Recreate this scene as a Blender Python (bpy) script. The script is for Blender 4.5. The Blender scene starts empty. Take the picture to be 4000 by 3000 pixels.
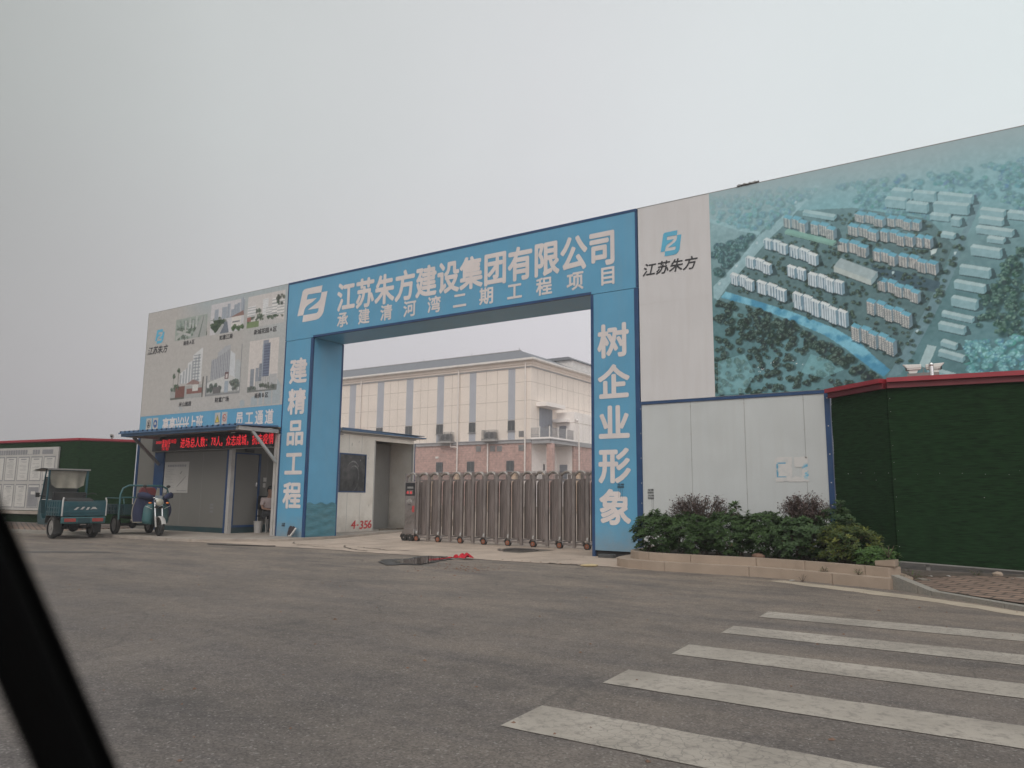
import bpy, math, random
import numpy as np
from mathutils import Vector, Matrix
random.seed(7); rng = np.random.default_rng(7)
S = bpy.context.scene
COL = S.collection
rad = math.radians

# ------------------------------------------------------------------ camera, sky, sun, exposure
cam_d = bpy.data.cameras.new("camera"); cam = bpy.data.objects.new("camera", cam_d); COL.objects.link(cam)
cam_d.sensor_width = 36.0; cam_d.lens = 26.402; cam_d.clip_start = 0.02; cam_d.clip_end = 3000
_y, _p, _r = 0.5776566670564843, 0.1492681009541825, 0.009098835856922189
_f = Vector((-math.sin(_y)*math.cos(_p), math.cos(_y)*math.cos(_p), math.sin(_p)))
_rt = Vector((math.cos(_y), math.sin(_y), 0)); _u = _rt.cross(_f)
_r2 = math.cos(_r)*_rt + math.sin(_r)*_u; _u2 = -math.sin(_r)*_rt + math.cos(_r)*_u
cam.matrix_world = Matrix(((_r2.x, _u2.x, -_f.x, 17.05655), (_r2.y, _u2.y, -_f.y, -14.2138), (_r2.z, _u2.z, -_f.z, 1.2), (0, 0, 0, 1)))
cam_d.dof.use_dof = True; cam_d.dof.focus_distance = 12.0; cam_d.dof.aperture_fstop = 7.5
S.camera = cam

SUN_EL, SUN_AZ = rad(42), rad(163)          # azimuth clockwise from +y
world = bpy.data.worlds.new("World"); S.world = world; world.use_nodes = True
wn, wl = world.node_tree.nodes, world.node_tree.links
wn.clear()
out = wn.new("ShaderNodeOutputWorld"); bg = wn.new("ShaderNodeBackground")
sky = wn.new("ShaderNodeTexSky"); sky.sky_type = 'NISHITA'; sky.sun_disc = False
sky.sun_elevation = SUN_EL; sky.sun_rotation = SUN_AZ; sky.dust_density = 6.0; sky.air_density = 1.0
hs = wn.new("ShaderNodeHueSaturation"); hs.inputs["Saturation"].default_value = 0.12
wl.new(sky.outputs[0], hs.inputs["Color"])
tc = wn.new("ShaderNodeTexCoord")
def w_dot(vec):
    n = wn.new("ShaderNodeVectorMath"); n.operation = 'DOT_PRODUCT'
    wl.new(tc.outputs["Generated"], n.inputs[0]); n.inputs[1].default_value = vec
    return n.outputs["Value"]
def w_ramp(val, stops, a, b):
    mr = wn.new("ShaderNodeMapRange"); wl.new(val, mr.inputs[0]); mr.inputs[1].default_value = a; mr.inputs[2].default_value = b
    r = wn.new("ShaderNodeValToRGB"); wl.new(mr.outputs[0], r.inputs[0])
    el = r.color_ramp.elements
    while len(el) < len(stops): el.new(0.5)
    for e, (p, c) in zip(el, stops): e.position = p; e.color = (*c, 1)
    return r.outputs[0]
# overcast dome: dull grey away to the left, brighter towards the veiled sun on the right
side = w_ramp(w_dot((0.84, 0.54, 0.0)), [(0.0, (3.4, 3.5, 3.4)), (0.21, (4.05, 4.25, 4.15)), (0.33, (5.8, 6.05, 6.05)), (0.52, (7.1, 7.25, 7.45)), (0.78, (7.7, 8.4, 8.5)), (1.0, (8.5, 8.6, 8.6))], -1, 1)
elev = w_ramp(w_dot((0, 0, 1)), [(0.0, (1.0, .90, .94)), (0.12, (1.04, 0.96, 1.0)), (0.42, (1.04, 1.04, 1.04)), (0.68, (1.0, 1.01, 1.0)), (1.0, (1.25, 1.25, 1.25))], 0, 1)
glow = w_ramp(w_dot((-0.546, 0.838, 0.0)), [(0.0, (1.75, 1.70, 1.66)), (0.35, (1.6, 1.56, 1.54)), (0.62, (1.0, 1.0, 1.0)), (1.0, (1.0, 1.0, 1.0))], -1, 1)
mg = wn.new("ShaderNodeMix"); mg.data_type = 'RGBA'; mg.blend_type = 'MULTIPLY'; mg.inputs[0].default_value = 1
mu = wn.new("ShaderNodeMix"); mu.data_type = 'RGBA'; mu.blend_type = 'MULTIPLY'; mu.inputs[0].default_value = 1
wl.new(side, mu.inputs[6]); wl.new(elev, mu.inputs[7])
mx = wn.new("ShaderNodeMix"); mx.data_type = 'RGBA'; mx.inputs[0].default_value = 0.93
wl.new(hs.outputs[0], mx.inputs[6]); wl.new(mu.outputs[2], mg.inputs[6]); wl.new(glow, mg.inputs[7]); wl.new(mg.outputs[2], mx.inputs[7])
cn = wn.new("ShaderNodeTexNoise"); cn.inputs["Scale"].default_value = 2.2; cn.inputs["Detail"].default_value = 4
wl.new(tc.outputs["Generated"], cn.inputs[0])
cr = wn.new("ShaderNodeMapRange"); wl.new(cn.outputs[0], cr.inputs[0]); cr.inputs[1].default_value = .25; cr.inputs[2].default_value = .75; cr.inputs[3].default_value = 0.965; cr.inputs[4].default_value = 1.03
mc = wn.new("ShaderNodeMix"); mc.data_type = 'RGBA'; mc.blend_type = 'MULTIPLY'; mc.inputs[0].default_value = 1
wl.new(mx.outputs[2], mc.inputs[6]); wl.new(cr.outputs[0], mc.inputs[7])
wl.new(mc.outputs[2], bg.inputs[0]); bg.inputs[1].default_value = 0.106
wl.new(bg.outputs[0], out.inputs[0])

sun_d = bpy.data.lights.new("sun", 'SUN'); sun_d.energy = 1.05; sun_d.angle = rad(28); sun_d.color = (1.0, 0.94, 0.86)
sun = bpy.data.objects.new("sun", sun_d); COL.objects.link(sun)
_sd = Vector((math.sin(SUN_AZ)*math.cos(SUN_EL), math.cos(SUN_AZ)*math.cos(SUN_EL), math.sin(SUN_EL)))
sun.rotation_euler = _sd.to_track_quat('Z', 'Y').to_euler(); sun.location = (20, -20, 40)
S.view_settings.view_transform = 'Standard'; S.view_settings.look = 'None'; S.view_settings.exposure = -0.07; S.view_settings.gamma = 1.0
S.view_settings.use_curve_mapping = False

# ------------------------------------------------------------------ materials
MATS = {}
def lin(c): return tuple(((v/255)/12.92 if v/255 <= 0.04045 else ((v/255+0.055)/1.055)**2.4) for v in c)
def pm(name, col, rough=0.6, metal=0.0, var=0.12, scale=3.0, bump=0.0, bscale=60.0, dirt=None, dscale=1.2, damt=0.35, stretch=None, spec=0.5, coat=0.0, streak=False, splash=None):
    """procedural material: two noises vary the colour, a third lays dirt, a fourth bumps"""
    if name in MATS: return MATS[name]
    m = bpy.data.materials.new(name); m.use_nodes = True; MATS[name] = m
    N, L = m.node_tree.nodes, m.node_tree.links
    b = N["Principled BSDF"]; b.inputs["Roughness"].default_value = rough; b.inputs["Metallic"].default_value = metal
    b.inputs["Specular IOR Level"].default_value = spec; b.inputs["Coat Weight"].default_value = coat
    t = N.new("ShaderNodeTexCoord"); vec = t.outputs["Object"]
    if stretch:
        mp = N.new("ShaderNodeMapping"); mp.inputs["Scale"].default_value = stretch; L.new(vec, mp.inputs[0]); vec = mp.outputs[0]
    n = N.new("ShaderNodeTexNoise"); n.inputs["Scale"].default_value = scale; n.inputs["Detail"].default_value = 6; L.new(vec, n.inputs[0])
    r = N.new("ShaderNodeValToRGB"); L.new(n.outputs[0], r.inputs[0])
    e = r.color_ramp.elements; e[0].position = 0.3; e[1].position = 0.7
    e[0].color = (*[c*(1-var) for c in col], 1); e[1].color = (*[min(1, c*(1+var)) for c in col], 1)
    cur = r.outputs[0]
    if dirt:
        d = N.new("ShaderNodeTexNoise"); d.inputs["Scale"].default_value = dscale; d.inputs["Detail"].default_value = 9; d.inputs["Roughness"].default_value = 0.65
        if streak:
            m2 = N.new("ShaderNodeMapping"); m2.inputs["Scale"].default_value = (6, 6, 0.5); L.new(t.outputs["Object"], m2.inputs[0]); L.new(m2.outputs[0], d.inputs[0])
        else: L.new(vec, d.inputs[0])
        mr = N.new("ShaderNodeMapRange"); L.new(d.outputs[0], mr.inputs[0]); mr.inputs[1].default_value = 0.45; mr.inputs[2].default_value = 0.8; mr.inputs[4].default_value = damt
        mxn = N.new("ShaderNodeMix"); mxn.data_type = 'RGBA'; L.new(mr.outputs[0], mxn.inputs[0]); L.new(cur, mxn.inputs[6]); mxn.inputs[7].default_value = (*dirt, 1)
        cur = mxn.outputs[2]
    if splash:      # mud thrown up from the ground: ragged, reaching splash[1] metres
        sz = N.new("ShaderNodeSeparateXYZ"); L.new(t.outputs["Object"], sz.inputs[0])
        sn = N.new("ShaderNodeTexNoise"); sn.inputs["Scale"].default_value = 3.2; sn.inputs["Detail"].default_value = 9; sn.inputs["Roughness"].default_value = 0.7; L.new(t.outputs["Object"], sn.inputs[0])
        ml = N.new("ShaderNodeMath"); ml.operation = 'MULTIPLY_ADD'; L.new(sn.outputs[0], ml.inputs[0]); ml.inputs[1].default_value = -1.5*splash[1]; L.new(sz.outputs[2], ml.inputs[2])
        sr = N.new("ShaderNodeMapRange"); L.new(ml.outputs[0], sr.inputs[0]); sr.inputs[1].default_value = 0.15*splash[1]; sr.inputs[2].default_value = -0.85*splash[1]; sr.inputs[4].default_value = splash[2]
        mxs = N.new("ShaderNodeMix"); mxs.data_type = 'RGBA'; L.new(sr.outputs[0], mxs.inputs[0]); L.new(cur, mxs.inputs[6]); mxs.inputs[7].default_value = (*splash[0], 1); cur = mxs.outputs[2]
    L.new(cur, b.inputs["Base Color"])
    if bump:
        bn = N.new("ShaderNodeTexNoise"); bn.inputs["Scale"].default_value = bscale; bn.inputs["Detail"].default_value = 4; L.new(vec, bn.inputs[0])
        bp = N.new("ShaderNodeBump"); bp.inputs["Strength"].default_value = bump; bp.inputs["Distance"].default_value = 0.02; L.new(bn.outputs[0], bp.inputs["Height"])
        L.new(bp.outputs[0], b.inputs["Normal"])
    return m
def emit_mat(name, col, s):
    m = bpy.data.materials.new(name); m.use_nodes = True; b = m.node_tree.nodes["Principled BSDF"]
    b.inputs["Base Color"].default_value = (*[c*0.3 for c in col], 1); b.inputs["Emission Color"].default_value = (*col, 1); b.inputs["Emission Strength"].default_value = s
    return m
def paint_mat(name, rough=0.55):
    m = bpy.data.materials.new(name); m.use_nodes = True; N, L = m.node_tree.nodes, m.node_tree.links
    a = N.new("ShaderNodeAttribute"); a.attribute_name = "print"; b = N["Principled BSDF"]
    L.new(a.outputs["Color"], b.inputs["Base Color"]); b.inputs["Roughness"].default_value = rough; b.inputs["Specular IOR Level"].default_value = 0.3
    return m

dirt = (0.16, 0.13, 0.10)
M_blue = pm("blue_banner", (0.100, 0.315, 0.49), 0.42, var=0.06, scale=1.3, dirt=(0.20, 0.33, 0.42), damt=0.3, dscale=0.8, bump=0.16, bscale=2.2, streak=True, splash=((0.27, 0.225, 0.18), 0.75, 0.62))
M_trim = pm("deep_blue_trim", (0.010, 0.048, 0.138), 0.5, var=0.15, dirt=(0.08, 0.11, 0.17), damt=0.3)
M_white = pm("white_banner", (0.595, 0.578, 0.58), 0.6, var=0.035, scale=0.9, dirt=(0.48, 0.44, 0.42), damt=0.35, bump=0.14, bscale=2, streak=True)
M_letter = pm("white_lettering", (0.66, 0.60, 0.585), 0.5, var=0.06, scale=2, dirt=(0.45, 0.40, 0.38), damt=0.3)
M_black = pm("black_lettering", (0.03, 0.03, 0.035), 0.5)
M_logo = pm("blue_logo_ink", (0.10, 0.40, 0.58), 0.5, var=0.05)
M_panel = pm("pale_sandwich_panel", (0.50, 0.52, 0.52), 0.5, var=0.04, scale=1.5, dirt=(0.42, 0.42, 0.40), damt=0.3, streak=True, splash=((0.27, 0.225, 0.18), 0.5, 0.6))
M_panel_in = pm("shade_toned_panel", (0.155, 0.15, 0.138), 0.55, var=0.06, scale=1.2, dirt=(0.11, 0.10, 0.09), damt=0.4)  # likely white panel; the hut's shade is put into this darker colour
M_booth = pm("dusty_white_panel", (0.68, 0.635, 0.57), 0.55, var=0.05, scale=1.5, dirt=(0.42, 0.35, 0.27), damt=0.4, dscale=1.8, splash=((0.27, 0.225, 0.18), 0.7, 0.6))
M_seam = pm("dark_seam", (0.27, 0.27, 0.265), 0.7)
M_turf = pm("artificial_turf", (0.013, 0.036, 0.0135), 0.95, var=0.5, scale=1.0, stretch=(6, 6, 60), bump=1.0, bscale=3, spec=0.1, dirt=(0.016, 0.040, 0.017), damt=0.5, dscale=0.09)
M_red = pm("red_fence_cap", (0.30, 0.022, 0.035), 0.4, var=0.1, dirt=(0.2, 0.06, 0.06), damt=0.3)
M_reddk = pm("dark_red_metal", (0.16, 0.018, 0.026), 0.5, var=0.1)
M_steel = pm("grey_painted_steel", (0.22, 0.21, 0.20), 0.5, var=0.15, dirt=dirt, damt=0.4)
M_galv = pm("pale_steel", (0.40, 0.385, 0.37), 0.45, var=0.12, dirt=(0.28, 0.24, 0.2), damt=0.4)
M_gate = pm("gate_brown_steel", (0.215, 0.18, 0.167), 0.36, metal=0.55, var=0.25, scale=2.5, stretch=(8, 8, 0.6), dirt=(0.07, 0.058, 0.054), damt=0.75, dscale=1.6)
M_gate2 = pm("gate_post_steel", (0.29, 0.255, 0.24), 0.35, metal=0.6, var=0.2, dirt=(0.22, 0.18, 0.15), damt=0.5)
M_gate3 = pm("gate_arch_steel", (0.36, 0.325, 0.30), 0.35, metal=0.4, var=0.15)
M_chrome = pm("chrome", (0.75, 0.74, 0.73), 0.15, metal=1.0, var=0.05)
M_rubber = pm("black_rubber", (0.02, 0.02, 0.02), 0.75, var=0.3, dirt=(0.12, 0.10, 0.08), damt=0.5)
M_dksoil2 = pm("shaded_fence_soil", (0.085, 0.066, 0.052), 0.95, var=0.35, scale=5, bump=0.8, bscale=20)  # dark soil, its colour deepened further for the shadow below the fence
M_orange = pm("rusty_orange_hub", (0.26, 0.085, 0.04), 0.6, var=0.25)
M_dkglass = pm("dark_glass", (0.02, 0.022, 0.025), 0.12, var=0.3, spec=0.6)
M_dustglass = pm("dusty_dark_glass", (0.022, 0.023, 0.024), 0.25, var=0.3, dirt=(0.22, 0.21, 0.20), damt=0.55, dscale=2.2)
M_roofblue = pm("blue_roof_sheet", (0.055, 0.12, 0.22), 0.5, var=0.12, dirt=(0.2, 0.2, 0.2), damt=0.3)
M_dark = pm("dark_recess", (0.03, 0.03, 0.032), 0.8)
M_conc = pm("dusty_concrete", (0.43, 0.34, 0.275), 0.9, var=0.14, scale=1.6, dirt=(0.22, 0.18, 0.15), damt=0.7, dscale=0.9, bump=0.35, bscale=25)
M_slab = pm("concrete_slab", (0.33, 0.285, 0.245), 0.9, var=0.14, scale=2.2, dirt=(0.18, 0.15, 0.125), damt=0.7, dscale=1.6, bump=0.4, bscale=30)
M_soil = pm("dusty_soil", (0.23, 0.175, 0.13), 0.95, var=0.25, scale=0.6, bump=0.6, bscale=8)
M_dksoil = pm("dark_planter_soil", (0.045, 0.036, 0.028), 0.95, var=0.4, scale=9, bump=0.8, bscale=30)
M_stone = pm("planter_stone", (0.35, 0.275, 0.215), 0.8, var=0.12, scale=5, dirt=(0.21, 0.16, 0.125), damt=0.6, dscale=2.5, bump=0.25, bscale=60)
M_kerb = pm("grey_kerb_stone", (0.24, 0.225, 0.20), 0.85, var=0.15, scale=40, dirt=(0.33, 0.28, 0.22), damt=0.5, dscale=3, bump=0.3, bscale=90)
M_gutter = pm("sandy_gutter", (0.40, 0.335, 0.26), 0.95, var=0.15, scale=3, dirt=(0.24, 0.205, 0.17), damt=0.6, dscale=2.5, bump=0.2, bscale=60)
M_teal = pm("teal_vehicle_paint", (0.009, 0.062, 0.078), 0.42, var=0.12, dirt=(0.10, 0.11, 0.10), damt=0.5, coat=0.2)
M_teal2 = pm("dusty_teal_paint", (0.022, 0.092, 0.100), 0.45, var=0.12, dirt=(0.13, 0.13, 0.11), damt=0.45, coat=0.2)
M_tealdk = pm("dark_teal_paint", (0.010, 0.042, 0.050), 0.45, var=0.15, dirt=(0.07, 0.07, 0.06), damt=0.5)
M_under = pm("dark_chassis", (0.02, 0.02, 0.02), 0.8, var=0.3, dirt=(0.08, 0.07, 0.055), damt=0.6)
M_canvas = pm("dusty_canvas", (0.25, 0.23, 0.19), 0.95, var=0.15, scale=3, dirt=(0.13, 0.12, 0.10), damt=0.6, dscale=2.5)
M_navy = pm("navy_quilt", (0.02, 0.025, 0.06), 0.85, var=0.25)
M_lens = pm("headlamp_lens", (0.42, 0.40, 0.33), 0.12, var=0.15, metal=0.3)
M_amber = pm("amber_lens", (0.75, 0.22, 0.05), 0.25, var=0.1)
M_redlens = pm("red_lens", (0.30, 0.05, 0.04), 0.3, var=0.1)
M_rack = pm("dark_red_plastic", (0.12, 0.02, 0.022), 0.5, var=0.15)
M_paper = pm("white_paper", (0.46, 0.445, 0.42), 0.7, var=0.05)
M_greypaper = pm("grey_poster_paper", (0.38, 0.365, 0.345), 0.7, var=0.05)
M_ink = pm("faded_ink", (0.20, 0.20, 0.21), 0.7)
M_redpaint = pm("red_spray_paint", (0.45, 0.035, 0.04), 0.6, var=0.15)
M_led = emit_mat("red_led", (1.0, 0.035, 0.05), 0.8)
M_ledboard = pm("led_board_black", (0.02, 0.019, 0.021), 0.5, var=0.2)
M_cam = pm("white_camera_shell", (0.68, 0.66, 0.63), 0.35, var=0.05)
M_redcloth = pm("red_cloth", (0.42, 0.012, 0.025), 0.9, var=0.2, scale=9)
M_yellow = pm("yellow_plastic", (0.52, 0.40, 0.22), 0.6, var=0.15, scale=9)
M_rock = pm("brown_rock", (0.17, 0.10, 0.07), 0.9, var=0.3, scale=12, bump=0.5, bscale=30)
M_dkstone = pm("dark_brick", (0.075, 0.075, 0.075), 0.9, var=0.25, scale=12, bump=0.4)
M_skin = pm("skin", (0.30, 0.17, 0.12), 0.55, var=0.08)
M_shirt = pm("pale_shirt", (0.46, 0.37, 0.36), 0.85, var=0.08, scale=8)
M_trousers = pm("dark_trousers", (0.035, 0.035, 0.04), 0.9, var=0.2)
M_hair = pm("black_hair", (0.012, 0.011, 0.010), 0.6)
M_carblack = pm("black_pillar_trim", (0.002, 0.002, 0.002), 0.95, var=0.2, spec=0.05)
# ---- leaves
def leaf_mat(name, c1, c2, rough=0.6):
    m = bpy.data.materials.new(name); m.use_nodes = True; N, L = m.node_tree.nodes, m.node_tree.links
    b = N["Principled BSDF"]; b.inputs["Roughness"].default_value = rough
    a = N.new("ShaderNodeAttribute"); a.attribute_name = "leaf_tone"
    r = N.new("ShaderNodeValToRGB"); r.color_ramp.elements[0].color = (*c1, 1); r.color_ramp.elements[1].color = (*c2, 1)
    L.new(a.outputs["Fac"], r.inputs[0]); L.new(r.outputs[0], b.inputs["Base Color"])
    b.inputs["Specular IOR Level"].default_value = 0.22
    return m
M_leaf = leaf_mat("evergreen_leaf", (0.014, 0.032, 0.012), (0.062, 0.108, 0.034))
M_leafdk = leaf_mat("dark_evergreen_leaf", (0.014, 0.031, 0.013), (0.056, 0.096, 0.036))
M_leafred = leaf_mat("purple_leaf", (0.060, 0.042, 0.040), (0.215, 0.155, 0.14), 0.6)
M_leafyel = leaf_mat("yellow_green_leaf", (0.016, 0.038, 0.013), (0.14, 0.155, 0.035))
M_leafweed = leaf_mat("weed_leaf", (0.025, 0.060, 0.018), (0.095, 0.165, 0.045))
M_twig = pm("brown_twig", (0.11, 0.085, 0.06), 0.85, var=0.25, scale=15)
M_dryleaf = leaf_mat("dry_leaf", (0.22, 0.13, 0.06), (0.40, 0.27, 0.14), 0.8)

# ---- road surface
def asphalt():
    m = bpy.data.materials.new("asphalt"); m.use_nodes = True; N, L = m.node_tree.nodes, m.node_tree.links
    b = N["Principled BSDF"]; b.inputs["Roughness"].default_value = 0.85; b.inputs["Specular IOR Level"].default_value = 0.35
    t = N.new("ShaderNodeTexCoord"); P = t.outputs["Object"]
    def noise(sc, det=5, st=None, ro=0.6):
        v = P
        if st:
            mp = N.new("ShaderNodeMapping"); mp.inputs["Scale"].default_value = st; mp.inputs["Rotation"].default_value = (0, 0, rad(8)); L.new(P, mp.inputs[0]); v = mp.outputs[0]
        n = N.new("ShaderNodeTexNoise"); n.inputs["Scale"].default_value = sc; n.inputs["Detail"].default_value = det; n.inputs["Roughness"].default_value = ro; L.new(v, n.inputs[0]); return n.outputs[0]
    def rng_(v, a, b_, c=0.0, d=1.0):
        r = N.new("ShaderNodeMapRange"); L.new(v, r.inputs[0])
        for i, x in zip((1, 2, 3, 4), (a, b_, c, d)): r.inputs[i].default_value = x
        return r.outputs[0]
    def mix(f, a, c, bt='MIX'):
        x = N.new("ShaderNodeMix"); x.data_type = 'RGBA'; x.blend_type = bt
        if hasattr(f, 'links'): L.new(f, x.inputs[0])
        else: x.inputs[0].default_value = f
        for s, v in ((6, a), (7, c)):
            if isinstance(v, tuple): x.inputs[s].default_value = (*v, 1)
            else: L.new(v, x.inputs[s])
        return x.outputs[2]
    def mul(a, c):
        x = N.new("ShaderNodeMath"); x.operation = 'MULTIPLY'; L.new(a, x.inputs[0])
        if hasattr(c, 'links'): L.new(c, x.inputs[1])
        else: x.inputs[1].default_value = c
        return x.outputs[0]
    base = mix(rng_(noise(0.55, 7, None, 0.68), 0.33, 0.68), (0.078, 0.070, 0.068), (0.120, 0.106, 0.101))
    # tyre-dragged dust streaks along the road and around the gate
    base = mix(mul(rng_(noise(1.0, 7, (0.3, 1.2, 1), .7), 0.46, 0.72), 0.45), base, (0.205, 0.172, 0.143))
    base = mix(mul(rng_(noise(1.0, 8, (0.6, 2.4, 1), .72), 0.54, 0.72), 0.45), base, (0.072, 0.067, 0.065))
    sx = N.new("ShaderNodeSeparateXYZ"); L.new(P, sx.inputs[0])
    near_gate = mul(rng_(sx.outputs[1], -12.5, -2.4), rng_(noise(1.1, 8, (0.6, 1.5, 1), .68), 0.28, 0.66))
    base = mix(mul(near_gate, 0.95), base, (0.275, 0.222, 0.178))
    # coarse aggregate: fine light and dark specks
    v = N.new("ShaderNodeTexVoronoi"); v.inputs["Scale"].default_value = 95; L.new(P, v.inputs[0])
    sp = N.new("ShaderNodeSeparateColor"); L.new(v.outputs["Color"], sp.inputs[0])
    base = mix(1.0, base, mix(rng_(sp.outputs[0], 0, 1), (0.70, 0.70, 0.70), (1.30, 1.30, 1.30)), 'MULTIPLY')
    base = mix(mul(rng_(sp.outputs[1], 0.955, 0.98), 0.45), base, (0.34, 0.32, 0.30))
    base = mix(mul(rng_(noise(2.6, 8, None, 0.7), 0.66, 0.76), 0.4), base, (0.25, 0.22, 0.195))
    base = mix(1.0, base, mix(rng_(noise(7.0, 9, None, 0.75), 0.30, 0.70), (0.80, 0.80, 0.80), (1.20, 1.19, 1.18)), 'MULTIPLY')
    base = mix(mul(rng_(noise(1.0, 9, (1.6, 0.22, 1), .7), 0.52, 0.74), 0.30), base, (0.22, 0.188, 0.158))
    # hairline cracks wandering over the old surface
    kw = N.new("ShaderNodeTexNoise"); kw.inputs["Scale"].default_value = 1.8; kw.inputs["Detail"].default_value = 6; L.new(P, kw.inputs[0])
    ka = N.new("ShaderNodeVectorMath"); ka.operation = 'MULTIPLY_ADD'; L.new(kw.outputs["Color"], ka.inputs[0]); ka.inputs[1].default_value = (0.9, 0.9, 0); L.new(P, ka.inputs[2])
    kv = N.new("ShaderNodeTexVoronoi"); kv.feature = 'DISTANCE_TO_EDGE'; kv.inputs["Scale"].default_value = 0.42; L.new(ka.outputs[0], kv.inputs[0])
    base = mix(mul(mul(rng_(kv.outputs["Distance"], 0.010, 0.002), rng_(noise(0.5, 3), 0.50, 0.60)), 0.4), base, (0.055, 0.05, 0.047))
    # old drips and stains
    vs = N.new("ShaderNodeTexVoronoi"); vs.inputs["Scale"].default_value = 1.1; vs.inputs["Randomness"].default_value = 1
    wv = N.new("ShaderNodeTexNoise"); wv.inputs["Scale"].default_value = 3; wv.inputs["Detail"].default_value = 5; L.new(P, wv.inputs[0])
    va = N.new("ShaderNodeVectorMath"); va.operation = 'MULTIPLY_ADD'; L.new(wv.outputs["Color"], va.inputs[0]); va.inputs[1].default_value = (0.8, 0.5, 0); L.new(P, va.inputs[2]); L.new(va.outputs[0], vs.inputs[0])
    base = mix(mul(rng_(vs.outputs["Distance"], 0.22, 0.06), 0.30), base, (0.062, 0.057, 0.054))
    L.new(base, b.inputs["Base Color"])
    bp = N.new("ShaderNodeBump"); bp.inputs["Strength"].default_value = 0.7; bp.inputs["Distance"].default_value = 0.012
    L.new(sp.outputs[2], bp.inputs["Height"]); L.new(bp.outputs[0], b.inputs["Normal"])
    return m
M_asphalt = asphalt()
def stripe_mat():
    m = bpy.data.materials.new("cracked_road_paint"); m.use_nodes = True; N, L = m.node_tree.nodes, m.node_tree.links
    b = N["Principled BSDF"]; b.inputs["Roughness"].default_value = 0.8
    t = N.new("ShaderNodeTexCoord"); P = t.outputs["Object"]
    n = N.new("ShaderNodeTexNoise"); n.inputs["Scale"].default_value = 1.7; n.inputs["Detail"].default_value = 8; L.new(P, n.inputs[0])
    r = N.new("ShaderNodeValToRGB"); L.new(n.outputs[0], r.inputs[0]); r.color_ramp.elements[0].position = 0.3; r.color_ramp.elements[1].position = 0.7
    r.color_ramp.elements[0].color = (0.25, 0.222, 0.19, 1); r.color_ramp.elements[1].color = (0.38, 0.34, 0.295, 1)
    wv = N.new("ShaderNodeTexNoise"); wv.inputs["Scale"].default_value = 5; wv.inputs["Detail"].default_value = 4; L.new(P, wv.inputs[0])
    va = N.new("ShaderNodeVectorMath"); va.operation = 'MULTIPLY_ADD'; L.new(wv.outputs["Color"], va.inputs[0]); va.inputs[1].default_value = (0.18, 0.18, 0.18); L.new(P, va.inputs[2])
    v = N.new("ShaderNodeTexVoronoi"); v.feature = 'DISTANCE_TO_EDGE'; v.inputs["Scale"].default_value = 13.0; L.new(va.outputs[0], v.inputs[0])
    mr = N.new("ShaderNodeMapRange"); L.new(v.outputs["Distance"], mr.inputs[0]); mr.inputs[1].default_value = 0.004; mr.inputs[2].default_value = 0.05
    msk = N.new("ShaderNodeTexNoise"); msk.inputs["Scale"].default_value = 0.9; L.new(P, msk.inputs[0])
    m2 = N.new("ShaderNodeMapRange"); L.new(msk.outputs[0], m2.inputs[0]); m2.inputs[1].default_value = 0.40; m2.inputs[2].default_value = 0.60; m2.inputs[3].default_value = 0.55; m2.inputs[4].default_value = 0.05
    one = N.new("ShaderNodeMath"); one.operation = 'SUBTRACT'; one.inputs[0].default_value = 1; L.new(mr.outputs[0], one.inputs[1])
    cm = N.new("ShaderNodeMath"); cm.operation = 'MULTIPLY'; L.new(one.outputs[0], cm.inputs[0]); L.new(m2.outputs[0], cm.inputs[1])
    x = N.new("ShaderNodeMix"); x.data_type = 'RGBA'; L.new(cm.outputs[0], x.inputs[0]); L.new(r.outputs[0], x.inputs[6]); x.inputs[7].default_value = (0.10, 0.09, 0.085, 1)
    wn_ = N.new("ShaderNodeTexNoise"); wn_.inputs["Scale"].default_value = 14; wn_.inputs["Detail"].default_value = 9; wn_.inputs["Roughness"].default_value = 0.72; L.new(P, wn_.inputs[0])
    wr = N.new("ShaderNodeMapRange"); L.new(wn_.outputs[0], wr.inputs[0]); wr.inputs[1].default_value = 0.50; wr.inputs[2].default_value = 0.66; wr.inputs[4].default_value = 0.8
    x2 = N.new("ShaderNodeMix"); x2.data_type = 'RGBA'; L.new(wr.outputs[0], x2.inputs[0]); L.new(x.outputs[2], x2.inputs[6]); x2.inputs[7].default_value = (0.16, 0.14, 0.125, 1)
    L.new(x2.outputs[2], b.inputs["Base Color"])
    return m
M_stripe = stripe_mat()
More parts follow.
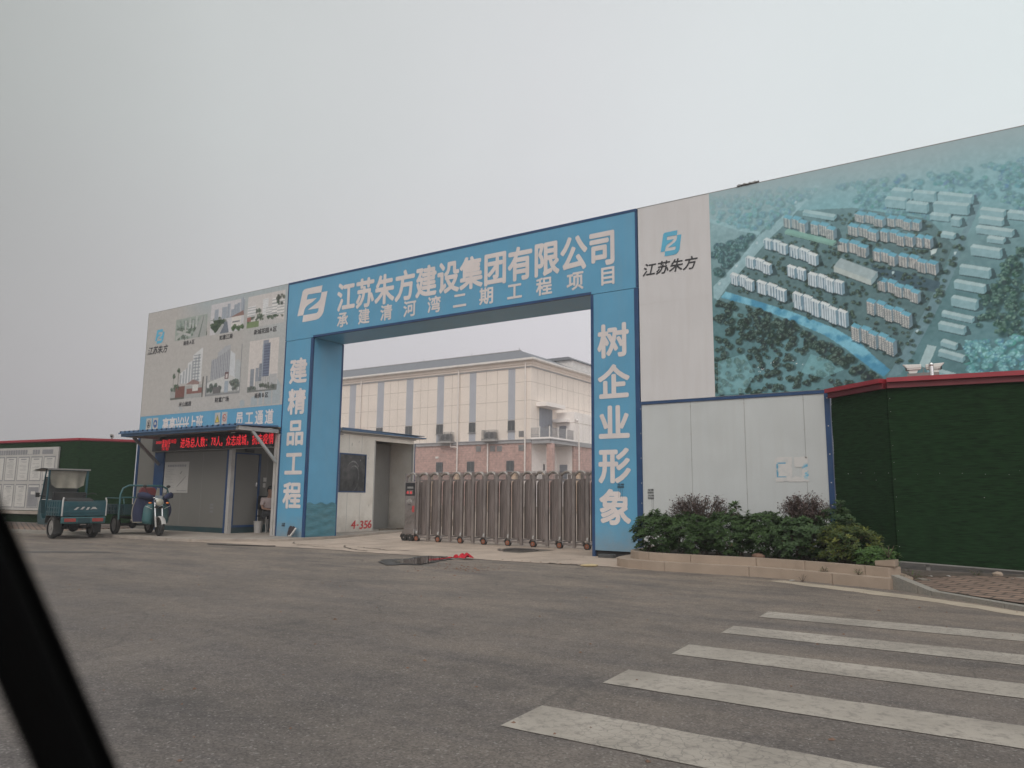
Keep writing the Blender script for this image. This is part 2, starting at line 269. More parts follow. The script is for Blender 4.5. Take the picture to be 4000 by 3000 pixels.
def brick_mat(name, c1, c2, mortar, bw, bh, msize=0.012, rough=0.85, axes='XY', rotz=0):
    m = bpy.data.materials.new(name); m.use_nodes = True; N, L = m.node_tree.nodes, m.node_tree.links
    b = N["Principled BSDF"]; b.inputs["Roughness"].default_value = rough
    t = N.new("ShaderNodeTexCoord"); sx = N.new("ShaderNodeSeparateXYZ"); L.new(t.outputs["Object"], sx.inputs[0])
    cx = N.new("ShaderNodeCombineXYZ")
    if axes == 'XY': L.new(sx.outputs[0], cx.inputs[0]); L.new(sx.outputs[1], cx.inputs[1])
    else:
        ad = N.new("ShaderNodeMath"); L.new(sx.outputs[0], ad.inputs[0]); L.new(sx.outputs[1], ad.inputs[1]); L.new(ad.outputs[0], cx.inputs[0]); L.new(sx.outputs[2], cx.inputs[1])
    mp = N.new("ShaderNodeMapping"); mp.inputs["Rotation"].default_value = (0, 0, rotz); L.new(cx.outputs[0], mp.inputs[0])
    k = N.new("ShaderNodeTexBrick"); L.new(mp.outputs[0], k.inputs[0]); k.inputs["Scale"].default_value = 1
    k.inputs["Brick Width"].default_value = bw; k.inputs["Row Height"].default_value = bh; k.inputs["Mortar Size"].default_value = msize
    k.inputs["Color1"].default_value = (*c1, 1); k.inputs["Color2"].default_value = (*c2, 1); k.inputs["Mortar"].default_value = (*mortar, 1); k.inputs["Bias"].default_value = 0.0
    n = N.new("ShaderNodeTexNoise"); n.inputs["Scale"].default_value = 2.5; n.inputs["Detail"].default_value = 8; L.new(t.outputs["Object"], n.inputs[0])
    r = N.new("ShaderNodeMapRange"); L.new(n.outputs[0], r.inputs[0]); r.inputs[1].default_value = 0.3; r.inputs[2].default_value = 0.7; r.inputs[3].default_value = 0.78; r.inputs[4].default_value = 1.2
    x = N.new("ShaderNodeMix"); x.data_type = 'RGBA'; x.blend_type = 'MULTIPLY'; x.inputs[0].default_value = 1; L.new(k.outputs[0], x.inputs[6]); L.new(r.outputs[0], x.inputs[7])
    L.new(x.outputs[2], b.inputs["Base Color"])
    bp = N.new("ShaderNodeBump"); bp.inputs["Strength"].default_value = 0.5; bp.inputs["Distance"].default_value = 0.01; bp.invert = True; L.new(k.outputs["Fac"], bp.inputs["Height"]); L.new(bp.outputs[0], b.inputs["Normal"])
    return m
M_pavers = brick_mat("brick_pavers", (0.245, 0.165, 0.125), (0.20, 0.14, 0.11), (0.075, 0.058, 0.045), 0.30, 0.15, 0.018, 0.9, 'XY', rad(23))
M_pavedge = brick_mat("grey_edge_pavers", (0.30, 0.265, 0.225), (0.26, 0.23, 0.195), (0.08, 0.07, 0.06), 0.16, 0.3, 0.008, 0.9, 'XY', rad(-23))
M_tile = brick_mat("pink_wall_tile", (0.50, 0.325, 0.285), (0.475, 0.305, 0.27), (0.38, 0.24, 0.21), 0.62, 0.31, 0.02, 0.7, 'XZ')

# ------------------------------------------------------------------ mesh helpers
class MB:
    """collects shapes and links them as ONE mesh object"""
    def __init__(s): s.v = []; s.f = []; s.m = []; s.s = []
    def add(s, verts, faces, mi=0, smooth=False, M=None):
        o = len(s.v)
        if M is not None: verts = [M @ Vector(p) for p in verts]
        s.v += [tuple(p) for p in verts]; s.f += [tuple(i+o for i in f) for f in faces]
        s.m += [mi]*len(faces); s.s += [smooth]*len(faces); return s
    def box(s, x0, x1, y0, y1, z0, z1, mi=0, M=None):
        v = [(x, y, z) for x in (x0, x1) for y in (y0, y1) for z in (z0, z1)]
        return s.add(v, [(0, 1, 3, 2), (4, 6, 7, 5), (0, 4, 5, 1), (2, 3, 7, 6), (0, 2, 6, 4), (1, 5, 7, 3)], mi, False, M)
    def beam(s, p0, p1, w, h, mi=0, up=(0, 0, 1)):
        p0, p1 = Vector(p0), Vector(p1); d = (p1-p0).normalized(); u = Vector(up)
        if abs(d.dot(u)) > 0.98: u = Vector((0, 1, 0))
        r = d.cross(u).normalized(); u = r.cross(d)
        v = [p + r*(a*w/2) + u*(b*h/2) for p in (p0, p1) for a, b in ((-1, -1), (1, -1), (1, 1), (-1, 1))]
        return s.add(v, [(3, 2, 1, 0), (4, 5, 6, 7)] + [(i, (i+1) % 4, (i+1) % 4+4, i+4) for i in range(4)], mi)
    def tube(s, pts, r, n=8, mi=0, caps=True, smooth=True):
        pts = [Vector(p) for p in pts]; k = len(pts); rs = r if isinstance(r, (list, tuple)) else [r]*k
        v = []; prev = None
        for i, p in enumerate(pts):
            d = (pts[min(i+1, k-1)]-pts[max(i-1, 0)]).normalized()
            if prev is None:
                a = Vector((0, 0, 1)) if abs(d.z) < 0.9 else Vector((1, 0, 0)); u = d.cross(a).normalized()
            else: u = (prev - d*prev.dot(d)).normalized()
            w = d.cross(u); prev = u
            for j in range(n):
                t = 2*math.pi*j/n; v.append(p + (u*math.cos(t)+w*math.sin(t))*rs[i])
        f = [(i*n+j, i*n+(j+1) % n, (i+1)*n+(j+1) % n, (i+1)*n+j) for i in range(k-1) for j in range(n)]
        s.add(v, f, mi, smooth)
        if caps: s.add(v[:n], [tuple(range(n))[::-1]], mi); s.add(v[-n:], [tuple(range(n))], mi)
        return s
    def cyl(s, p0, p1, r0, r1=None, n=12, mi=0): return s.tube([p0, p1], [r0, r1 if r1 is not None else r0], n, mi)
    def prism(s, poly, z0, z1, mi=0, top_mi=None, M=None):
        n = len(poly); a = sum(poly[i][0]*poly[(i+1) % n][1]-poly[(i+1) % n][0]*poly[i][1] for i in range(n))
        if a < 0: poly = poly[::-1]
        zz0 = z0 if isinstance(z0, (list, tuple)) else [z0]*n; zz1 = z1 if isinstance(z1, (list, tuple)) else [z1]*n
        v = [(p[0], p[1], zz0[i]) for i, p in enumerate(poly)]+[(p[0], p[1], zz1[i]) for i, p in enumerate(poly)]
        s.add(v, [tuple(range(n))[::-1]] + [(i, (i+1) % n, (i+1) % n+n, i+n) for i in range(n)], mi, False, M)
        return s.add(v[n:], [tuple(range(n))], mi if top_mi is None else top_mi, False, M)
    def prism_xz(s, poly, y0, y1, mi=0, M=None):
        n = len(poly); v = [(p[0], y0, p[1]) for p in poly]+[(p[0], y1, p[1]) for p in poly]
        return s.add(v, [tuple(range(n)), tuple(range(n, 2*n))[::-1]] + [(i, i+n, (i+1) % n+n, (i+1) % n) for i in range(n)], mi, False, M)
    def prism_yz(s, poly, x0, x1, mi=0, M=None):
        n = len(poly); v = [(x0, p[0], p[1]) for p in poly]+[(x1, p[0], p[1]) for p in poly]
        return s.add(v, [tuple(range(n)), tuple(range(n, 2*n))[::-1]] + [(i, i+n, (i+1) % n+n, (i+1) % n) for i in range(n)], mi, False, M)
    def quad(s, a, b, c, d, mi=0): return s.add([a, b, c, d], [(0, 1, 2, 3)], mi)
    def ball(s, c, r, n=12, mi=0, sc=(1, 1, 1)):
        v = []; k = n//2
        for i in range(k+1):
            t = math.pi*i/k
            for j in range(n): v.append((c[0]+r*sc[0]*math.sin(t)*math.cos(2*math.pi*j/n), c[1]+r*sc[1]*math.sin(t)*math.sin(2*math.pi*j/n), c[2]+r*sc[2]*math.cos(t)))
        return s.add(v, [(i*n+j, (i+1)*n+j, (i+1)*n+(j+1) % n, i*n+(j+1) % n) for i in range(k) for j in range(n)], mi, True)
    def build(s, name, mats, parent=None, local=False, bevel=0, fix=True, loc=None):
        me = bpy.data.meshes.new(name); me.from_pydata(s.v, [], s.f)
        for m in (mats if isinstance(mats, (list, tuple)) else [mats]): me.materials.append(m)
        me.polygons.foreach_set("material_index", s.m); me.polygons.foreach_set("use_smooth", s.s)
        if fix:
            import bmesh
            b = bmesh.new(); b.from_mesh(me); bmesh.ops.recalc_face_normals(b, faces=b.faces); b.to_mesh(me); b.free()
        me.update()
        o = bpy.data.objects.new(name, me); COL.objects.link(o)
        if loc is not None: o.location = loc
        if parent is not None:
            o.parent = parent
            if not local and parent.type == 'EMPTY': o.matrix_parent_inverse = Matrix.Translation(-Vector(parent.location))
        if bevel:
            md = o.modifiers.new("bevel", 'BEVEL'); md.width = bevel; md.segments = 2; md.limit_method = 'ANGLE'; md.angle_limit = rad(40)
        return o
def tag(o, label=None, cat=None, group=None, kind=None):
    if label: o["label"] = label
    if cat: o["category"] = cat
    if group: o["group"] = group
    if kind: o["kind"] = kind
    return o
def thing(name, label, cat, loc=(0, 0, 0), rz=0.0, group=None):
    o = bpy.data.objects.new(name, None); COL.objects.link(o); o.location = loc; o.rotation_euler = (0, 0, rz); o.empty_display_size = 0.2
    return tag(o, label, cat, group)
def struct(o): o["kind"] = "structure"; return o
def copy_tree(o, parent=None):
    c = o.copy(); COL.objects.link(c)
    if parent is not None: c.parent = parent
    for ch in [x for x in bpy.data.objects if x.parent == o]: copy_tree(ch, c)
    return c

# ---- lettering from Blender's own fonts
_tc = bpy.data.curves.new("t", 'FONT'); _tc.resolution_u = 3; _to = bpy.data.objects.new("t", _tc); COL.objects.link(_to)
_gl = {}
def glyph(ch, bold):
    k = (ch, bold)
    if k not in _gl:
        _tc.body = ch; _tc.offset = bold; dg = bpy.context.evaluated_depsgraph_get(); dg.update()
        me = bpy.data.meshes.new_from_object(_to.evaluated_get(dg))
        v = [(p.co.x, p.co.y) for p in me.vertices]; f = [tuple(p.vertices) for p in me.polygons]
        bpy.data.meshes.remove(me); _gl[k] = (v, f)
    return _gl[k]
def letter(mb, ch, cx, cz, w, h, y, bold=0.03, shear=0.0, mi=0, F=None):
    """one character, its em cell centred at (cx,cz), w wide and h high; F maps (u,v) to a point (default the plane y)"""
    v, f = glyph(ch, 0.0)
    if not v: return
    if bold and not F:      # embolden: thin copies of the glyph stepped sideways and up, each a hair in front of the last
        b = bold*0.62; k = 0
        for dx, dz in ((0, 0), (-b, 0), (b, 0), (0, -b), (0, b), (-b*.7, -b*.7), (b*.7, b*.7), (-b*.7, b*.7), (b*.7, -b*.7)):
            letter(mb, ch, cx+dx*w, cz+dz*h, w, h, y-k*0.00025, 0, shear, mi, F); k += 1
        return
    wide = ord(ch) > 0x2E80
    xs = [p[0] for p in v]; c0 = 0.5 if wide else (min(xs)+max(xs))/2; e0 = 0.38 if wide else 0.345
    pts = []
    for px, py in v:
        u = cx + (px-c0)*w + shear*(py-e0)*h; z = cz + (py-e0)*h
        pts.append(F(u, z) if F else (u, y, z))
    mb.add(pts, f, mi)
def letters(mb, text, xs, cz, w, h, y, **k):
    for ch, x in zip(text, xs):
        if ch.strip(): letter(mb, ch, x, cz, w, h, y, **k)
def spread(a, b, n): return [a+(b-a)*i/(n-1) for i in range(n)] if n > 1 else [a]

# ------------------------------------------------------------------ painted prints (flat banners): colours per vertex, drawn by code
class Canvas:
    def __init__(s, x0, x1, z0, z1, step):
        s.nx = int(round((x1-x0)/step))+1; s.nz = int(round((z1-z0)/step))+1
        s.x = np.linspace(x0, x1, s.nx); s.z = np.linspace(z0, z1, s.nz); s.X, s.Z = np.meshgrid(s.x, s.z)
        s.a = np.zeros((s.nz, s.nx, 3)); s.step = step
    def noise(s, size, seed, oct=3, st=(1, 1)):
        r = np.random.default_rng(seed); t = np.zeros_like(s.X); amp = 1.0; tot = 0
        for o in range(oct):
            sz = size/2**o; gx = (s.X-s.x[0])/sz*st[0]; gz = (s.Z-s.z[0])/sz*st[1]
            g = r.random((int(gz.max())+3, int(gx.max())+3)); ix, iz = gx.astype(int), gz.astype(int)
            fx, fz = gx-ix, gz-iz; fx = fx*fx*(3-2*fx); fz = fz*fz*(3-2*fz)
            t += amp*((g[iz, ix]*(1-fx)+g[iz, ix+1]*fx)*(1-fz)+(g[iz+1, ix]*(1-fx)+g[iz+1, ix+1]*fx)*fz); tot += amp; amp *= 0.55
        return t/tot
    def put(s, m, col, al=1.0):
        m = np.clip(np.asarray(m, float)*al, 0, 1)[..., None]; s.a = s.a*(1-m)+np.asarray(col, float)*m
    def inside(s, poly):
        p = np.asarray(poly, float); m = np.zeros(s.X.shape, bool)
        j0, j1 = np.searchsorted(s.x, [p[:, 0].min(), p[:, 0].max()]); i0, i1 = np.searchsorted(s.z, [p[:, 1].min(), p[:, 1].max()])
        j0, i0 = max(j0-1, 0), max(i0-1, 0); j1 += 1; i1 += 1
        X, Z = s.X[i0:i1, j0:j1], s.Z[i0:i1, j0:j1]; r = np.zeros(X.shape, bool)
        for (xa, za), (xb, zb) in zip(p, np.roll(p, -1, 0)):
            if za == zb: continue
            c = (za > Z) != (zb > Z); r ^= c & (X < (xb-xa)*(Z-za)/(zb-za)+xa)
        m[i0:i1, j0:j1] = r; return m
    def poly(s, poly, col, al=1.0): s.put(s.inside(poly), col, al)
    def blob(s, x, z, r, col, al=1.0):
        j0, j1 = np.searchsorted(s.x, [x-r, x+r]); i0, i1 = np.searchsorted(s.z, [z-r, z+r])
        if j1 <= j0 or i1 <= i0: return
        d = np.hypot(s.X[i0:i1, j0:j1]-x, s.Z[i0:i1, j0:j1]-z)/r
        m = np.clip((1-d)*3, 0, 1)[..., None]*al; s.a[i0:i1, j0:j1] = s.a[i0:i1, j0:j1]*(1-m)+np.asarray(col, float)*m
    def tree(s, x, z, r, dark, light, rr):
        s.blob(x+r*0.5, z-r*0.3, r*1.0, [c*0.78 for c in dark], 0.45)
        for _ in range(4): s.blob(x+rr.uniform(-.45, .45)*r, z+rr.uniform(-.4, .4)*r, r*rr.uniform(.45, .75), [c*rr.uniform(.9, 1.15) for c in dark], 0.85)
        for _ in range(9):
            a = rr.uniform(0, 6.28); q = rr.uniform(0, 0.8)*r; k = rr.uniform(0.1, 1)
            s.blob(x-r*0.12+q*math.cos(a), z+r*0.2+q*math.sin(a)*0.75, r*rr.uniform(.18, .32), [d+(l-d)*k for d, l in zip(dark, light)], 0.8)
    def build(s, name, mat, y, k, parent=None, keep=None):
        c = np.clip(s.a/255, 0, 1); c = np.where(c <= 0.04045, c/12.92, ((c+0.055)/1.055)**2.4)*k; c = np.clip(c, 0.004, 0.86)
        n = s.nx*s.nz; co = np.stack([s.X, np.full_like(s.X, y), s.Z], -1).reshape(-1, 3)
        i = (np.arange(s.nz-1)[:, None]*s.nx+np.arange(s.nx-1)[None]).reshape(-1); q = np.stack([i, i+1, i+1+s.nx, i+s.nx], 1)
        if keep is not None: q = q[keep.ravel()[q].all(1)]
        me = bpy.data.meshes.new(name); me.vertices.add(n); me.vertices.foreach_set("co", co.ravel())
        me.loops.add(q.size); me.loops.foreach_set("vertex_index", q.ravel()); me.polygons.add(len(q)); me.polygons.foreach_set("loop_start", np.arange(0, q.size, 4))
        at = me.color_attributes.new("print", 'FLOAT_COLOR', 'POINT'); at.data.foreach_set("color", np.concatenate([c.reshape(-1, 3), np.ones((n, 1))], 1).ravel())
        me.materials.append(mat); me.update(); me.validate()
        o = bpy.data.objects.new(name, me); COL.objects.link(o)
        if parent is not None: o.parent = parent; o.matrix_parent_inverse = Matrix.Translation(-Vector(parent.location))
        return o
M_print = paint_mat("printed_banner", 0.55)

# ------------------------------------------------------------------ the ground, road, apron, slab, pavements
def jag(pts, n, amp, closed=False):
    """subdivide a polyline and roughen it"""
    o = []
    for a, b in zip(pts[:-1], pts[1:]):
        for i in range(n):
            t = i/n; j = amp if i else amp*0.4
            o.append((a[0]+(b[0]-a[0])*t+random.uniform(-j, j), a[1]+(b[1]-a[1])*t+random.uniform(-j, j)))
    return o+[pts[-1]]
mb = MB(); mb.quad((-900, -700, -0.05), (900, -700, -0.05), (900, 1500, -0.05), (-900, 1500, -0.05)); struct(mb.build("ground", M_soil))
mb = MB(); mb.quad((-160, -60, 0), (120, -60, 0), (120, 3, 0), (-160, 3, 0)); road = struct(mb.build("road", M_asphalt))
for i in range(5):                                                   # five painted bars of the crossing
    y0, y1 = -6.12-1.15*i, -5.68-1.145*i
    a = jag([(14.84-.028*i, y0), (22.5, y0)], 60, 0.006); b = jag([(22.5, y1), (14.82-.028*i, y1)], 60, 0.006)
    mb = MB(); mb.add([(p[0], p[1], 0.004) for p in a+b], [tuple(range(len(a+b)))]); mb.build("crossing_stripe", M_stripe, road)
front = jag([(-0.5, -2.42), (0.7, -2.2), (2.7, -2.12), (4.4, -2.08), (5.3, -2.17), (6.2, -2.2), (7.1, -2.1), (8.1, -2.07), (9.0, -2.15), (10.0, -2.04), (10.9, -1.93), (11.9, -2.1)], 9, 0.05)
mb = MB(); pl = front+[(11.9, 0.5), (12.5, 34), (-40, 34), (-40, 8), (-1, 8), (-1.0, -1)]; mb.add([(p[0], p[1], 0.006) for p in pl], [tuple(range(len(pl)))]); apron = struct(mb.build("concrete_apron", M_conc))
def crack(pts, w, par, nm, mat, z=0.011):
    p = jag(pts, 6, w*1.2); L_, R_ = [], []
    for i, q in enumerate(p):
        k = w*random.uniform(0.2, 1.0); L_.append((q[0], q[1]+k, z)); R_.append((q[0], q[1]-k, z))
    mb = MB(); mb.add(L_+R_[::-1], [(i, i+1, 2*len(p)-2-i, 2*len(p)-1-i) for i in range(len(p)-1)]); return mb.build(nm, mat, par, fix=False)
M_crack = pm("dark_crack", (0.10, 0.08, 0.065), 0.95)
crack([(9.77, 0.0), (9.83, -0.94), (9.98, -2.0)], 0.03, apron, "crack", M_crack)
crack([(4.2, -1.05), (4.6, -1.22), (5.0, -1.25), (5.34, -1.45), (5.9, -1.2)], 0.05, apron, "crack", M_crack)
crack([(3.6, -0.9), (4.0, -1.3), (4.7, -1.75), (5.3, -1.9)], 0.045, apron, "crack", M_crack)
crack([(2.6, -1.5), (3.4, -1.62), (3.9, -1.5)], 0.035, apron, "crack", M_crack)
crack([(9.95, -2.06), (10.3, -2.02), (10.75, -1.95)], 0.045, apron, "crack", M_crack)
crack([(1.6, -0.7), (2.1, -1.2), (2.6, -1.35), (3.2, -1.2)], 0.03, apron, "crack", M_crack)
# manhole cover set in its darker patch
mb = MB(); pl = jag([(7.05, 0.95), (7.19, 1.14), (8.34, 1.06), (8.25, -0.07), (8.23, -0.29), (7.74, -0.22), (7.05, 0.95)], 4, 0.03)[:-1]
mb.add([(p[0], p[1], 0.010) for p in pl], [tuple(range(len(pl)))]); mb.build("patch", pm("dark_patch", (0.15, 0.125, 0.105), 0.9, var=0.3, scale=4), apron)
t = thing("manhole_cover", "round dark iron manhole cover sunk in the tan concrete before the retractable gate", "manhole cover", (7.72, 0.42, 0.01))
mb = MB(); ring = [(0.37*math.cos(a), 0.37*math.sin(a)) for a in [i*math.pi/16 for i in range(32)]]; mb.prism(ring, 0.0, 0.012)
for i in range(-3, 4): mb.box(-0.3, 0.3, i*0.085-0.015, i*0.085+0.015, 0.012, 0.018)
mb.build("cover", pm("cast_iron", (0.06, 0.055, 0.052), 0.6, metal=0.5, var=0.3, dirt=(0.2, 0.16, 0.13), damt=0.6, dscale=4), t, True)
mb = MB(); n = 32
for r0, r1, z in ((0.40, 0.47, 0.02),):
    v = [(r*math.cos(2*math.pi*i/n), r*math.sin(2*math.pi*i/n), z) for r in (r0, r1) for i in range(n)]; mb.add(v, [(i, (i+1) % n, n+(i+1) % n, n+i) for i in range(n)])
mb.build("rim", pm("rim_iron", (0.13, 0.11, 0.10), 0.7, var=0.2), t, True)
# puddle with wet asphalt round it
def sheet(name, pts, z, mat, n=5, amp=0.03, par=None):
    p = jag(pts+[pts[0]], n, amp)[:-1]; mb = MB(); mb.add([(q[0], q[1], z) for q in p], [tuple(range(len(p)))]); return mb.build(name, mat, par)
sheet("wet_patch", [(7.3, -3.72), (7.12, -3.29), (7.35, -2.9), (7.14, -2.47), (7.15, -2.14), (7.6, -2.0), (8.07, -2.42), (8.12, -2.89), (8.27, -3.32), (8.35, -3.77), (8.07, -4.0), (7.95, -4.2), (7.71, -4.0)], 0.012, pm("wet_asphalt", (0.055, 0.050, 0.046), 0.8, var=0.25, scale=8, bump=0.4, bscale=50), 5, 0.05, road)
sheet("wet_patch", [(-0.4, -6.9), (0.3, -6.2), (1.2, -5.5), (1.7, -5.4), (1.4, -5.8), (0.6, -6.4), (-0.1, -7.0)], 0.004, pm("damp_asphalt", (0.075, 0.07, 0.066), 0.8, var=0.25, scale=6), 5, 0.06, road)
wm = pm("puddle_water", (0.03, 0.027, 0.024), 0.03, var=0.1, spec=0.9)
struct(sheet("puddle", [(7.56, -3.58), (7.42, -3.18), (7.5, -3.03), (7.43, -2.77), (7.32, -2.47), (7.41, -2.21), (7.65, -2.19), (7.91, -2.38), (8.04, -2.82), (8.21, -3.29), (8.3, -3.7), (8.16, -3.79), (7.92, -3.76)], 0.016, wm, 5, 0.02))
# slab under hut, left pillar and gate booth
edge = jag([(-5.2, -2.33), (-3.6, -2.56), (-1.8, -2.52), (-0.3, -2.36)], 10, 0.045)+jag([(-0.3, -2.36), (0.9, -1.25), (1.27, -0.6), (1.32, 0.1), (1.31, 1.0), (1.0, 2.2), (0.05, 5.3), (-0.3, 6.6)], 6, 0.018)
mb = MB(); mb.prism(edge+[(-2.9, 6.6), (-7.05, 6.6), (-7.05, -1.9)], -0.04, 0.07); struct(mb.build("platform", M_slab, bevel=0.012))
mb = MB(); pk = [(-5.25, -2.37), (-7.0, -2.85), (-13, -3.55), (-30, -5.4), (-30, 4), (-7.1, 4), (-7.1, -1.9)]; mb.prism(pk, -0.04, 0.095); pav = struct(mb.build("left_pavement", M_pavers))
mb = MB()
for a, b in zip(pk[:3], pk[1:4]): mb.beam((a[0], a[1]-0.02, 0.03), (b[0], b[1]-0.02, 0.03), 0.12, 0.14)
mb.build("kerb", M_kerb, pav, bevel=0.01)
# right pavement: rises from the low kerb to the fence foot
K = [(15.66, -2.52), (16.0, -2.86), (16.17, -3.02), (16.95, -3.74), (18.3, -4.93), (24, -10.1)]; KH = [0.19, 0.105, 0.06, 0.05, 0.05, 0.05]
inn = [(a+0.10, b+0.11) for a, b in K]
def pz(x, y):   # pavement height
    return 0.045+0.105*min(1, max(0, ((x-16.0)*0.66+(y+3.0)*0.75)/1.35))
bk = [(24, 1.6), (20.5, 0.1), (17.2, -1.22), (15.85, -1.8)]
mb = MB(); fr, bb = [], []
for i in range(41):
    t = i/40; x = 15.74+(24-15.74)*t*t; k = next(j for j in range(len(inn)-1) if x <= inn[j+1][0]+1e-6 or j == len(inn)-2); q = (x-inn[k][0])/(inn[k+1][0]-inn[k][0]); fr.append((x, inn[k][1]+(inn[k+1][1]-inn[k][1])*q))
    x2 = 15.85+(24-15.85)*t*t; e_ = bk[::-1]; k = next(j for j in range(3) if x2 <= e_[j+1][0]+1e-6 or j == 2); q = (x2-e_[k][0])/(e_[k+1][0]-e_[k][0]); bb.append((x2, e_[k][1]+(e_[k+1][1]-e_[k][1])*q))
v = []
for a, b in zip(fr, bb):
    for j in range(9): x, y = a[0]+(b[0]-a[0])*j/8, a[1]+(b[1]-a[1])*j/8; v.append((x, y, pz(x, y)))
mb.add(v, [(9*i+j, 9*i+9+j, 9*i+10+j, 9*i+1+j) for i in range(40) for j in range(8)]); rp = struct(mb.build("right_pavement", M_pavers))
for f_ in rp.data.polygons: pass
mb = MB(); e = bk[::-1]; e2 = [(x+0.16, y-0.28) for x, y in e]
for i in range(3): mb.add([(*q, pz(*q)+.004) for q in (e[i], e[i+1], e2[i+1], e2[i])], [(0, 1, 2, 3)])
mb.build("paver_border", M_pavedge, rp)
mb = MB()
stops = []
for (a, b), (ha, hb) in zip(zip(K[:-1], K[1:]), zip(KH[:-1], KH[1:])):
    d = math.dist(a, b); n = max(1, round(d/1.0)) if d > 0.9 else 1
    for i in range(n):
        t0, t1 = i/n, (i+1)/n-0.006/d
        P0, P1 = [tuple(a[k]+(b[k]-a[k])*t for k in (0, 1)) for t in (t0, t1)]; h0, h1 = ha+(hb-ha)*t0, ha+(hb-ha)*t1
        nx, ny = (b[1]-a[1])/d, -(b[0]-a[0])/d
        q = [P0, P1, (P1[0]-nx*0.13, P1[1]-ny*0.13), (P0[0]-nx*0.13, P0[1]-ny*0.13)]
        mb.prism(q, -0.04, [h0, h1, h1, h0] if True else 0)
struct(mb.build("kerb", M_kerb, bevel=0.012))
mb = MB(); g0 = [(14.2, -2.35), (15.3, -2.78), (16.2, -3.3), (17.1, -3.98), (18.3, -5.05), (24, -10.2)]; g1 = [(24, -10.75), (18.2, -5.45), (17.13, -4.37), (16.31, -3.73), (15.2, -3.15), (14.0, -2.5)]
pl = jag(g0, 4, 0.015)+jag(g1, 7, 0.05); mb.add([(p[0], p[1], 0.003) for p in pl], [tuple(range(len(pl)))]); mb.build("gutter", M_gutter, road)
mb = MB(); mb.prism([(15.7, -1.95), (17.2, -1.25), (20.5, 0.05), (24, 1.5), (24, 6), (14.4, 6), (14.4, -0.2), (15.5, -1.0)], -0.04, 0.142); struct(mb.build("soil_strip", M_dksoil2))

# ------------------------------------------------------------------ planter
lowp = [(11.0, -0.05), (11.02, -1.0), (11.06, -1.45), (11.2, -1.78), (11.61, -2.03), (12.33, -2.08), (13.2, -2.04), (13.9, -2.02), (14.57, -2.22), (15.64, -2.6), (15.9, -2.2), (15.75, -1.7), (15.3, -0.8), (14.6, -0.12)]
upo = [(11.2, -0.05), (11.22, -1.0), (11.27, -1.35), (11.4, -1.6), (11.68, -1.82), (12.35, -1.87), (13.2, -1.83), (13.88, -1.81), (14.6, -2.02), (15.62, -2.38), (15.74, -2.1), (15.62, -1.68), (15.2, -0.8), (14.5, -0.12)]
upi = [(11.36, -0.05), (11.38, -1.0), (11.42, -1.28), (11.53, -1.5), (11.75, -1.68), (12.36, -1.72), (13.2, -1.68), (13.9, -1.66), (14.65, -1.87), (15.52, -2.18), (15.58, -2.02), (15.45, -1.65), (15.05, -0.85), (14.4, -0.12)]
planter = thing("planter", "low stone planter with two curved steps of tan kerb blocks beside the right pillar", "planter", (13.3, -1.0, 0))
def blocks(pts, inner, z0, z1, lens):
    """kerb blocks between an outer and an inner line, with open joints"""
    mb = MB(); cum = [0.0]
    for a, b in zip(pts[:-1], pts[1:]): cum.append(cum[-1]+math.dist(a, b))
    def at(L_, s):
        i = max(k for k in range(len(pts)-1) if cum[k] <= s+1e-9); t = (s-cum[i])/(cum[i+1]-cum[i]); return (L_[i][0]+(L_[i+1][0]-L_[i][0])*t, L_[i][1]+(L_[i+1][1]-L_[i][1])*t)
    n = round(cum[-1]/lens); js = [cum[-1]*(k+(random.uniform(-.2, .2) if 0 < k < n else 0))/n for k in range(n+1)]
    for a, b in zip(js[:-1], js[1:]):
        ss = [a+0.0015]+[c for c in cum if a+.02 < c < b-.02]+[b-0.0015]
        mb.prism([at(pts, s) for s in ss]+[at(inner, s) for s in ss[::-1]], z0, z1+random.uniform(-0.0015, 0.0015))
    return mb
def smooth(pts, lo, hi):
    out_ = list(pts[:lo+1])
    for i in range(lo, hi):
        a, b = pts[i], pts[i+1]; out_ += [(a[0]*.75+b[0]*.25, a[1]*.75+b[1]*.25), (a[0]*.25+b[0]*.75, a[1]*.25+b[1]*.75)]
    return out_+list(pts[hi:])
for L_ in (lowp, upo, upi): L_[:] = [q for i, q in enumerate(smooth(L_, 1, 8))]
mid = [((a[0]+b[0])/2, (a[1]+b[1])/2) for a, b in zip(upo, upi)]
blocks(lowp, mid, -0.02, 0.145, 1.3).build("lower_step", M_stone, planter, bevel=0.012)
blocks(upo, upi, 0.10, 0.272, 0.95).build("upper_step", M_stone, planter, bevel=0.014)
inner_core = [(a[0]*0.5+b[0]*0.5, a[1]*0.5+b[1]*0.5) for a, b in zip(upo, upi)]
mb = MB(); mb.prism(inner_core, 0.05, 0.225); mb.build("soil", M_dksoil, planter)
mb = MB(); mb.prism([(15.42, -2.22), (15.70, -2.33), (15.72, -2.08), (15.5, -2.0)], 0.274, [0.35, 0.385, 0.375, 0.34]); mb.build("cracked_block", M_stone, planter, bevel=0.02)

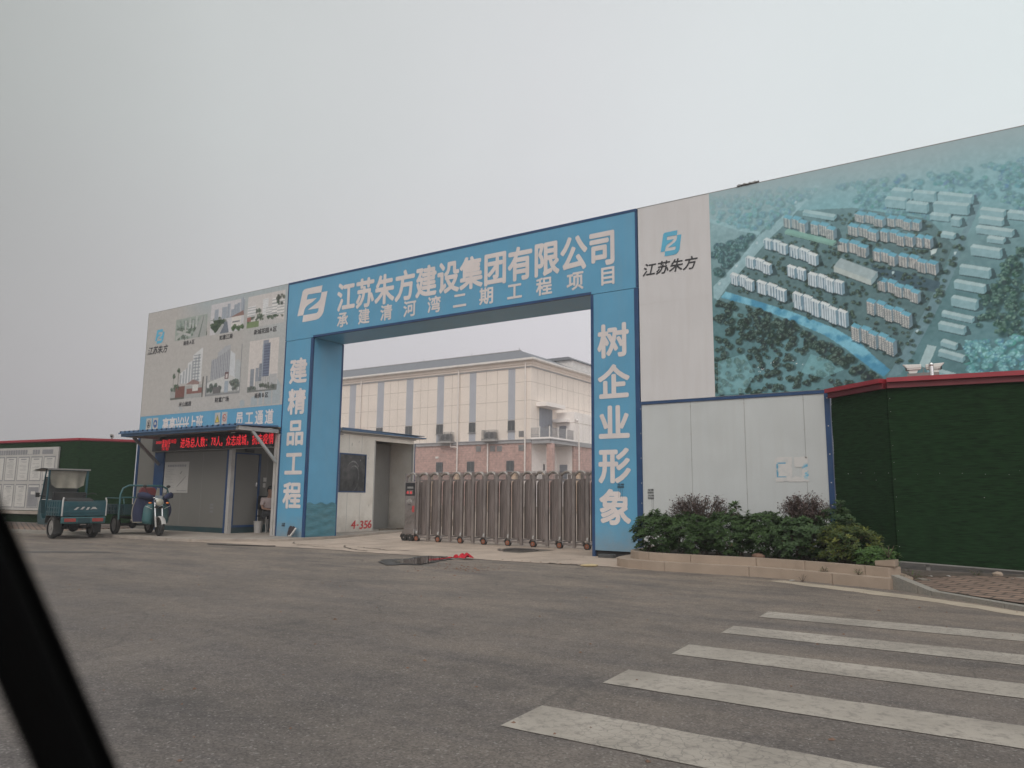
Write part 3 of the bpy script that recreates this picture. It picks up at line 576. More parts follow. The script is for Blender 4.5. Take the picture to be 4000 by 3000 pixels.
# ------------------------------------------------------------------ company entrance arch
X1, X2, X3, HB, HT, D = 1.147, 9.819, 10.904, 5.57, 7.289, 1.165
LOGO1 = [(0.822, 1.0), (0.566, 0.998), (0.245, 0.995), (0.185, 0.978), (0.143, 0.936), (0.0, 0.205), (0.203, 0.21), (0.242, 0.374), (0.278, 0.437), (0.355, 0.495), (0.511, 0.559), (0.648, 0.656), (0.297, 0.66), (0.319, 0.78), (0.345, 0.81), (0.79, 0.80)]
LOGO2 = [(1.0, 0.797), (0.802, 0.797), (0.788, 0.685), (0.754, 0.587), (0.687, 0.523), (0.356, 0.345), (0.729, 0.34), (0.715, 0.25), (0.666, 0.203), (0.208, 0.205), (0.183, 0.0), (0.638, 0.004), (0.746, 0.026), (0.836, 0.095), (0.9, 0.201)]
def logo(x0, x1, z0, z1, y):
    mb = MB()
    for L_ in (LOGO1, LOGO2): mb.add([(x0+(x1-x0)*u, y, z0+(z1-z0)*v) for u, v in L_], [tuple(range(len(L_)))])
    return mb
arch = thing("entrance_arch", "tall blue site entrance arch with white lettering over the gateway", "entrance arch", (5.45, 0.58, 0))
mb = MB(); mb.box(0, X3, 0, D, HB, HT); beam = mb.build("beam", M_blue, arch)
mb = MB(); mb.box(-0.01, X3+0.01, -0.008, D+0.008, HT-0.045, HT+0.012); mb.box(X1-0.01, X2+0.01, -0.007, 0.06, HB-0.004, HB+0.055); mb.box(-0.012, 0.02, -0.006, 0.05, HB+0.01, HT-0.046); mb.box(X3-0.03, X3+0.012, -0.006, 0.05, HB+0.01, HT-0.046)
mb.build("trim", M_trim, beam)
def chars(text, xs, cz, w, h, y, mat, par, **k):
    """each character a part of its own"""
    for i, (ch, x) in enumerate(zip(text, xs)):
        mb = MB(); letter(mb, ch, x, cz[i] if isinstance(cz, (list, tuple)) else cz, w, h, y, **k); mb.build("character", mat, par, fix=False)
chars("江苏朱方建设集团有限公司", spread(2.36, 10.10, 12), 6.575, 0.70, 0.84, -0.004, M_letter, beam, bold=0.052)
chars("承建清河湾二期工程项目", spread(2.265, 10.23, 11), 5.935, 0.43, 0.44, -0.004, M_letter, beam, bold=0.040)
logo(0.441, 1.625, 6.057, 7.028, -0.004).build("logo", M_letter, beam)
mb = MB(); mb.box(0, X1, 0, D, 0.07, HB-0.012); pil = mb.build("pillar", M_blue, arch)
mb = MB(); mb.box(X1-0.085, X1+0.006, -0.006, 0.05, 0.075, HB-0.014); mb.box(X1-0.02, X1+0.006, D-0.06, D+0.006, 0.075, HB-0.014); mb.box(-0.008, 0.035, -0.006, 0.05, 0.075, HB-0.014); mb.build("trim", M_trim, pil)
chars("建精品工程", [0.60]*5, (4.665, 3.795, 2.925, 2.07, 1.195), 0.74, 0.75, -0.004, M_letter, pil, bold=0.052)
def stencil(mb, cx, cz, w, y, num):
    letters(mb, "办证刻章", [cx-w*0.36, cx-w*0.14, cx+w*0.14, cx+w*0.36], cz+0.028, 0.036, 0.046, y, bold=0.02)
    for i in range(num): mb.box(cx-w/2+w*i/num, cx-w/2+w*(i+0.6)/num, y-0.001, y, cz-0.045, cz-0.004)
mb = MB(); stencil(mb, 0.32, 0.385, 0.14, -0.004, 10); mb.build("stencil_mark", M_black, pil)
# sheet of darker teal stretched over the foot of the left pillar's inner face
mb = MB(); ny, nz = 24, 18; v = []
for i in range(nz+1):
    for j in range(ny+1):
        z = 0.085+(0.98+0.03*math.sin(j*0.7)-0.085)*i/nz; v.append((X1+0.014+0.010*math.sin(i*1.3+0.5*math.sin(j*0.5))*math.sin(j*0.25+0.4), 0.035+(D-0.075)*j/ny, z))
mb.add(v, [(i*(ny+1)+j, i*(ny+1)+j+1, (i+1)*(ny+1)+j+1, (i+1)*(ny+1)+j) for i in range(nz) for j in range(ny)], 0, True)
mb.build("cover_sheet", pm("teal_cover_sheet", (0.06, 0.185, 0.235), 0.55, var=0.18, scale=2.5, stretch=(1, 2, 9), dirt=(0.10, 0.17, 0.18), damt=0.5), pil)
mb = MB(); mb.box(X2, X3, 0, D, 0.13, HB-0.012); pir = mb.build("pillar", M_blue, arch)
mb = MB(); mb.box(X2-0.006, X2+0.06, -0.006, 0.05, 0.005, HB-0.014); mb.box(X3-0.075, X3+0.02, -0.006, 0.05, 0.005, HB-0.014); mb.build("trim", M_trim, pir)
mb = MB(); mb.box(X2+0.05, X3-0.05, 0.06, D-0.06, 0.0, 0.128); mb.build("base", M_dark, pir)
chars("树企业形象", [10.335]*5, (4.495, 3.61, 2.75, 1.865, 1.01), 0.74, 0.75, -0.004, M_letter, pir, bold=0.052)
mb = MB(); stencil(mb, 10.475, 1.445, 0.15, -0.006, 11)
for dx in (-0.05, -0.01, 0.03): mb.box(10.475+dx, 10.479+dx, -0.0065, -0.006, 1.18+0.1*abs(dx)*5, 1.40)
mb.build("stencil_mark", M_black, pir)
mb = MB(); mb.box(10.06, 10.40, -0.25, -0.10, 0.006, 0.075); tag(mb.build("brick", M_dkstone, bevel=0.012), "dark grey brick lying at the foot of the right blue pillar", "brick")
mb = MB(); q = jag([(10.68, -2.16), (10.66, -1.98), (10.74, -1.86), (10.90, -1.92), (10.94, -2.08), (10.84, -2.2), (10.68, -2.16)], 4, 0.015)[:-1]; mb.prism(q, 0.012, 0.028); tag(mb.build("flattened_lid", M_yellow), "flattened yellow plastic lid lying at the road edge before the right pillar", "litter")

# ------------------------------------------------------------------ right billboard
bbr = thing("billboard", "huge billboard with an aerial picture of a housing estate, right of the blue arch", "billboard", (17.5, 0.06, 3.15))
mb = MB(); mb.box(10.945, 24.0, 0.0, 0.11, 3.15, 7.285); mb.build("panel", M_white, bbr)
mb = MB(); mb.box(10.93, 24.0, -0.004, 0.12, 7.286, 7.300); mb.build("edge_strip", M_seam, bbr)
for x in (11.6, 14.4, 17.2, 20.0, 22.8): MB().box(x, x+0.12, 0.13, 0.25, 0.13, 7.2).build("back_post", M_steel, bbr)
mb = MB(); mb.box(10.95, 12.485, -0.0015, 0.0, 5.178, 5.182); mb.build("banner_seam", pm("pale_seam", (.52, .49, .47), .6), bbr)
logo(11.44, 11.895, 6.135, 6.645, -0.006).build("logo", M_logo, bbr)
chars("江苏朱方", spread(11.19, 12.07, 4), 5.91, 0.29, 0.285, -0.006, M_black, bbr, bold=0.03, shear=0.25)
mb = MB(); v = []                                                    # crumpled banner fold on the top edge
for i in range(13):
    for j in range(4): v.append((13.05+0.036*i, -0.03+0.03*j+random.uniform(-.01, .01), 7.298+(0.055*math.sin(math.pi*j/3)*(0.4+0.6*abs(math.sin(i*1.1)))) + random.uniform(0, .012)))
mb.add(v, [(i*4+j, i*4+j+1, (i+1)*4+j+1, (i+1)*4+j) for i in range(12) for j in range(3)], 0, True); mb.build("loose_fold", M_steel, bbr)

H_ = [0.006107358, 0.000335076, 10.42849, 0.0002250916, -0.004002047, 9.563161, 0.0001568911, 3.729987e-05]
def hm(p):   # drawing units of the estate plan -> metres on the banner
    w = H_[6]*p[0]+H_[7]*p[1]+1; return ((H_[0]*p[0]+H_[1]*p[1]+H_[2])/w, (H_[3]*p[0]+H_[4]*p[1]+H_[5])/w)
cv = Canvas(12.49, 19.4, 3.155, 7.283, 0.0125); rr = random.Random(3)
hz = np.clip((cv.Z-4.6)/2.6, 0, 1); n1 = cv.noise(1.1, 1, 4); n2 = cv.noise(0.22, 2, 4)
cv.a = np.array([74, 112, 118.])*(1-hz[..., None])+np.array([128, 148, 152.])*hz[..., None]
cv.put(np.clip((n1-0.45)*3, 0, 1), (94, 140, 150), 0.5); cv.put(np.clip((0.47-n2)*4, 0, 1), (70, 108, 112), 0.45*(1-hz*0.75))
cv.put(np.clip(1-np.abs(cv.Z-6.3)/0.9, 0, 1)*np.clip((cv.X-12.6)/2, 0.2, 1), (98, 160, 172), 0.55)
cv.put(np.clip((cv.X-17.0)/1.6, 0, 1)*np.clip((5.6-cv.Z)/2, 0, 1)*np.clip((n1-.3)*2, 0, 1), (104, 160, 168), 0.6)
core = cv.inside([hm(p) for p in [(600, 950), (780, 640), (900, 520), (1290, 500), (1700, 560), (1830, 700), (1690, 1060), (1560, 1330), (1480, 1390), (1250, 1180), (960, 1060)]])
cv.put(core, (76, 104, 108), 0.8)
P_ = lambda pts, col, al=1.0: cv.poly([hm(p) for p in pts], col, al)
P_([(1085, 375), (1110, 385), (910, 600), (845, 660), (775, 740), (610, 925), (560, 1000), (535, 985), (535, 925), (650, 810), (780, 650), (870, 580)], (128, 160, 168), 0.8)
P_([(515, 560), (700, 605), (790, 632), (785, 650), (690, 628), (515, 580)], (128, 165, 172), 0.6)
P_([(1945, 460), (1985, 470), (1905, 650), (1830, 860), (1730, 1080), (1610, 1300), (1545, 1400), (1470, 1420), (1560, 1270), (1680, 1050), (1790, 830), (1870, 650)], (92, 124, 134), 0.9)
P_([(1380, 800), (1600, 860), (1760, 900), (1750, 960), (1600, 930), (1400, 850)], (58, 84, 98), 0.8)
P_([(600, 952), (760, 1000), (960, 1062), (1190, 1150), (1330, 1232), (1400, 1300), (1490, 1375), (1455, 1412), (1380, 1365), (1250, 1262), (1140, 1190), (960, 1112), (750, 1032), (575, 985)], (58, 126, 158))
rv = cv.inside([hm(p) for p in [(600, 952), (760, 1000), (960, 1062), (1190, 1150), (1330, 1232), (1400, 1300), (1490, 1375), (1455, 1412), (1380, 1365), (1250, 1262), (1140, 1190), (960, 1112), (750, 1032), (575, 985)]])
cv.put(rv*np.clip((n2-0.42)*5, 0, 1), (112, 170, 186), 0.7)
def scatter(pts, n, r0, r1, dark, light):
    m = [hm(p) for p in pts]; xs = [p[0] for p in m]; zs = [p[1] for p in m]
    c = [(rr.uniform(min(xs), max(xs)), rr.uniform(min(zs), max(zs))) for _ in range(n*3)]
    A = np.asarray(m); ok = []
    for q in c:
        k = False
        for a, b in zip(A, np.roll(A, -1, 0)):
            if (a[1] > q[1]) != (b[1] > q[1]) and q[0] < (b[0]-a[0])*(q[1]-a[1])/(b[1]-a[1])+a[0]: k = not k
        if k: ok.append(q)
    for q in sorted(ok[:n], key=lambda q: -q[1]): cv.tree(*q, rr.uniform(r0, r1), dark, light, rr)
DK, LT = (38, 56, 54), (92, 116, 106)
scatter([(515, 430), (1100, 380), (1080, 400), (860, 590), (790, 640), (520, 560)], 130, 0.05, 0.08, (84, 128, 138), (112, 152, 158))
scatter([(1200, 380), (2212, 240), (2212, 500), (1950, 470), (1900, 560), (1680, 560), (1300, 500)], 190, 0.05, 0.08, (76, 122, 132), (108, 150, 156))
scatter([(530, 700), (740, 650), (640, 800), (540, 900)], 60, 0.05, 0.09, (50, 80, 84), (96, 134, 136))
scatter([(535, 1000), (720, 1030), (960, 1115), (1100, 1190), (1250, 1290), (1400, 1400), (1250, 1480), (545, 1520)], 260, 0.04, 0.075, DK, LT)
P_([(560, 1330), (700, 1290), (760, 1400), (700, 1500), (560, 1510)], (112, 164, 172), 0.45); P_([(1060, 1290), (1180, 1330), (1250, 1370), (1130, 1420), (1010, 1390)], (104, 160, 168), 0.5); P_([(640, 1060), (740, 1080), (700, 1150), (610, 1130)], (88, 130, 130), 0.5)
scatter([(600, 1000), (1000, 1130), (960, 1280), (620, 1180)], 60, 0.05, 0.085, DK, LT)
scatter([(1000, 1150), (1250, 1290), (1420, 1420), (1350, 1440), (1080, 1280)], 50, 0.055, 0.095, DK, LT)
scatter([(600, 940), (700, 780), (820, 660), (1290, 510), (1700, 570), (1830, 660), (1700, 1040), (1540, 1350), (1250, 1180), (960, 1060)], 520, 0.026, 0.045, (42, 62, 60), (100, 122, 102))
scatter([(1800, 720), (1870, 640), (1900, 640), (1700, 1160), (1600, 1350), (1560, 1390)], 70, 0.035, 0.055, (46, 70, 66), (100, 128, 112))
scatter([(2000, 900), (2212, 700), (2212, 1200), (1960, 1150)], 90, 0.05, 0.09, (44, 76, 74), (104, 138, 124)); scatter([(1900, 1230), (2212, 1200), (2212, 1420), (1900, 1420)], 80, 0.05, 0.09, (70, 128, 136), (128, 178, 182))
def bldg(a, b, dep, h, front, end, roof, bars=None, floors=0, unit=False):
    """one printed block: front eave a-b, depth offset, height (drawing units)"""
    a, b = np.array(a, float), np.array(b, float); d = np.array(dep, float); dn = np.array((0.06*h, h))
    k = int(round(np.hypot(*(b-a))/48))
    if bars and k > 1 and not unit:                                               # a row is several stepped units
        for i in range(k): o_ = d*(0.30*(i % 2)); bldg(a+(b-a)*(i+.02)/k+o_, a+(b-a)*(i+.93)/k+o_, d*.8, h, front, end, roof, bars, floors, True)
        return
    P_([a+dn*1.15, b+dn*1.15, b+dn+d+(30, 10), b+d+(12, 0)], (30, 46, 52), 0.5)
    P_([a, b, b+dn, a+dn], front); P_([b, b+d, b+d+dn, b+dn], end); P_([a, b, b+d, a+d], roof)
    if bars:
        k = int(np.hypot(*(b-a))/13)
        for i in range(k):
            p, q = a+(b-a)*(i+0.1)/k, a+(b-a)*(i+0.45)/k; P_([p, q, q+dn, p+dn], bars, 0.75)
    for i in range(1, floors):
        t0, t1 = dn*(i/floors), dn*((i+0.4)/floors); P_([a+t0, b+t0, b+t1, a+t1], (72, 84, 92), 0.6)
wf, we, wr, wb = (158, 170, 176), (98, 128, 144), (172, 180, 182), (78, 108, 128)
for a, b, h in [((805, 672), (925, 710), 46), ((940, 708), (1090, 765), 52), ((708, 768), (840, 815), 50), ((930, 815), (1020, 850), 52), ((625, 858), (745, 905), 50), ((1045, 855), (1225, 915), 62), ((765, 898), (920, 955), 58), ((962, 960), (1245, 1078), 76)]:
    bldg(a, b, (18, -14), h, wf, we, wr, wb)
cf, ce, crf = (160, 160, 156), (92, 116, 128), (84, 146, 168)
for a, b, h in [((1298, 533), (1450, 568), 40), ((1470, 555), (1640, 592), 42), ((910, 553), (1030, 590), 48), ((1055, 585), (1185, 625), 52), ((1260, 597), (1415, 640), 46), ((1432, 627), (1605, 670), 50), ((1625, 658), (1700, 680), 50), ((1205, 680), (1360, 722), 50), ((1392, 732), (1515, 768), 50), ((1530, 757), (1730, 818), 54), ((1420, 890), (1640, 968), 52), ((1357, 1003), (1592, 1090), 64), ((1275, 1138), (1508, 1232), 72)]:
    bldg(a, b, (22, -22), h, cf, ce, crf, (98, 108, 112), 7)
bldg((918, 630), (1180, 695), (20, -16), 12, (100, 140, 128), (90, 120, 115), (106, 150, 138))
bldg((1185, 815), (1385, 890), (36, -44), 30, (146, 158, 156), (110, 136, 144), (132, 150, 154))
gf, ge, gr = (112, 148, 156), (92, 132, 142), (138, 164, 168)
for a, b, h in [((1015, 525), (1185, 552), 18), ((1495, 405), (1600, 415), 46), ((1612, 417), (1725, 428), 44), ((1745, 427), (1925, 445), 40), ((1460, 452), (1568, 463), 44), ((1575, 475), (1685, 487), 44), ((1720, 478), (1905, 492), 48), ((1702, 538), (1805, 550), 26), ((1815, 560), (1862, 568), 36), ((1762, 640), (1830, 652), 20), ((1972, 510), (2100, 525), 30), ((2122, 525), (2230, 538), 34), ((1965, 555), (2092, 572), 30), ((1950, 607), (2145, 632), 30), ((2010, 664), (2098, 676), 22), ((1922, 712), (2080, 735), 42), ((1862, 818), (2022, 842), 42), ((1832, 900), (1995, 930), 36), ((1818, 985), (1950, 1012), 44), ((1765, 1068), (1930, 1104), 20), ((1748, 1125), (1885, 1155), 34), ((1762, 1222), (1840, 1246), 24), ((1748, 1275), (1880, 1312), 26), ((1690, 1370), (1830, 1410), 30)]:
    bldg(a, b, (14, -16), h, gf, ge, gr)
P_([(1690, 1240), (1740, 1250), (1690, 1370), (1645, 1350)], gr); P_([(1705, 730), (1745, 718), (1735, 745), (1712, 755)], (160, 176, 176))
for x, y in ((780, 1362), (800, 1372), (850, 1338), (790, 1385), (965, 1322), (985, 1340), (1020, 1345), (885, 1325)):
    P_([(x-12, y-3), (x, y+3), (x+14, y-7), (x+2, y+1)], (190, 200, 200))
for x, y in ((1840, 745), (1635, 1165), (1505, 850), (568, 910), (770, 690), (660, 815), (980, 470)): P_([(x-8, y+6), (x-3, y-8), (x+8, y-6), (x+3, y+8)], (150, 170, 175))
g_ = cv.a.mean(-1, keepdims=True); cv.a = cv.a*.76+g_*.24; hz2 = np.clip((cv.Z-5.6)/1.5, 0, 1)[..., None]*.45; cv.a = cv.a*(1-hz2)+np.array([124, 158, 166.])*hz2
fn = (cv.noise(.06, 31, 2)-.5)[..., None]*16; cv.a = cv.a+fn
top = np.clip((cv.Z-6.62)/0.66, 0, 1); cv.put(top**1.3, (132, 146, 150), 0.85)
cv.put(np.clip((cv.X-17.5)/1.0, 0, 1)*np.clip((cv.Z-6.0)/1.0, 0, 1), (134, 150, 152), 0.5)
cv.a = (cv.a-112)*1.10+108
cv.build("picture", M_print, -0.004, 1.62, bbr)

# ------------------------------------------------------------------ pale wall under it
wall = thing("panel_wall", "pale grey sandwich panel wall under the right billboard with peeled poster scraps", "wall", (12.7, 0.05, 0))
mb = MB(); mb.box(10.95, 14.46, 0.02, 0.10, 0.14, 3.088)
for x in (11.98, 13.03, 14.1): mb.box(x-0.004, x+0.004, 0.0185, 0.021, 0.15, 3.085, 1)
mb.build("panel", [M_panel, M_seam], wall)
mb = MB(); mb.box(10.93, 14.55, -0.002, 0.11, 3.09, 3.145); mb.box(14.462, 14.555, -0.004, 0.11, 0.14, 3.088); mb.box(10.915, 10.948, -0.003, 0.11, 0.14, 3.088); mb.build("trim", M_trim, wall)
mb = MB()
for x in (11.98, 13.03, 14.1):
    for z in (3.0, 2.45, 1.95, 1.3, 0.9): mb.box(x-0.012, x+0.012, 0.012, 0.019, z-0.01, z+0.01)
for z in (3.0, 2.5, 2.0, 1.5, 1.1): mb.box(14.50, 14.52, -0.01, -0.004, z-0.01, z+0.01); mb.box(10.925, 10.94, -0.009, -0.003, z-0.01, z+0.01)
mb.build("screw", M_galv, wall)
mb = MB(); stencil(mb, 11.115, 1.335, 0.13, 0.016, 11); stencil(mb, 11.12, 1.225, 0.13, 0.016, 11)
for dx, l in ((0.02, .34), (0.05, .28)): mb.box(11.115+dx, 11.119+dx, 0.0155, 0.016, 1.19-l, 1.19)
mb.build("stencil_mark", M_black, wall)
tp = Canvas(13.54, 14.15, 1.50, 1.99, 0.0085); nn = tp.noise(0.10, 11, 4); n3 = tp.noise(0.035, 12, 2); tp.a[:] = (172, 170, 168)
tp.put(np.clip((nn-0.5)*6, 0, 1), (158, 160, 160), 0.6)
bx = (np.abs(tp.X-13.665) < 0.085) & (np.abs(tp.Z-1.73) < 0.135) & ~((np.abs(tp.X-13.69) < 0.078) & (np.abs(tp.Z-1.73) < 0.112))
tp.put(bx*np.clip((n3-0.30)*6, 0, 1), (72, 128, 156), 0.9)
tp.put((tp.X > 13.97)*np.clip(1-np.abs(tp.Z-1.79-0.35*(tp.X-14.07))/0.035, 0, 1)*np.clip((nn-0.3)*6, 0, 1), (60, 124, 158), 0.95)
tp.put((tp.X > 13.94)*np.clip(1-np.abs(tp.Z-1.625)/0.016, 0, 1)*np.clip((n3-0.4)*6, 0, 1), (78, 134, 160), 0.9)
tp.put((tp.X > 14.05)*np.clip((0.16-np.hypot(tp.X-14.12, tp.Z-1.70))*12, 0, 1)*np.clip((n3-0.45)*6, 0, 1), (90, 150, 176), 0.8)
ed = np.minimum.reduce([tp.X-13.54, 14.15-tp.X, tp.Z-1.50, 1.98-tp.Z])
keep = (ed > 0.012+0.05*np.clip(nn-.45, 0, 1)) & ~((np.abs(tp.X-13.875) < 0.012+0.05*(nn-.35)) & (tp.Z > 1.6)) & ~((tp.X > 13.9) & (tp.X < 14.02) & (np.abs(tp.Z-1.70) < 0.075*(n3+.5)))
tag(tp.build("torn_poster", M_print, 0.012, 1.40, keep=keep), "torn remains of a white and blue poster stuck on the pale panel wall", "poster")

# ------------------------------------------------------------------ left billboard over the guard hut
bbl = thing("billboard", "grey billboard with six project photos over the guard hut, left of the blue arch", "billboard", (-3.5, 0.06, 3.1))
mb = MB(); mb.box(-7.05, -0.012, 0.006, 0.11, 3.10, 7.28); mb.build("panel", M_white, bbl)
mb = MB(); mb.box(-7.07, -0.012, 0.0, 0.12, 7.281, 7.296); mb.box(-7.075, -7.05, 0.0, 0.12, 3.1, 7.28); mb.build("edge_strip", M_steel, bbl)
for x in (-6.6, -4.6, -2.4, -0.5): MB().box(x, x+0.1, 0.13, 0.23, 3.1, 7.2).build("back_post", M_steel, bbl)
cv = Canvas(-7.05, -0.012, 3.745, 7.28, 0.0155); rr = random.Random(5)
n1 = cv.noise(1.6, 21, 4); n2 = cv.noise(0.2, 22, 4)
cv.a[:] = (124, 121, 118); cv.put(np.clip((n1-0.45)*2, 0, 1), (130, 126, 122), 0.5)
cv.put(np.clip((cv.Z-6.4)/0.8, 0, 1)*np.clip((cv.X+5.4)/1.5, 0, 1), (112, 122, 126), 0.75); cv.put(np.clip((cv.X+2.2)/2, 0, 1)*np.clip((cv.Z-4.2)/2, 0, 1), (116, 124, 127), 0.6)
for x0, w, h in ((-1.9, .22, .22), (-1.4, .3, .3), (-1.05, .18, .45), (-0.8, .3, .62), (-.45, .35, .75)):
    cv.poly([(x0, 3.78), (x0, 3.78+h*.8), (x0+w*.5, 3.78+h), (x0+w, 3.78+h*.7), (x0+w, 3.78)], (104, 118, 126), 0.55)
cv.poly([(-4.9, 4.02), (-4.75, 3.9), (-4.7, 3.76), (-4.85, 3.76), (-4.95, 3.95)], (112, 116, 118), 0.6)
def rect(x0, x1, z0, z1, c, al=1): cv.poly([(x0, z0), (x1, z0), (x1, z1), (x0, z1)], c, al)
def trees(x0, x1, z0, z1, n, r, d=(48, 60, 48), l=(88, 98, 78)):
    for _ in range(n): cv.tree(rr.uniform(x0, x1), rr.uniform(z0, z1), r*rr.uniform(.7, 1.2), d, l, rr)
def tower(x0, x1, z0, z1, c, line=None, n=8, vert=False):
    rect(x0, x1, z0, z1, c)
    if line:
        for i in range(n):
            if vert: rect(x0+(x1-x0)*(i+.2)/n, x0+(x1-x0)*(i+.55)/n, z0, z1, line, .8)
            else: rect(x0, x1, z0+(z1-z0)*(i+.2)/n, z0+(z1-z0)*(i+.6)/n, line, .7)
# aerial view of towers and a motorway
rect(-5.45, -3.77, 6.16, 6.87, (104, 112, 106)); trees(-5.4, -3.8, 6.2, 6.6, 70, .06, (58, 70, 60), (100, 110, 98)); trees(-5.4, -4.2, 6.55, 6.8, 40, .05, (84, 94, 88), (112, 120, 112))
cv.poly([(-4.55, 6.16), (-3.78, 6.16), (-3.78, 6.4), (-3.9, 6.84), (-4.05, 6.84)], (112, 114, 112)); cv.poly([(-4.2, 6.16), (-4.12, 6.16), (-3.94, 6.84), (-3.97, 6.84)], (80, 88, 82)); cv.poly([(-5.4, 6.45), (-5.3, 6.5), (-4.6, 6.3), (-4.6, 6.22)], (124, 124, 122)); cv.poly([(-5.4, 6.16), (-5.4, 6.3), (-4.9, 6.5), (-4.75, 6.45)], (118, 120, 116))
for x, h in ((-4.95, .22), (-4.72, .28), (-4.55, .2), (-4.38, .3)): tower(x, x+.1, 6.5, 6.55+h, (128, 130, 128), (96, 100, 100), 6)
# riverside estate
rect(-3.6, -1.95, 6.14, 7.14, (136, 134, 136)); trees(-3.55, -2.9, 6.25, 6.62, 45, .09, (40, 52, 40), (74, 86, 62)); rect(-3.6, -1.95, 6.6, 6.63, (100, 104, 100))
for x, w, h in ((-3.42, .2, .34), (-3.05, .26, .38), (-2.78, .14, .46), (-2.6, .16, .26), (-2.46, .2, .40), (-2.3, .14, .42), (-2.13, .13, .56), (-2.0, .05, .5)): tower(x, x+w, 6.6, 6.6+h, (112, 118, 126), (88, 94, 102), 5, True)
cv.poly([(-3.1, 6.14), (-2.65, 6.14), (-2.75, 6.5), (-2.9, 6.5)], (78, 84, 92)); cv.poly([(-3.35, 6.14), (-3.1, 6.14), (-2.9, 6.42), (-3.0, 6.45)], (120, 120, 120)); rect(-2.55, -2.1, 6.3, 6.62, (146, 142, 138)); rect(-2.5, -2.15, 6.42, 6.46, (88, 90, 92)); cv.poly([(-2.65, 6.6), (-2.0, 6.76), (-1.96, 6.6)], (100, 76, 70)); trees(-2.6, -2.0, 6.18, 6.32, 16, .07, (48, 66, 42), (80, 96, 62))
# garden street
rect(-1.81, -.13, 6.15, 7.13, (138, 134, 132)); cv.poly([(-1.25, 6.15), (-.13, 6.15), (-.13, 6.24), (-1.0, 6.46), (-1.1, 6.46)], (128, 126, 124)); rect(-1.81, -1.25, 6.15, 6.34, (84, 98, 66)); trees(-1.8, -.2, 6.36, 6.52, 40, .055); trees(-1.75, -1.2, 6.45, 6.72, 25, .07, (64, 72, 62), (104, 110, 98))
tower(-1.78, -1.42, 6.5, 6.82, (148, 146, 146), (104, 108, 110), 4); tower(-1.1, -.85, 6.5, 6.98, (150, 150, 150), (128, 130, 132), 9); tower(-.68, -.45, 6.45, 6.94, (152, 150, 148), (98, 100, 104), 5); tower(-.95, -.68, 6.45, 6.72, (146, 145, 144), (106, 108, 110), 4); tower(-.45, -.15, 6.42, 6.86, (148, 146, 144), (98, 102, 104), 5); trees(-.5, -.15, 6.75, 7.0, 14, .06, (50, 56, 50), (80, 86, 76)); rect(-1.8, -1.62, 6.36, 6.5, (108, 72, 66))
# long row of balconied flats with a gate
rect(-5.47, -3.74, 4.2, 4.6, (112, 112, 110)); cv.poly([(-5.0, 4.7), (-5.0, 5.05), (-4.62, 5.2), (-4.62, 5.35), (-4.38, 5.42), (-4.38, 5.58), (-4.16, 5.68), (-3.95, 5.78), (-3.88, 5.78), (-3.88, 4.7)], (140, 140, 140))
for i in range(7): rect(-5.0+.15*i, -4.92+.15*i, 4.7, 5.0+.1*i, (98, 102, 106), .7)
for i in range(9): rect(-4.35, -3.98, 4.75+.1*i, 4.79+.1*i, (92, 96, 100), .75)
rect(-5.2, -4.7, 4.22, 4.62, (88, 58, 52)); rect(-4.6, -3.76, 4.34, 4.52, (98, 66, 60)); cv.poly([(-4.65, 4.66), (-4.3, 4.8), (-3.95, 4.7), (-3.95, 4.62)], (104, 84, 80)); rect(-4.3, -4.0, 4.42, 4.62, (140, 138, 134)); rect(-5.45, -4.7, 4.2, 4.27, (66, 66, 60)); trees(-5.42, -5.05, 4.5, 4.75, 8, .06); rect(-3.8, -3.74, 4.2, 4.85, (70, 66, 62))
for x, z in ((-5.35, 5.05), (-5.1, 5.2)): rect(x, x+.02, 4.5, z, (72, 74, 66)); trees(x-.05, x+.07, z-.15, z, 7, .05)
# curved shopping tower
rect(-3.62, -1.96, 4.2, 4.7, (112, 112, 110)); cv.poly([(-3.42, 4.7), (-3.4, 5.35), (-3.12, 5.35), (-3.1, 5.55), (-2.75, 5.72), (-2.5, 5.74), (-2.48, 4.7)], (116, 117, 120)); cv.poly([(-2.48, 4.6), (-2.48, 5.55), (-2.25, 5.42), (-2.22, 4.6)], (136, 138, 140)); cv.poly([(-2.22, 4.6), (-2.22, 5.2), (-2.1, 5.26), (-1.98, 5.14), (-1.98, 4.6)], (122, 125, 126))
for i in range(11): rect(-3.4+.085*i, -3.36+.085*i, 4.72, 5.3+.03*i, (88, 90, 96), .7)
cv.poly([(-3.6, 4.3), (-3.6, 4.62), (-2.5, 4.82), (-2.2, 4.7), (-1.98, 4.6), (-1.98, 4.3)], (134, 133, 131)); trees(-3.55, -2.9, 4.32, 4.55, 22, .08, (56, 62, 58), (92, 98, 92)); trees(-2.4, -2.0, 4.35, 4.62, 14, .08, (60, 66, 62), (96, 100, 94)); rect(-2.7, -2.52, 4.68, 4.9, (78, 60, 60)); rect(-2.66, -2.56, 4.72, 4.84, (140, 132, 130)); rect(-3.25, -2.9, 4.22, 4.46, (76, 74, 74)); rect(-2.68, -2.5, 4.25, 4.62, (108, 116, 124)); rect(-3.62, -1.96, 4.2, 4.26, (96, 96, 96)); rect(-3.62, -3.56, 4.2, 4.85, (82, 84, 86)); rect(-1.98, -1.94, 4.2, 5.7, (92, 94, 96))
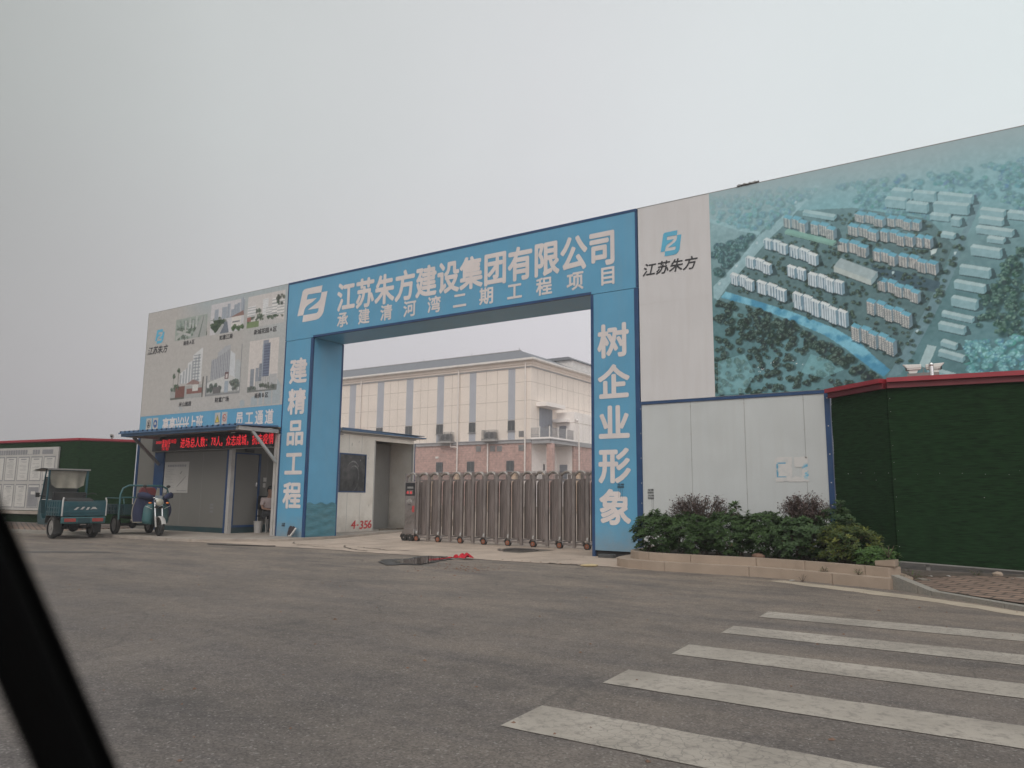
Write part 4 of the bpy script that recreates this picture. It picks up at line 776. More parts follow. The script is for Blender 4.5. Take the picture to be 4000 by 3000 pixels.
# single dark office tower
rect(-1.6, -.29, 4.18, 5.74, (142, 136, 132)); rect(-1.6, -.29, 4.18, 4.36, (82, 84, 82)); tower(-.98, -.66, 4.3, 5.62, (66, 72, 88), (86, 92, 106), 16); tower(-.98, -.74, 5.6, 5.7, (98, 102, 112)); rect(-1.0, -.94, 4.3, 5.6, (104, 110, 120)); tower(-1.25, -.6, 4.24, 4.62, (132, 130, 128), (96, 96, 98), 12, True); tower(-1.5, -1.32, 4.3, 4.88, (94, 98, 104)); tower(-1.26, -1.12, 4.5, 4.9, (98, 102, 108)); tower(-1.1, -.98, 4.5, 5.02, (92, 97, 104), (80, 84, 92), 8); trees(-1.58, -.3, 4.28, 4.4, 26, .05, (56, 62, 56), (84, 90, 80)); rect(-.62, -.3, 4.36, 4.66, (112, 114, 116), .7)
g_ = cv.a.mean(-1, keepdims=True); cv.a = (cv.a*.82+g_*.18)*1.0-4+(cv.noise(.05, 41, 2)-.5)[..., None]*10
cv.build("photo_print", M_print, -0.002, 2.35, bbl)  # print colours scaled darker to carry the vignette on this side
mb = MB(); mb.box(-7.05, -0.012, -0.003, 0.003, 3.10, 3.742); mb.build("lower_strip", M_blue, bbl)
mb = MB()
chars("高高兴兴上班", spread(-5.585, -3.80, 6), 3.415, 0.37, 0.46, -0.006, M_letter, bbl, bold=0.05); chars("员工通道", spread(-1.86, -0.53, 4), 3.425, 0.37, 0.44, -0.006, M_letter, bbl, bold=0.05)
for txt, xc, z, w in (("商务A区", -4.65, 6.03, .15), ("如意江南", -2.76, 6.01, .165), ("新城花园A区", -0.925, 6.0, .17), ("米山雅居", -4.62, 4.03, .165), ("财富广场", -2.76, 4.06, .17), ("商务B区", -.93, 4.07, .155)):
    mb = MB(); letters(mb, txt, [xc+(i-(len(txt)-1)/2)*w for i in range(len(txt))], z, w*1.02, 0.165, -0.006, bold=0.03); mb.build("caption", M_black, bbl, fix=False)
logo(-6.56, -6.05, 6.17, 6.65, -0.006).build("logo", M_logo, bbl)
chars("江苏朱方", spread(-6.78, -5.93, 4), 5.96, 0.29, 0.28, -0.006, M_black, bbl, bold=0.03, shear=0.25)
def disc(mb, x, z, r0, r1, y, mi, n=24, sx=0.82):
    v = [(x+r*sx*math.cos(2*math.pi*i/n), y, z+r*math.sin(2*math.pi*i/n)) for r in (r0, r1) for i in range(n)]
    mb.add(v, [(i, (i+1) % n, n+(i+1) % n, n+i) for i in range(n)], mi) if r0 > 0 else mb.add(v[n:], [tuple(range(n))], mi)
M_signred = pm("sign_red", (0.45, 0.06, 0.06), 0.5); M_signblue = pm("sign_blue", (0.03, 0.10, 0.28), 0.5); M_signyel = pm("sign_yellow", (0.62, 0.50, 0.10), 0.5)
for k, (x0, x1) in enumerate(((-6.69, -6.385), (-6.31, -6.02), (-3.04, -2.785), (-2.70, -2.445))):
    mb = MB(); xc = (x0+x1)/2; mb.box(x0, x1, -0.0065, -0.004, 3.17, 3.665, 0); y = -0.008
    if k == 0: disc(mb, xc, 3.47, .105, .13, y, 1); disc(mb, xc, 3.5, 0, .05, y, 1); mb.box(xc-.06, xc+.05, y, y+.001, 3.40, 3.45, 1); mb.box(x0+.02, x1-.02, y, y+.001, 3.27, 3.285, 2); mb.box(x0+.03, x1-.03, y, y+.001, 3.21, 3.25, 1)
    if k == 1: disc(mb, xc, 3.47, 0, .135, y, 3); mb.add([(xc-.07, y-.002, 3.44), (xc+.07, y-.002, 3.44), (xc+.05, y-.002, 3.5), (xc, y-.002, 3.545), (xc-.05, y-.002, 3.5)], [(0, 1, 2, 3, 4)], 0); mb.box(x0+.02, x1-.02, y, y+.001, 3.2, 3.28, 3)
    if k == 2:
        mb.add([(xc-.11, y, 3.36), (xc+.11, y, 3.36), (xc, y, 3.6)], [(0, 1, 2)], 1); mb.add([(xc-.085, y-.002, 3.372), (xc+.085, y-.002, 3.372), (xc, y-.002, 3.57)], [(0, 1, 2)], 4); mb.box(xc-.008, xc+.008, y-.003, y-.002, 3.43, 3.51, 1)
        letters(mb, "注意安全", [xc+(i-1.5)*.05 for i in range(4)], 3.25, .05, .055, y-.002, bold=.02, mi=1)
    if k == 3: disc(mb, xc, 3.49, .09, .115, y, 2); mb.beam((xc-.07, y-.001, 3.58), (xc+.07, y-.001, 3.40), .02, .004, 2); mb.box(xc-.05, xc+.02, y, y+.001, 3.47, 3.50, 1); mb.box(x0+.02, x1-.02, y, y+.001, 3.2, 3.3, 2)
    mb.build("safety_sign", [M_paper, M_black, M_signred, M_signblue, M_signyel], bbl)

# ------------------------------------------------------------------ guard hut
hut = thing("guard_hut", "grey panel guard hut under a blue corrugated awning, left of the arch", "guard hut", (-4.5, 1.2, 0.07))
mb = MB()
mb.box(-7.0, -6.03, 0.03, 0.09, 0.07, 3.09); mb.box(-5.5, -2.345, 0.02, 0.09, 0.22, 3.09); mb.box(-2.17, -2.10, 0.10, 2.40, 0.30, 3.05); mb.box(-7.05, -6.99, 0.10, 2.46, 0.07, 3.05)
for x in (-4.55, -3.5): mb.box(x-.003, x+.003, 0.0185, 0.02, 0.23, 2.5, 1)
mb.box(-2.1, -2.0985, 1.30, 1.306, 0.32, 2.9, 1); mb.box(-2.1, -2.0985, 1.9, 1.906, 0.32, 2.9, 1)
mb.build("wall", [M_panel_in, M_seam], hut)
mb = MB(); mb.box(-5.5, -2.36, 0.012, 0.10, 0.07, 0.218); mb.box(-2.17, -2.09, 0.10, 2.40, 0.07, 0.298); mb.build("plinth", M_tealdk, hut)
mb = MB(); mb.box(-6.025, -5.505, -0.01, 0.10, 0.07, 2.54); mb.build("blue_column", M_trim, hut)
mb = MB(); mb.box(-2.343, -2.205, 0.006, 0.10, 0.07, 2.54); mb.build("blue_column", M_trim, hut)
mb = MB(); mb.box(-7.075, -7.052, -0.01, 0.10, 0.07, 3.09); mb.box(-7.05, -6.995, -0.005, 0.026, 0.07, 3.09); mb.build("blue_column", M_trim, hut)
mb = MB(); mb.box(-2.203, -2.07, -0.03, 0.095, 0.07, 2.54); mb.build("corner_post", M_galv, hut)
mb = MB(); mb.box(-7.0, -0.02, 0.12, 2.44, 3.055, 3.095); mb.build("roof", M_steel, hut)
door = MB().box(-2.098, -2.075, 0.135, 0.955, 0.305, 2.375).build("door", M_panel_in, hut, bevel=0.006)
mb = MB(); mb.box(-2.096, -2.06, 0.10, 0.134, 0.30, 2.40); mb.box(-2.096, -2.06, 0.956, 1.03, 0.30, 2.40); mb.box(-2.096, -2.06, 0.10, 1.03, 2.401, 2.44); mb.box(-2.096, -2.06, 0.10, 1.03, 0.24, 0.299); mb.build("door_frame", M_trim, door)
mb = MB(); mb.box(-2.074, -2.066, 0.885, 0.925, 1.39, 1.56); mb.cyl((-2.066, 0.905, 1.49), (-2.03, 0.905, 1.49), 0.009, n=8); mb.tube([(-2.03, 0.905, 1.49), (-2.028, 0.80, 1.49)], 0.009, 8); mb.build("handle", M_chrome, door)
mb = MB(); mb.box(-2.098, -2.04, 0.46, 0.74, 2.46, 2.56); mb.build("door_sign", M_ledboard, hut)
mb = MB(); mb.box(-2.097, -2.07, 1.17, 1.27, 1.60, 1.72); mb.box(-2.097, -2.075, 1.17, 1.25, 1.42, 1.55); mb.build("notice_plate", M_paper, hut)
# awning
aw = MB(); n = 24; L0, L1 = -5.78, -0.03; v = []
prof = []
for i in range(n):
    x = L0+(L1-L0)*i/n; w = (L1-L0)/n; prof += [(x, 0), (x+w*.30, 0), (x+w*.45, .05), (x+w*.62, .05), (x+w*.77, 0)]
prof.append((L1, 0))
for x, h in prof: v += [(x, -1.43, 3.045+h), (x, -0.008, 3.105+h)]
aw.add(v, [(2*i, 2*i+2, 2*i+3, 2*i+1) for i in range(len(prof)-1)]); aw.add([(p[0], p[1], p[2]-.008) for p in v], [(2*i, 2*i+1, 2*i+3, 2*i+2) for i in range(len(prof)-1)])
aw = aw.build("awning", M_roofblue, hut, fix=False)
mb = MB(); mb.box(-5.76, -0.04, -1.435, -1.42, 3.005, 3.043); mb.box(-5.74, -0.18, -1.36, -1.28, 2.93, 3.035); mb.build("fascia", M_roofblue, aw)  # blue sheet edge; the beam behind is coloured dark for its shadow
mb = MB(); mb.box(-0.175, -0.065, -1.36, -1.28, 2.93, 3.035); mb.box(-5.73, -5.64, -1.279, -0.012, 2.925, 3.03); mb.box(-0.16, -0.07, -1.279, -0.012, 2.925, 3.03); mb.box(-5.63, -0.17, -0.72, -0.66, 2.985, 3.05)
mb.build("awning_beam", M_galv, aw)
mb = MB(); mb.beam((-0.10, -0.90, 2.93), (-0.10, -0.03, 2.11), 0.06, 0.075); mb.build("brace", M_galv, aw)
mb = MB(); mb.beam((-5.69, -0.97, 2.93), (-5.75, -0.02, 2.13), 0.06, 0.085); mb.build("brace", M_steel, aw)
mb = MB(); mb.box(-0.215, -0.115, -0.02, 0.10, 0.07, 2.92); mb.box(-0.10, -0.025, -0.012, 0.10, 0.07, 2.90); mb.build("post", M_galv, aw)
# LED board
led = thing("led_sign", "long black LED board with red scrolling Chinese text under the blue awning", "LED sign", (-3.1, -0.1, 2.54))
mb = MB(); mb.box(-6.02, -0.24, -0.135, -0.015, 2.545, 2.99); mb.build("board", M_ledboard, led, bevel=0.006)
mb = MB(); mb.box(-6.035, -0.23, -0.14, -0.012, 2.525, 2.543); mb.build("edge_strip", M_steel, led)
mb = MB()
def run(mb, text, x, z, w, h, y, bold, mi=0):
    for ch in text:
        wide = ord(ch) > 0x2E80; a = w if wide else w*0.5
        letter(mb, ch, x+a/2, z, w*0.98 if wide else w*0.85, h, y, bold=bold, mi=mi); x += a
    return x
for a in (("进场总人数：", -4.51, 2.775, .255, .33, -0.139, .005), ("78人。", -2.96, 2.775, .2375, .33, -0.139, .005), ("众志成城，", -2.247, 2.775, .2375, .33, -0.139, .005), ("抗击疫情", -1.06, 2.775, .2375, .33, -0.139, .005),
          ("2020", -5.83, 2.83, .16, .115, -0.139, .004), ("年06月10日", -5.49, 2.845, .155, .16, -0.139, .005), ("星期三", -5.50, 2.725, .155, .135, -0.139, .005), ("14:05", -5.49, 2.61, .155, .12, -0.139, .004)):
    mb = MB(); run(mb, *a); mb.build("led_text", M_led, led, fix=False)

# poster on the hut wall
po = thing("poster", "pale rule poster fixed to the front wall of the guard hut", "poster", (-4.83, 0.0, 1.23))
mb = MB(); mb.box(-5.46, -4.185, 0.008, 0.018, 1.235, 2.20); mb.build("sheet", M_greypaper, po)
mb = MB()
for i in range(11): mb.box(-5.30+.09*i, -5.235+.09*i, 0.0055, 0.007, 2.045, 2.115)
for i in range(12):
    z = 1.95-.05*i; mb.box(-5.36, -5.36+random.uniform(.25, .5), 0.0055, 0.007, z, z+.008)
mb.beam((-4.62, .006, 1.82), (-4.52, .006, 1.9), .02, .002); mb.beam((-4.75, .006, 1.42), (-4.32, .006, 1.74), .015, .002); mb.box(-4.75, -4.24, .0055, .007, 1.29, 1.31)
mb.build("print", M_ink, po)
mb = MB()
for i, z in enumerate((0.905, 0.81, 0.70)):
    for r in range(3): mb.box(-3.02+.02*i*0, -2.86, 0.0165, 0.0185, z-.02*r, z-.02*r+.012)
mb.build("stencil_mark", M_ink, hut)

# ---- person seated in the passage, chair, bucket, shoes
chair = thing("chair", "chair with dark seat and back and thin white legs in the passage beside the door", "chair", (-1.85, 1.2, 0.07))
mb = MB(); mb.box(-0.22, 0.22, -0.21, 0.21, 0.47, 0.51); mb.build("seat", M_trousers, chair, True, bevel=0.012)
mb = MB(); mb.box(-0.235, -0.205, -0.21, 0.21, 0.68, 1.09); mb.build("backrest", M_dark, chair, True, bevel=0.01)
for sx in (-1, 1):
    for sy in (-1, 1):
        mb = MB(); mb.tube([(0.2*sx, 0.19*sy, 0.0), (0.19*sx, 0.19*sy, 0.47)] if sx > 0 else [(-0.21, 0.19*sy, 0.0), (-0.20, 0.19*sy, 0.47), (-0.22, 0.19*sy, 0.72)], 0.013, 8); mb.build("leg", M_galv, chair, True)
def skin_body(name, joints, bones, mat, parent, sub=2):
    """one continuous surface grown round a jointed skeleton"""
    me = bpy.data.meshes.new(name); me.from_pydata([j[0] for j in joints], bones, []); me.materials.append(mat)
    o = bpy.data.objects.new(name, me); COL.objects.link(o)
    o.modifiers.new("skin", 'SKIN'); sm = o.modifiers.new("sub", 'SUBSURF'); sm.levels = sub; sm.render_levels = sub
    if not me.skin_vertices:
        bpy.context.view_layer.objects.active = o
    for d, j in zip(me.skin_vertices[0].data, joints): d.radius = j[1] if isinstance(j[1], tuple) else (j[1], j[1])
    me.skin_vertices[0].data[0].use_root = True
    dg = bpy.context.evaluated_depsgraph_get(); dg.update()
    m2 = bpy.data.meshes.new_from_object(o.evaluated_get(dg)); bpy.data.objects.remove(o); m2.name = name
    for p in m2.polygons: p.use_smooth = True
    o = bpy.data.objects.new(name, m2); COL.objects.link(o)
    if parent is not None:
        o.parent = parent
    return o
per = thing("person", "seated person in pale pink shirt and dark trousers, half hidden behind the awning post", "person", (-1.85, 1.2, 0.07), rad(-8))
PJ = [((0.0, 0, 0.58), (0.13, 0.16)), ((0.0, 0, 0.74), (0.11, 0.15)), ((0.03, 0, 0.92), (0.115, 0.175)), ((0.05, 0, 1.02), (0.07, 0.12)), ((0.07, 0, 1.09), 0.052), ((0.10, 0, 1.16), 0.06), ((0.115, 0, 1.27), (0.088, 0.074)), ((0.105, 0, 1.345), (0.07, 0.058))]
PB = [(0, 1), (1, 2), (2, 3), (3, 4), (4, 5), (5, 6), (6, 7)]
for s in (-1, 1):
    k = len(PJ)
    PJ += [((0.05, 0.17*s, 0.985), 0.058), ((0.06, 0.235*s, 0.85), 0.044), ((0.10, 0.23*s, 0.72), 0.038), ((0.24, 0.17*s, 0.70), 0.032), ((0.33, 0.10*s, 0.69), 0.024), ((0.39, 0.06*s, 0.675), (0.016, 0.034)),
           ((0.13, 0.10*s, 0.565), 0.082), ((0.40, 0.12*s, 0.56), 0.06), ((0.42, 0.12*s, 0.50), 0.056), ((0.40, 0.12*s, 0.28), 0.048), ((0.40, 0.12*s, 0.09), 0.034), ((0.45, 0.125*s, 0.045), (0.04, 0.04)), ((0.58, 0.13*s, 0.03), (0.024, 0.036))]
    PB += [(2, k), (k, k+1), (k+1, k+2), (k+2, k+3), (k+3, k+4), (k+4, k+5), (0, k+6), (k+6, k+7), (k+7, k+8), (k+8, k+9), (k+9, k+10), (k+10, k+11), (k+11, k+12)]
    for f, (dy, ln) in enumerate(((-.026, .060), (-.009, .072), (.009, .068), (.025, .052))):
        b = len(PJ); PJ += [((0.415, 0.06*s+dy, 0.672), 0.0085), ((0.415+ln*.55, 0.055*s+dy*1.1, 0.662), 0.008), ((0.415+ln, 0.05*s+dy*1.1, 0.645), 0.0065)]; PB += [(k+5, b), (b, b+1), (b+1, b+2)]
    b = len(PJ); PJ += [((0.375, 0.06*s-0.035*s, 0.685), 0.010), ((0.42, 0.06*s-0.055*s, 0.675), 0.0085)]; PB += [(k+5, b), (b, b+1)]
body = skin_body("body", PJ, PB, M_skin, per)
shirt = skin_body("shirt", [((0.0, 0, 0.60), (0.142, 0.172)), ((0.0, 0, 0.76), (0.128, 0.165)), ((0.03, 0, 0.92), (0.13, 0.19)), ((0.05, 0, 1.02), (0.085, 0.135)), ((0.05, 0.175, 0.985), 0.073), ((0.055, 0.235, 0.86), 0.062), ((0.07, 0.245, 0.80), 0.062), ((0.05, -0.175, 0.985), 0.073), ((0.055, -0.235, 0.86), 0.062), ((0.07, -0.245, 0.80), 0.062)], [(0, 1), (1, 2), (2, 3), (2, 4), (4, 5), (5, 6), (2, 7), (7, 8), (8, 9)], M_shirt, per)
trs = skin_body("trousers", [((0.0, 0, 0.575), (0.145, 0.168))]+[q for s in (-1, 1) for q in (((0.13, 0.10*s, 0.57), 0.096), ((0.40, 0.12*s, 0.565), 0.075), ((0.425, 0.12*s, 0.50), 0.072), ((0.405, 0.12*s, 0.28), 0.064), ((0.40, 0.12*s, 0.12), 0.058))], [(0, 1), (1, 2), (2, 3), (3, 4), (4, 5), (0, 6), (6, 7), (7, 8), (8, 9), (9, 10)], M_trousers, per)
mb = MB(); mb.ball((0.092, 0, 1.325), 0.098, 14, 0, (0.98, 0.86, 0.82)); mb.ball((0.055, 0, 1.27), 0.088, 12, 0, (0.75, 0.93, 1.0)); mb.build("hair", M_hair, per, True)
mb = MB(); mb.add([(0.195, -0.013, 1.225), (0.195, 0.013, 1.225), (0.225, 0, 1.228), (0.196, 0, 1.28)], [(0, 1, 2), (0, 2, 3), (1, 3, 2)], 0, True)
for s in (-1, 1): mb.ball((0.108, 0.078*s, 1.25), 0.022, 8, 0, (0.7, 0.35, 1.3))
mb.build("face_features", M_skin, per, True)
mb = MB()
for s in (-1, 1): mb.ball((0.193, 0.030*s, 1.265), 0.010, 8, 0, (0.6, 1.3, 0.7))
mb.box(0.195, 0.202, -0.022, 0.022, 1.188, 1.194); mb.build("eyes_and_mouth", M_hair, per, True)
bk = thing("bucket", "white plastic bucket on the floor beside the seated person", "bucket", (-1.82, 0.86, 0.07))
mb = MB(); mb.tube([(0, 0, 0.0), (0, 0, 0.33)], [0.105, 0.135], 18); mb.tube([(0, 0, 0.33), (0, 0, 0.345)], [0.142, 0.142], 18); mb.build("shell", M_galv, bk, True)
mb = MB(); mb.tube([(0, 0.138*math.cos(a), 0.31+0.02*0+(-0.10)*math.sin(a)*0.6) for a in [math.pi*i/10 for i in range(11)]], 0.004, 6); mb.build("handle", M_steel, bk, True)
def shoe(label, loc, rz, lean):
    t = thing("shoe", label, "shoe", loc, rz, "pair of shoes against the left pillar")
    M = Matrix.Rotation(lean, 4, 'Y')         # standing on its toe, heel up against the pillar
    out_ = [(-.14, 0), (-.125, -.034), (-.06, -.036), (.02, -.04), (.09, -.046), (.135, -.03), (.15, 0), (.135, .034), (.09, .046), (.02, .036), (-.06, .034), (-.125, .032)]
    mb = MB(); mb.prism(out_, 0, [.03, .03, .026, .024, .024, .032, .036, .032, .024, .024, .026, .03], M=M); mb.build("sole", M_cam, t, True, bevel=0.006)
    mb = MB(); v = []; sec = [(-.132, .026, .085, .02), (-.10, .034, .10, .03), (-.04, .034, .085, .026), (.02, .037, .075, .03), (.07, .042, .058, .04), (.11, .038, .045, .034), (.142, .012, .03, .01)]
    for x, w, h, wt in sec: v += [(x, -w, .024), (x, -w*1.02, .024+h*.45), (x, -wt*.7, .024+h), (x, wt*.7, .024+h), (x, w*1.02, .024+h*.45), (x, w, .024)]
    f = [(i*6+j, i*6+j+1, (i+1)*6+j+1, (i+1)*6+j) for i in range(6) for j in range(5)]+[(0, 1, 2, 3, 4, 5), tuple(range(36, 42))]
    mb.add(v, f, 0, True, M); mb.build("upper", pm("dark_purple_fabric", (0.035, 0.025, 0.03), 0.85, var=0.3), t, True)
    mb = MB(); mb.box(-.11, -.03, -.02, .02, .095, .118, 0, M); mb.build("opening", M_dark, t, True)
shoe("dark shoe with a white sole leaning on the left pillar, tilted outward to the right", (0.93, -0.17, 0.20), rad(203), rad(54))
shoe("dark shoe behind its mate against the left pillar, standing more upright", (0.80, -0.12, 0.21), rad(215), rad(62))
mb = MB(); mb.tube([(p[0], p[1], 0.018) for p in ((0.9, -2.75), (1.6, -2.68), (1.9, -2.57), (2.23, -2.42), (2.49, -2.34), (2.67, -2.2))], 0.012, 6); tag(mb.build("cable", M_rubber), "thin black cable lying along the kerb edge near the left pillar", "cable")

# ------------------------------------------------------------------ green turf fences with red caps
def turf_fence(label, pts, zc, zbs, loc, posts, rough=0):
    t = thing("turf_fence", label, "fence", loc)
    for a, b, za, zb in zip(pts[:-1], pts[1:], zbs[:-1], zbs[1:]):
        d = Vector((b[0]-a[0], b[1]-a[1], 0)); ln = d.length; d.normalize(); nrm = Vector((d.y, -d.x, 0))
        mb = MB(); nx, nz = max(2, int(ln/.14)), 22; v = []
        for i in range(nz+1):
            for j in range(nx+1):
                p = Vector((a[0], a[1], 0))+d*(ln*j/nx)+nrm*(0.03+0.008*math.sin(j*.9+i*.35)*math.sin(i*.5)); zq = za+(zb-za)*j/nx; v.append((p.x, p.y, zq+(zc-0.10-zq)*i/nz))
        mb.add(v, [(i*(nx+1)+j, i*(nx+1)+j+1, (i+1)*(nx+1)+j+1, (i+1)*(nx+1)+j) for i in range(nz) for j in range(nx)], 0, True)
        zm = max(za, zb)+.02; mb.beam((a[0], a[1], (zm+zc-.1)/2), (b[0], b[1], (zm+zc-.1)/2), 0.03, zc-.1-zm); mb.build("turf_panel", M_turf, t)
        mb = MB(); o = nrm*0.045; mb.beam((a[0]+o.x, a[1]+o.y, zc-.035), (b[0]+o.x, b[1]+o.y, zc-.035), 0.22, 0.07); mb.build("cap", M_red, t)
        mb = MB(); o = nrm*0.04; mb.beam((a[0]+o.x, a[1]+o.y, zc-.115), (b[0]+o.x, b[1]+o.y, zc-.115), 0.10, 0.088); mb.build("cap_trim", M_reddk, t)
        mb = MB(); mb.beam((a[0]+nrm.x*.035, a[1]+nrm.y*.035, za-.008), (b[0]+nrm.x*.035, b[1]+nrm.y*.035, zb-.008), 0.03, 0.018); mb.build("bottom_rail", M_steel, t)
        mb = MB(); k = 0                                             # fixings: a column at the seam, a row along the middle
        for u, z in [(.03, q) for q in np.arange(.5, zc-.2, .26)]+[(q, 1.62) for q in np.arange(.35, ln, .30)]+[(random.uniform(.2, ln-.1), random.uniform(.6, 2.8)) for _ in range(int(ln*1.4))]:
            c = Vector((a[0], a[1], 0))+d*u+nrm*.046; mb.ball((c.x, c.y, z+random.uniform(-.03, .03)), random.uniform(.003, .0065), 6)
        mb.build("fixing", M_galv, t)
    for x, y in posts:
        mb = MB(); mb.box(x-.025, x+.025, y-.02, y+.03, 0.0, zbs[1]+.02); mb.build("post", M_steel, t)
    return t
RF = [(14.60, -0.03), (15.58, -0.86), (17.43, -0.645), (23.5, 0.05)]
turf_fence("dark green artificial turf fence with a red cap, right of the panel wall", RF, 3.14, [.27, .27, .19, .19], (17.5, -0.6, 0), [(15.98, -0.79), (17.75, -0.58), (19.5, -.38)])
LF = [(-7.09, -0.03), (-8.0, -1.4), (-12.3, -1.93), (-30, -4.1)]
turf_fence("dark green turf fence with a dull red cap behind the parked three-wheelers", LF, 2.97, [.22]*4, (-12, -1.9, 0), [(-9.5, -1.55), (-12, -1.86)])
# cameras on the fence
def cctv(label, loc, rz, pitch=0.0, group=None):
    t = thing("security_camera", label, "camera", loc, rz, group)
    mb = MB(); prof = [(-.11, .05), (.13, .05), (.165, .062), (.12, .13), (-.11, .125)]
    mb.prism_xz([(-.12, .075), (.08, .075), (.145, .145), (-.12, .135)], -.045, .045); mb.box(-.115, .085, -.04, .04, .052, .0745); mb.build("housing", M_cam, t, True, bevel=0.008)
    mb = MB(); mb.box(.05, .105, -.037, .037, .045, .118); mb.build("lens_window", M_dkglass, t, True, bevel=0.004)
    mb = MB(); mb.prism_xz([(-.05, 0), (.05, 0), (.075, .05), (-.075, .05)], -.02, .02); mb.build("bracket", M_cam, t, True)
    mb = MB(); mb.tube([(-.12, 0, .09), (-.15, 0, .07), (-.15, 0, .02), (-.12, 0, -.01)], .006, 6); mb.build("cable", M_steel, t, True)
    return t
fd = math.atan2(.215, 1.85)
cctv("white security camera on the red fence cap pointing left", (15.965, -0.83, 3.205), math.pi+fd)
cctv("white security camera behind the steel post pointing right", (16.26, -0.76, 3.205), fd)
t = thing("camera_post", "short steel post with ball top and side bar on the red fence cap", "post", (16.225, -0.80, 3.14))
mb = MB(); mb.cyl((0, -.03, 0), (0, -.03, .155), .033, n=16); mb.build("pole", M_chrome, t, True)
mb = MB(); mb.ball((0, -.03, .185), .037, 16); mb.build("ball", M_chrome, t, True)
mb = MB(); mb.beam((-.34, -.05, .04), (.10, .0, .04), .05, .045); mb.build("bar", M_steel, t, True)
cctv("small pale camera on the red cap of the left fence", (-7.5, -0.66, 2.975), rad(-40))
# notice board on the left fence
nb_a, nb_b = Vector((-8.0, -1.4, 0)), Vector((-12.3, -1.93, 0)); nd = (nb_b-nb_a).normalized()
nb = thing("notice_board", "white framed notice board with two rows of printed sheets on the left fence", "notice board", (-10.8, -1.8, 0.55))
_nn = Vector((nd.y, -nd.x, 0)); _nn = _nn if _nn.y < 0 else -_nn
def NB(u, z, off): p = nb_a+nd*u+_nn*off; return (p.x, p.y, z)   # u metres left of the fence bend
def nbbox(mb, u0, u1, z0, z1, o0, o1, mi=0):
    v = [NB(u, z, o) for u in (u0, u1) for o in (o0, o1) for z in (z0, z1)]; mb.add(v, [(0, 1, 3, 2), (4, 6, 7, 5), (0, 4, 5, 1), (2, 3, 7, 6), (0, 2, 6, 4), (1, 5, 7, 3)], mi)
U0 = 0.92
mb = MB(); nbbox(mb, U0, U0+3.55, 0.62, 2.70, 0.05, 0.10); mb.build("board", M_greypaper, nb)
mb = MB(); nbbox(mb, U0-.03, U0+3.6, 0.50, 0.60, 0.04, 0.20); mb.build("shelf", M_slab, nb)
mb = MB(); nbbox(mb, U0+.28, U0+.85, 2.47, 2.62, .1005, .103)
for i in range(17):
    if i not in (3, 4): nbbox(mb, U0+.98+.135*i, U0+.98+.135*i+.11, 2.465, 2.625, .1005, .103)
for i in (3, 4): nbbox(mb, U0+.98+.135*i, U0+.98+.135*i+.12, 2.465, 2.48, .1005, .103)
mb.build("heading", M_ink, nb)
wds = [U0+.12+.69*i for i in range(5)]
for row, (z0, z1) in enumerate(((1.58, 2.40), (0.70, 1.48))):
    for c, u in enumerate(wds):
        mb = MB(); nbbox(mb, u, u+.60, z0, z1, .101, .104, 1); nbbox(mb, u+.03, u+.57, z0+.03, z1-.04, .1045, .107, 0)
        if not (row == 0 and c == 4) and not (row == 1 and c == 1):
            nbbox(mb, u+.15, u+.45, z1-.11, z1-.075, .1075, .109, 1)
            for k in range(13):
                z = z1-.16-.045*k
                if random.random() < .8 and z > z0+.06: nbbox(mb, u+.09+random.uniform(0, .12), u+.09+random.uniform(.2, .44), z, z+.01, .1075, .109, 1)
        elif row == 0: # the sheet with a brown figure shape
            pts = [(.30, .62), (.36, .58), (.38, .40), (.42, .12), (.22, .10), (.24, .40), (.25, .58)]; mb.add([NB(u+p[0], z0+p[1], .108) for p in pts], [tuple(range(7))], 2)
        else: nbbox(mb, u+.04, u+.56, z0+.04, z1-.10, .1075, .109, 1); nbbox(mb, u+.2, u+.42, z1-.34, z1-.24, .1095, .111, 0)
        mb.build("notice_sheet", [M_paper, M_ink, pm("brown_print", (0.16, 0.11, 0.08), 0.7)], nb)

# ------------------------------------------------------------------ gate booth behind the left pillar
bo = thing("gate_booth", "white panel gate booth with a dusty dark window and open doorway behind the left pillar", "booth", (-1.3, 4.25, 0.07))
BX = -0.2
mb = MB()
mb.box(BX-.06, BX, 2.46, 4.08, 0.075, 1.295); mb.box(BX-.06, BX, 2.46, 4.08, 2.515, 3.12); mb.box(BX-.06, BX, 3.675, 4.08, 1.296, 2.514); mb.box(BX-.06, BX, 2.46, 2.49, 1.296, 2.514)
mb.box(-2.5, BX-.061, 2.46, 2.52, 0.075, 3.12); mb.box(-2.5, BX-.061, 6.0, 6.06, 0.075, 3.12); mb.box(-2.56, -2.501, 2.46, 6.06, 0.075, 3.12); mb.box(BX-.06, BX, 4.081, 5.98, 2.99, 3.12)
for y in (2.88, 3.45): mb.box(BX-.001, BX+.0015, y-.004, y+.004, 0.08, 1.26, 1); mb.box(BX-.001, BX+.0015, y-.004, y+.004, 2.56, 3.1, 1)
mb.build("wall", [M_booth, M_seam], bo)
mb = MB(); mb.box(-1.30, -1.26, 4.0, 5.97, 0.08, 3.0)
for i in range(24): mb.box(-1.259, -1.2575, 4.03+.08*i, 4.034+.08*i, 0.08, 3.0, 1)
mb.build("inner_wall", [pm("grey_inner_panel", (0.22, 0.21, 0.195), 0.6, var=0.05), M_seam], bo)
mb = MB(); mb.box(BX-.07, BX+.012, 4.04, 4.079, 0.075, 3.0); mb.build("door_jamb", M_galv, bo)
mb = MB(); mb.box(BX-.06, BX+.01, 5.965, 6.035, 0.072, 3.0); mb.build("corner_post", M_galv, bo)
mb = MB(); mb.box(BX-.06, BX+.012, 6.036, 6.075, 0.072, 3.0); mb.build("trim", M_trim, bo)
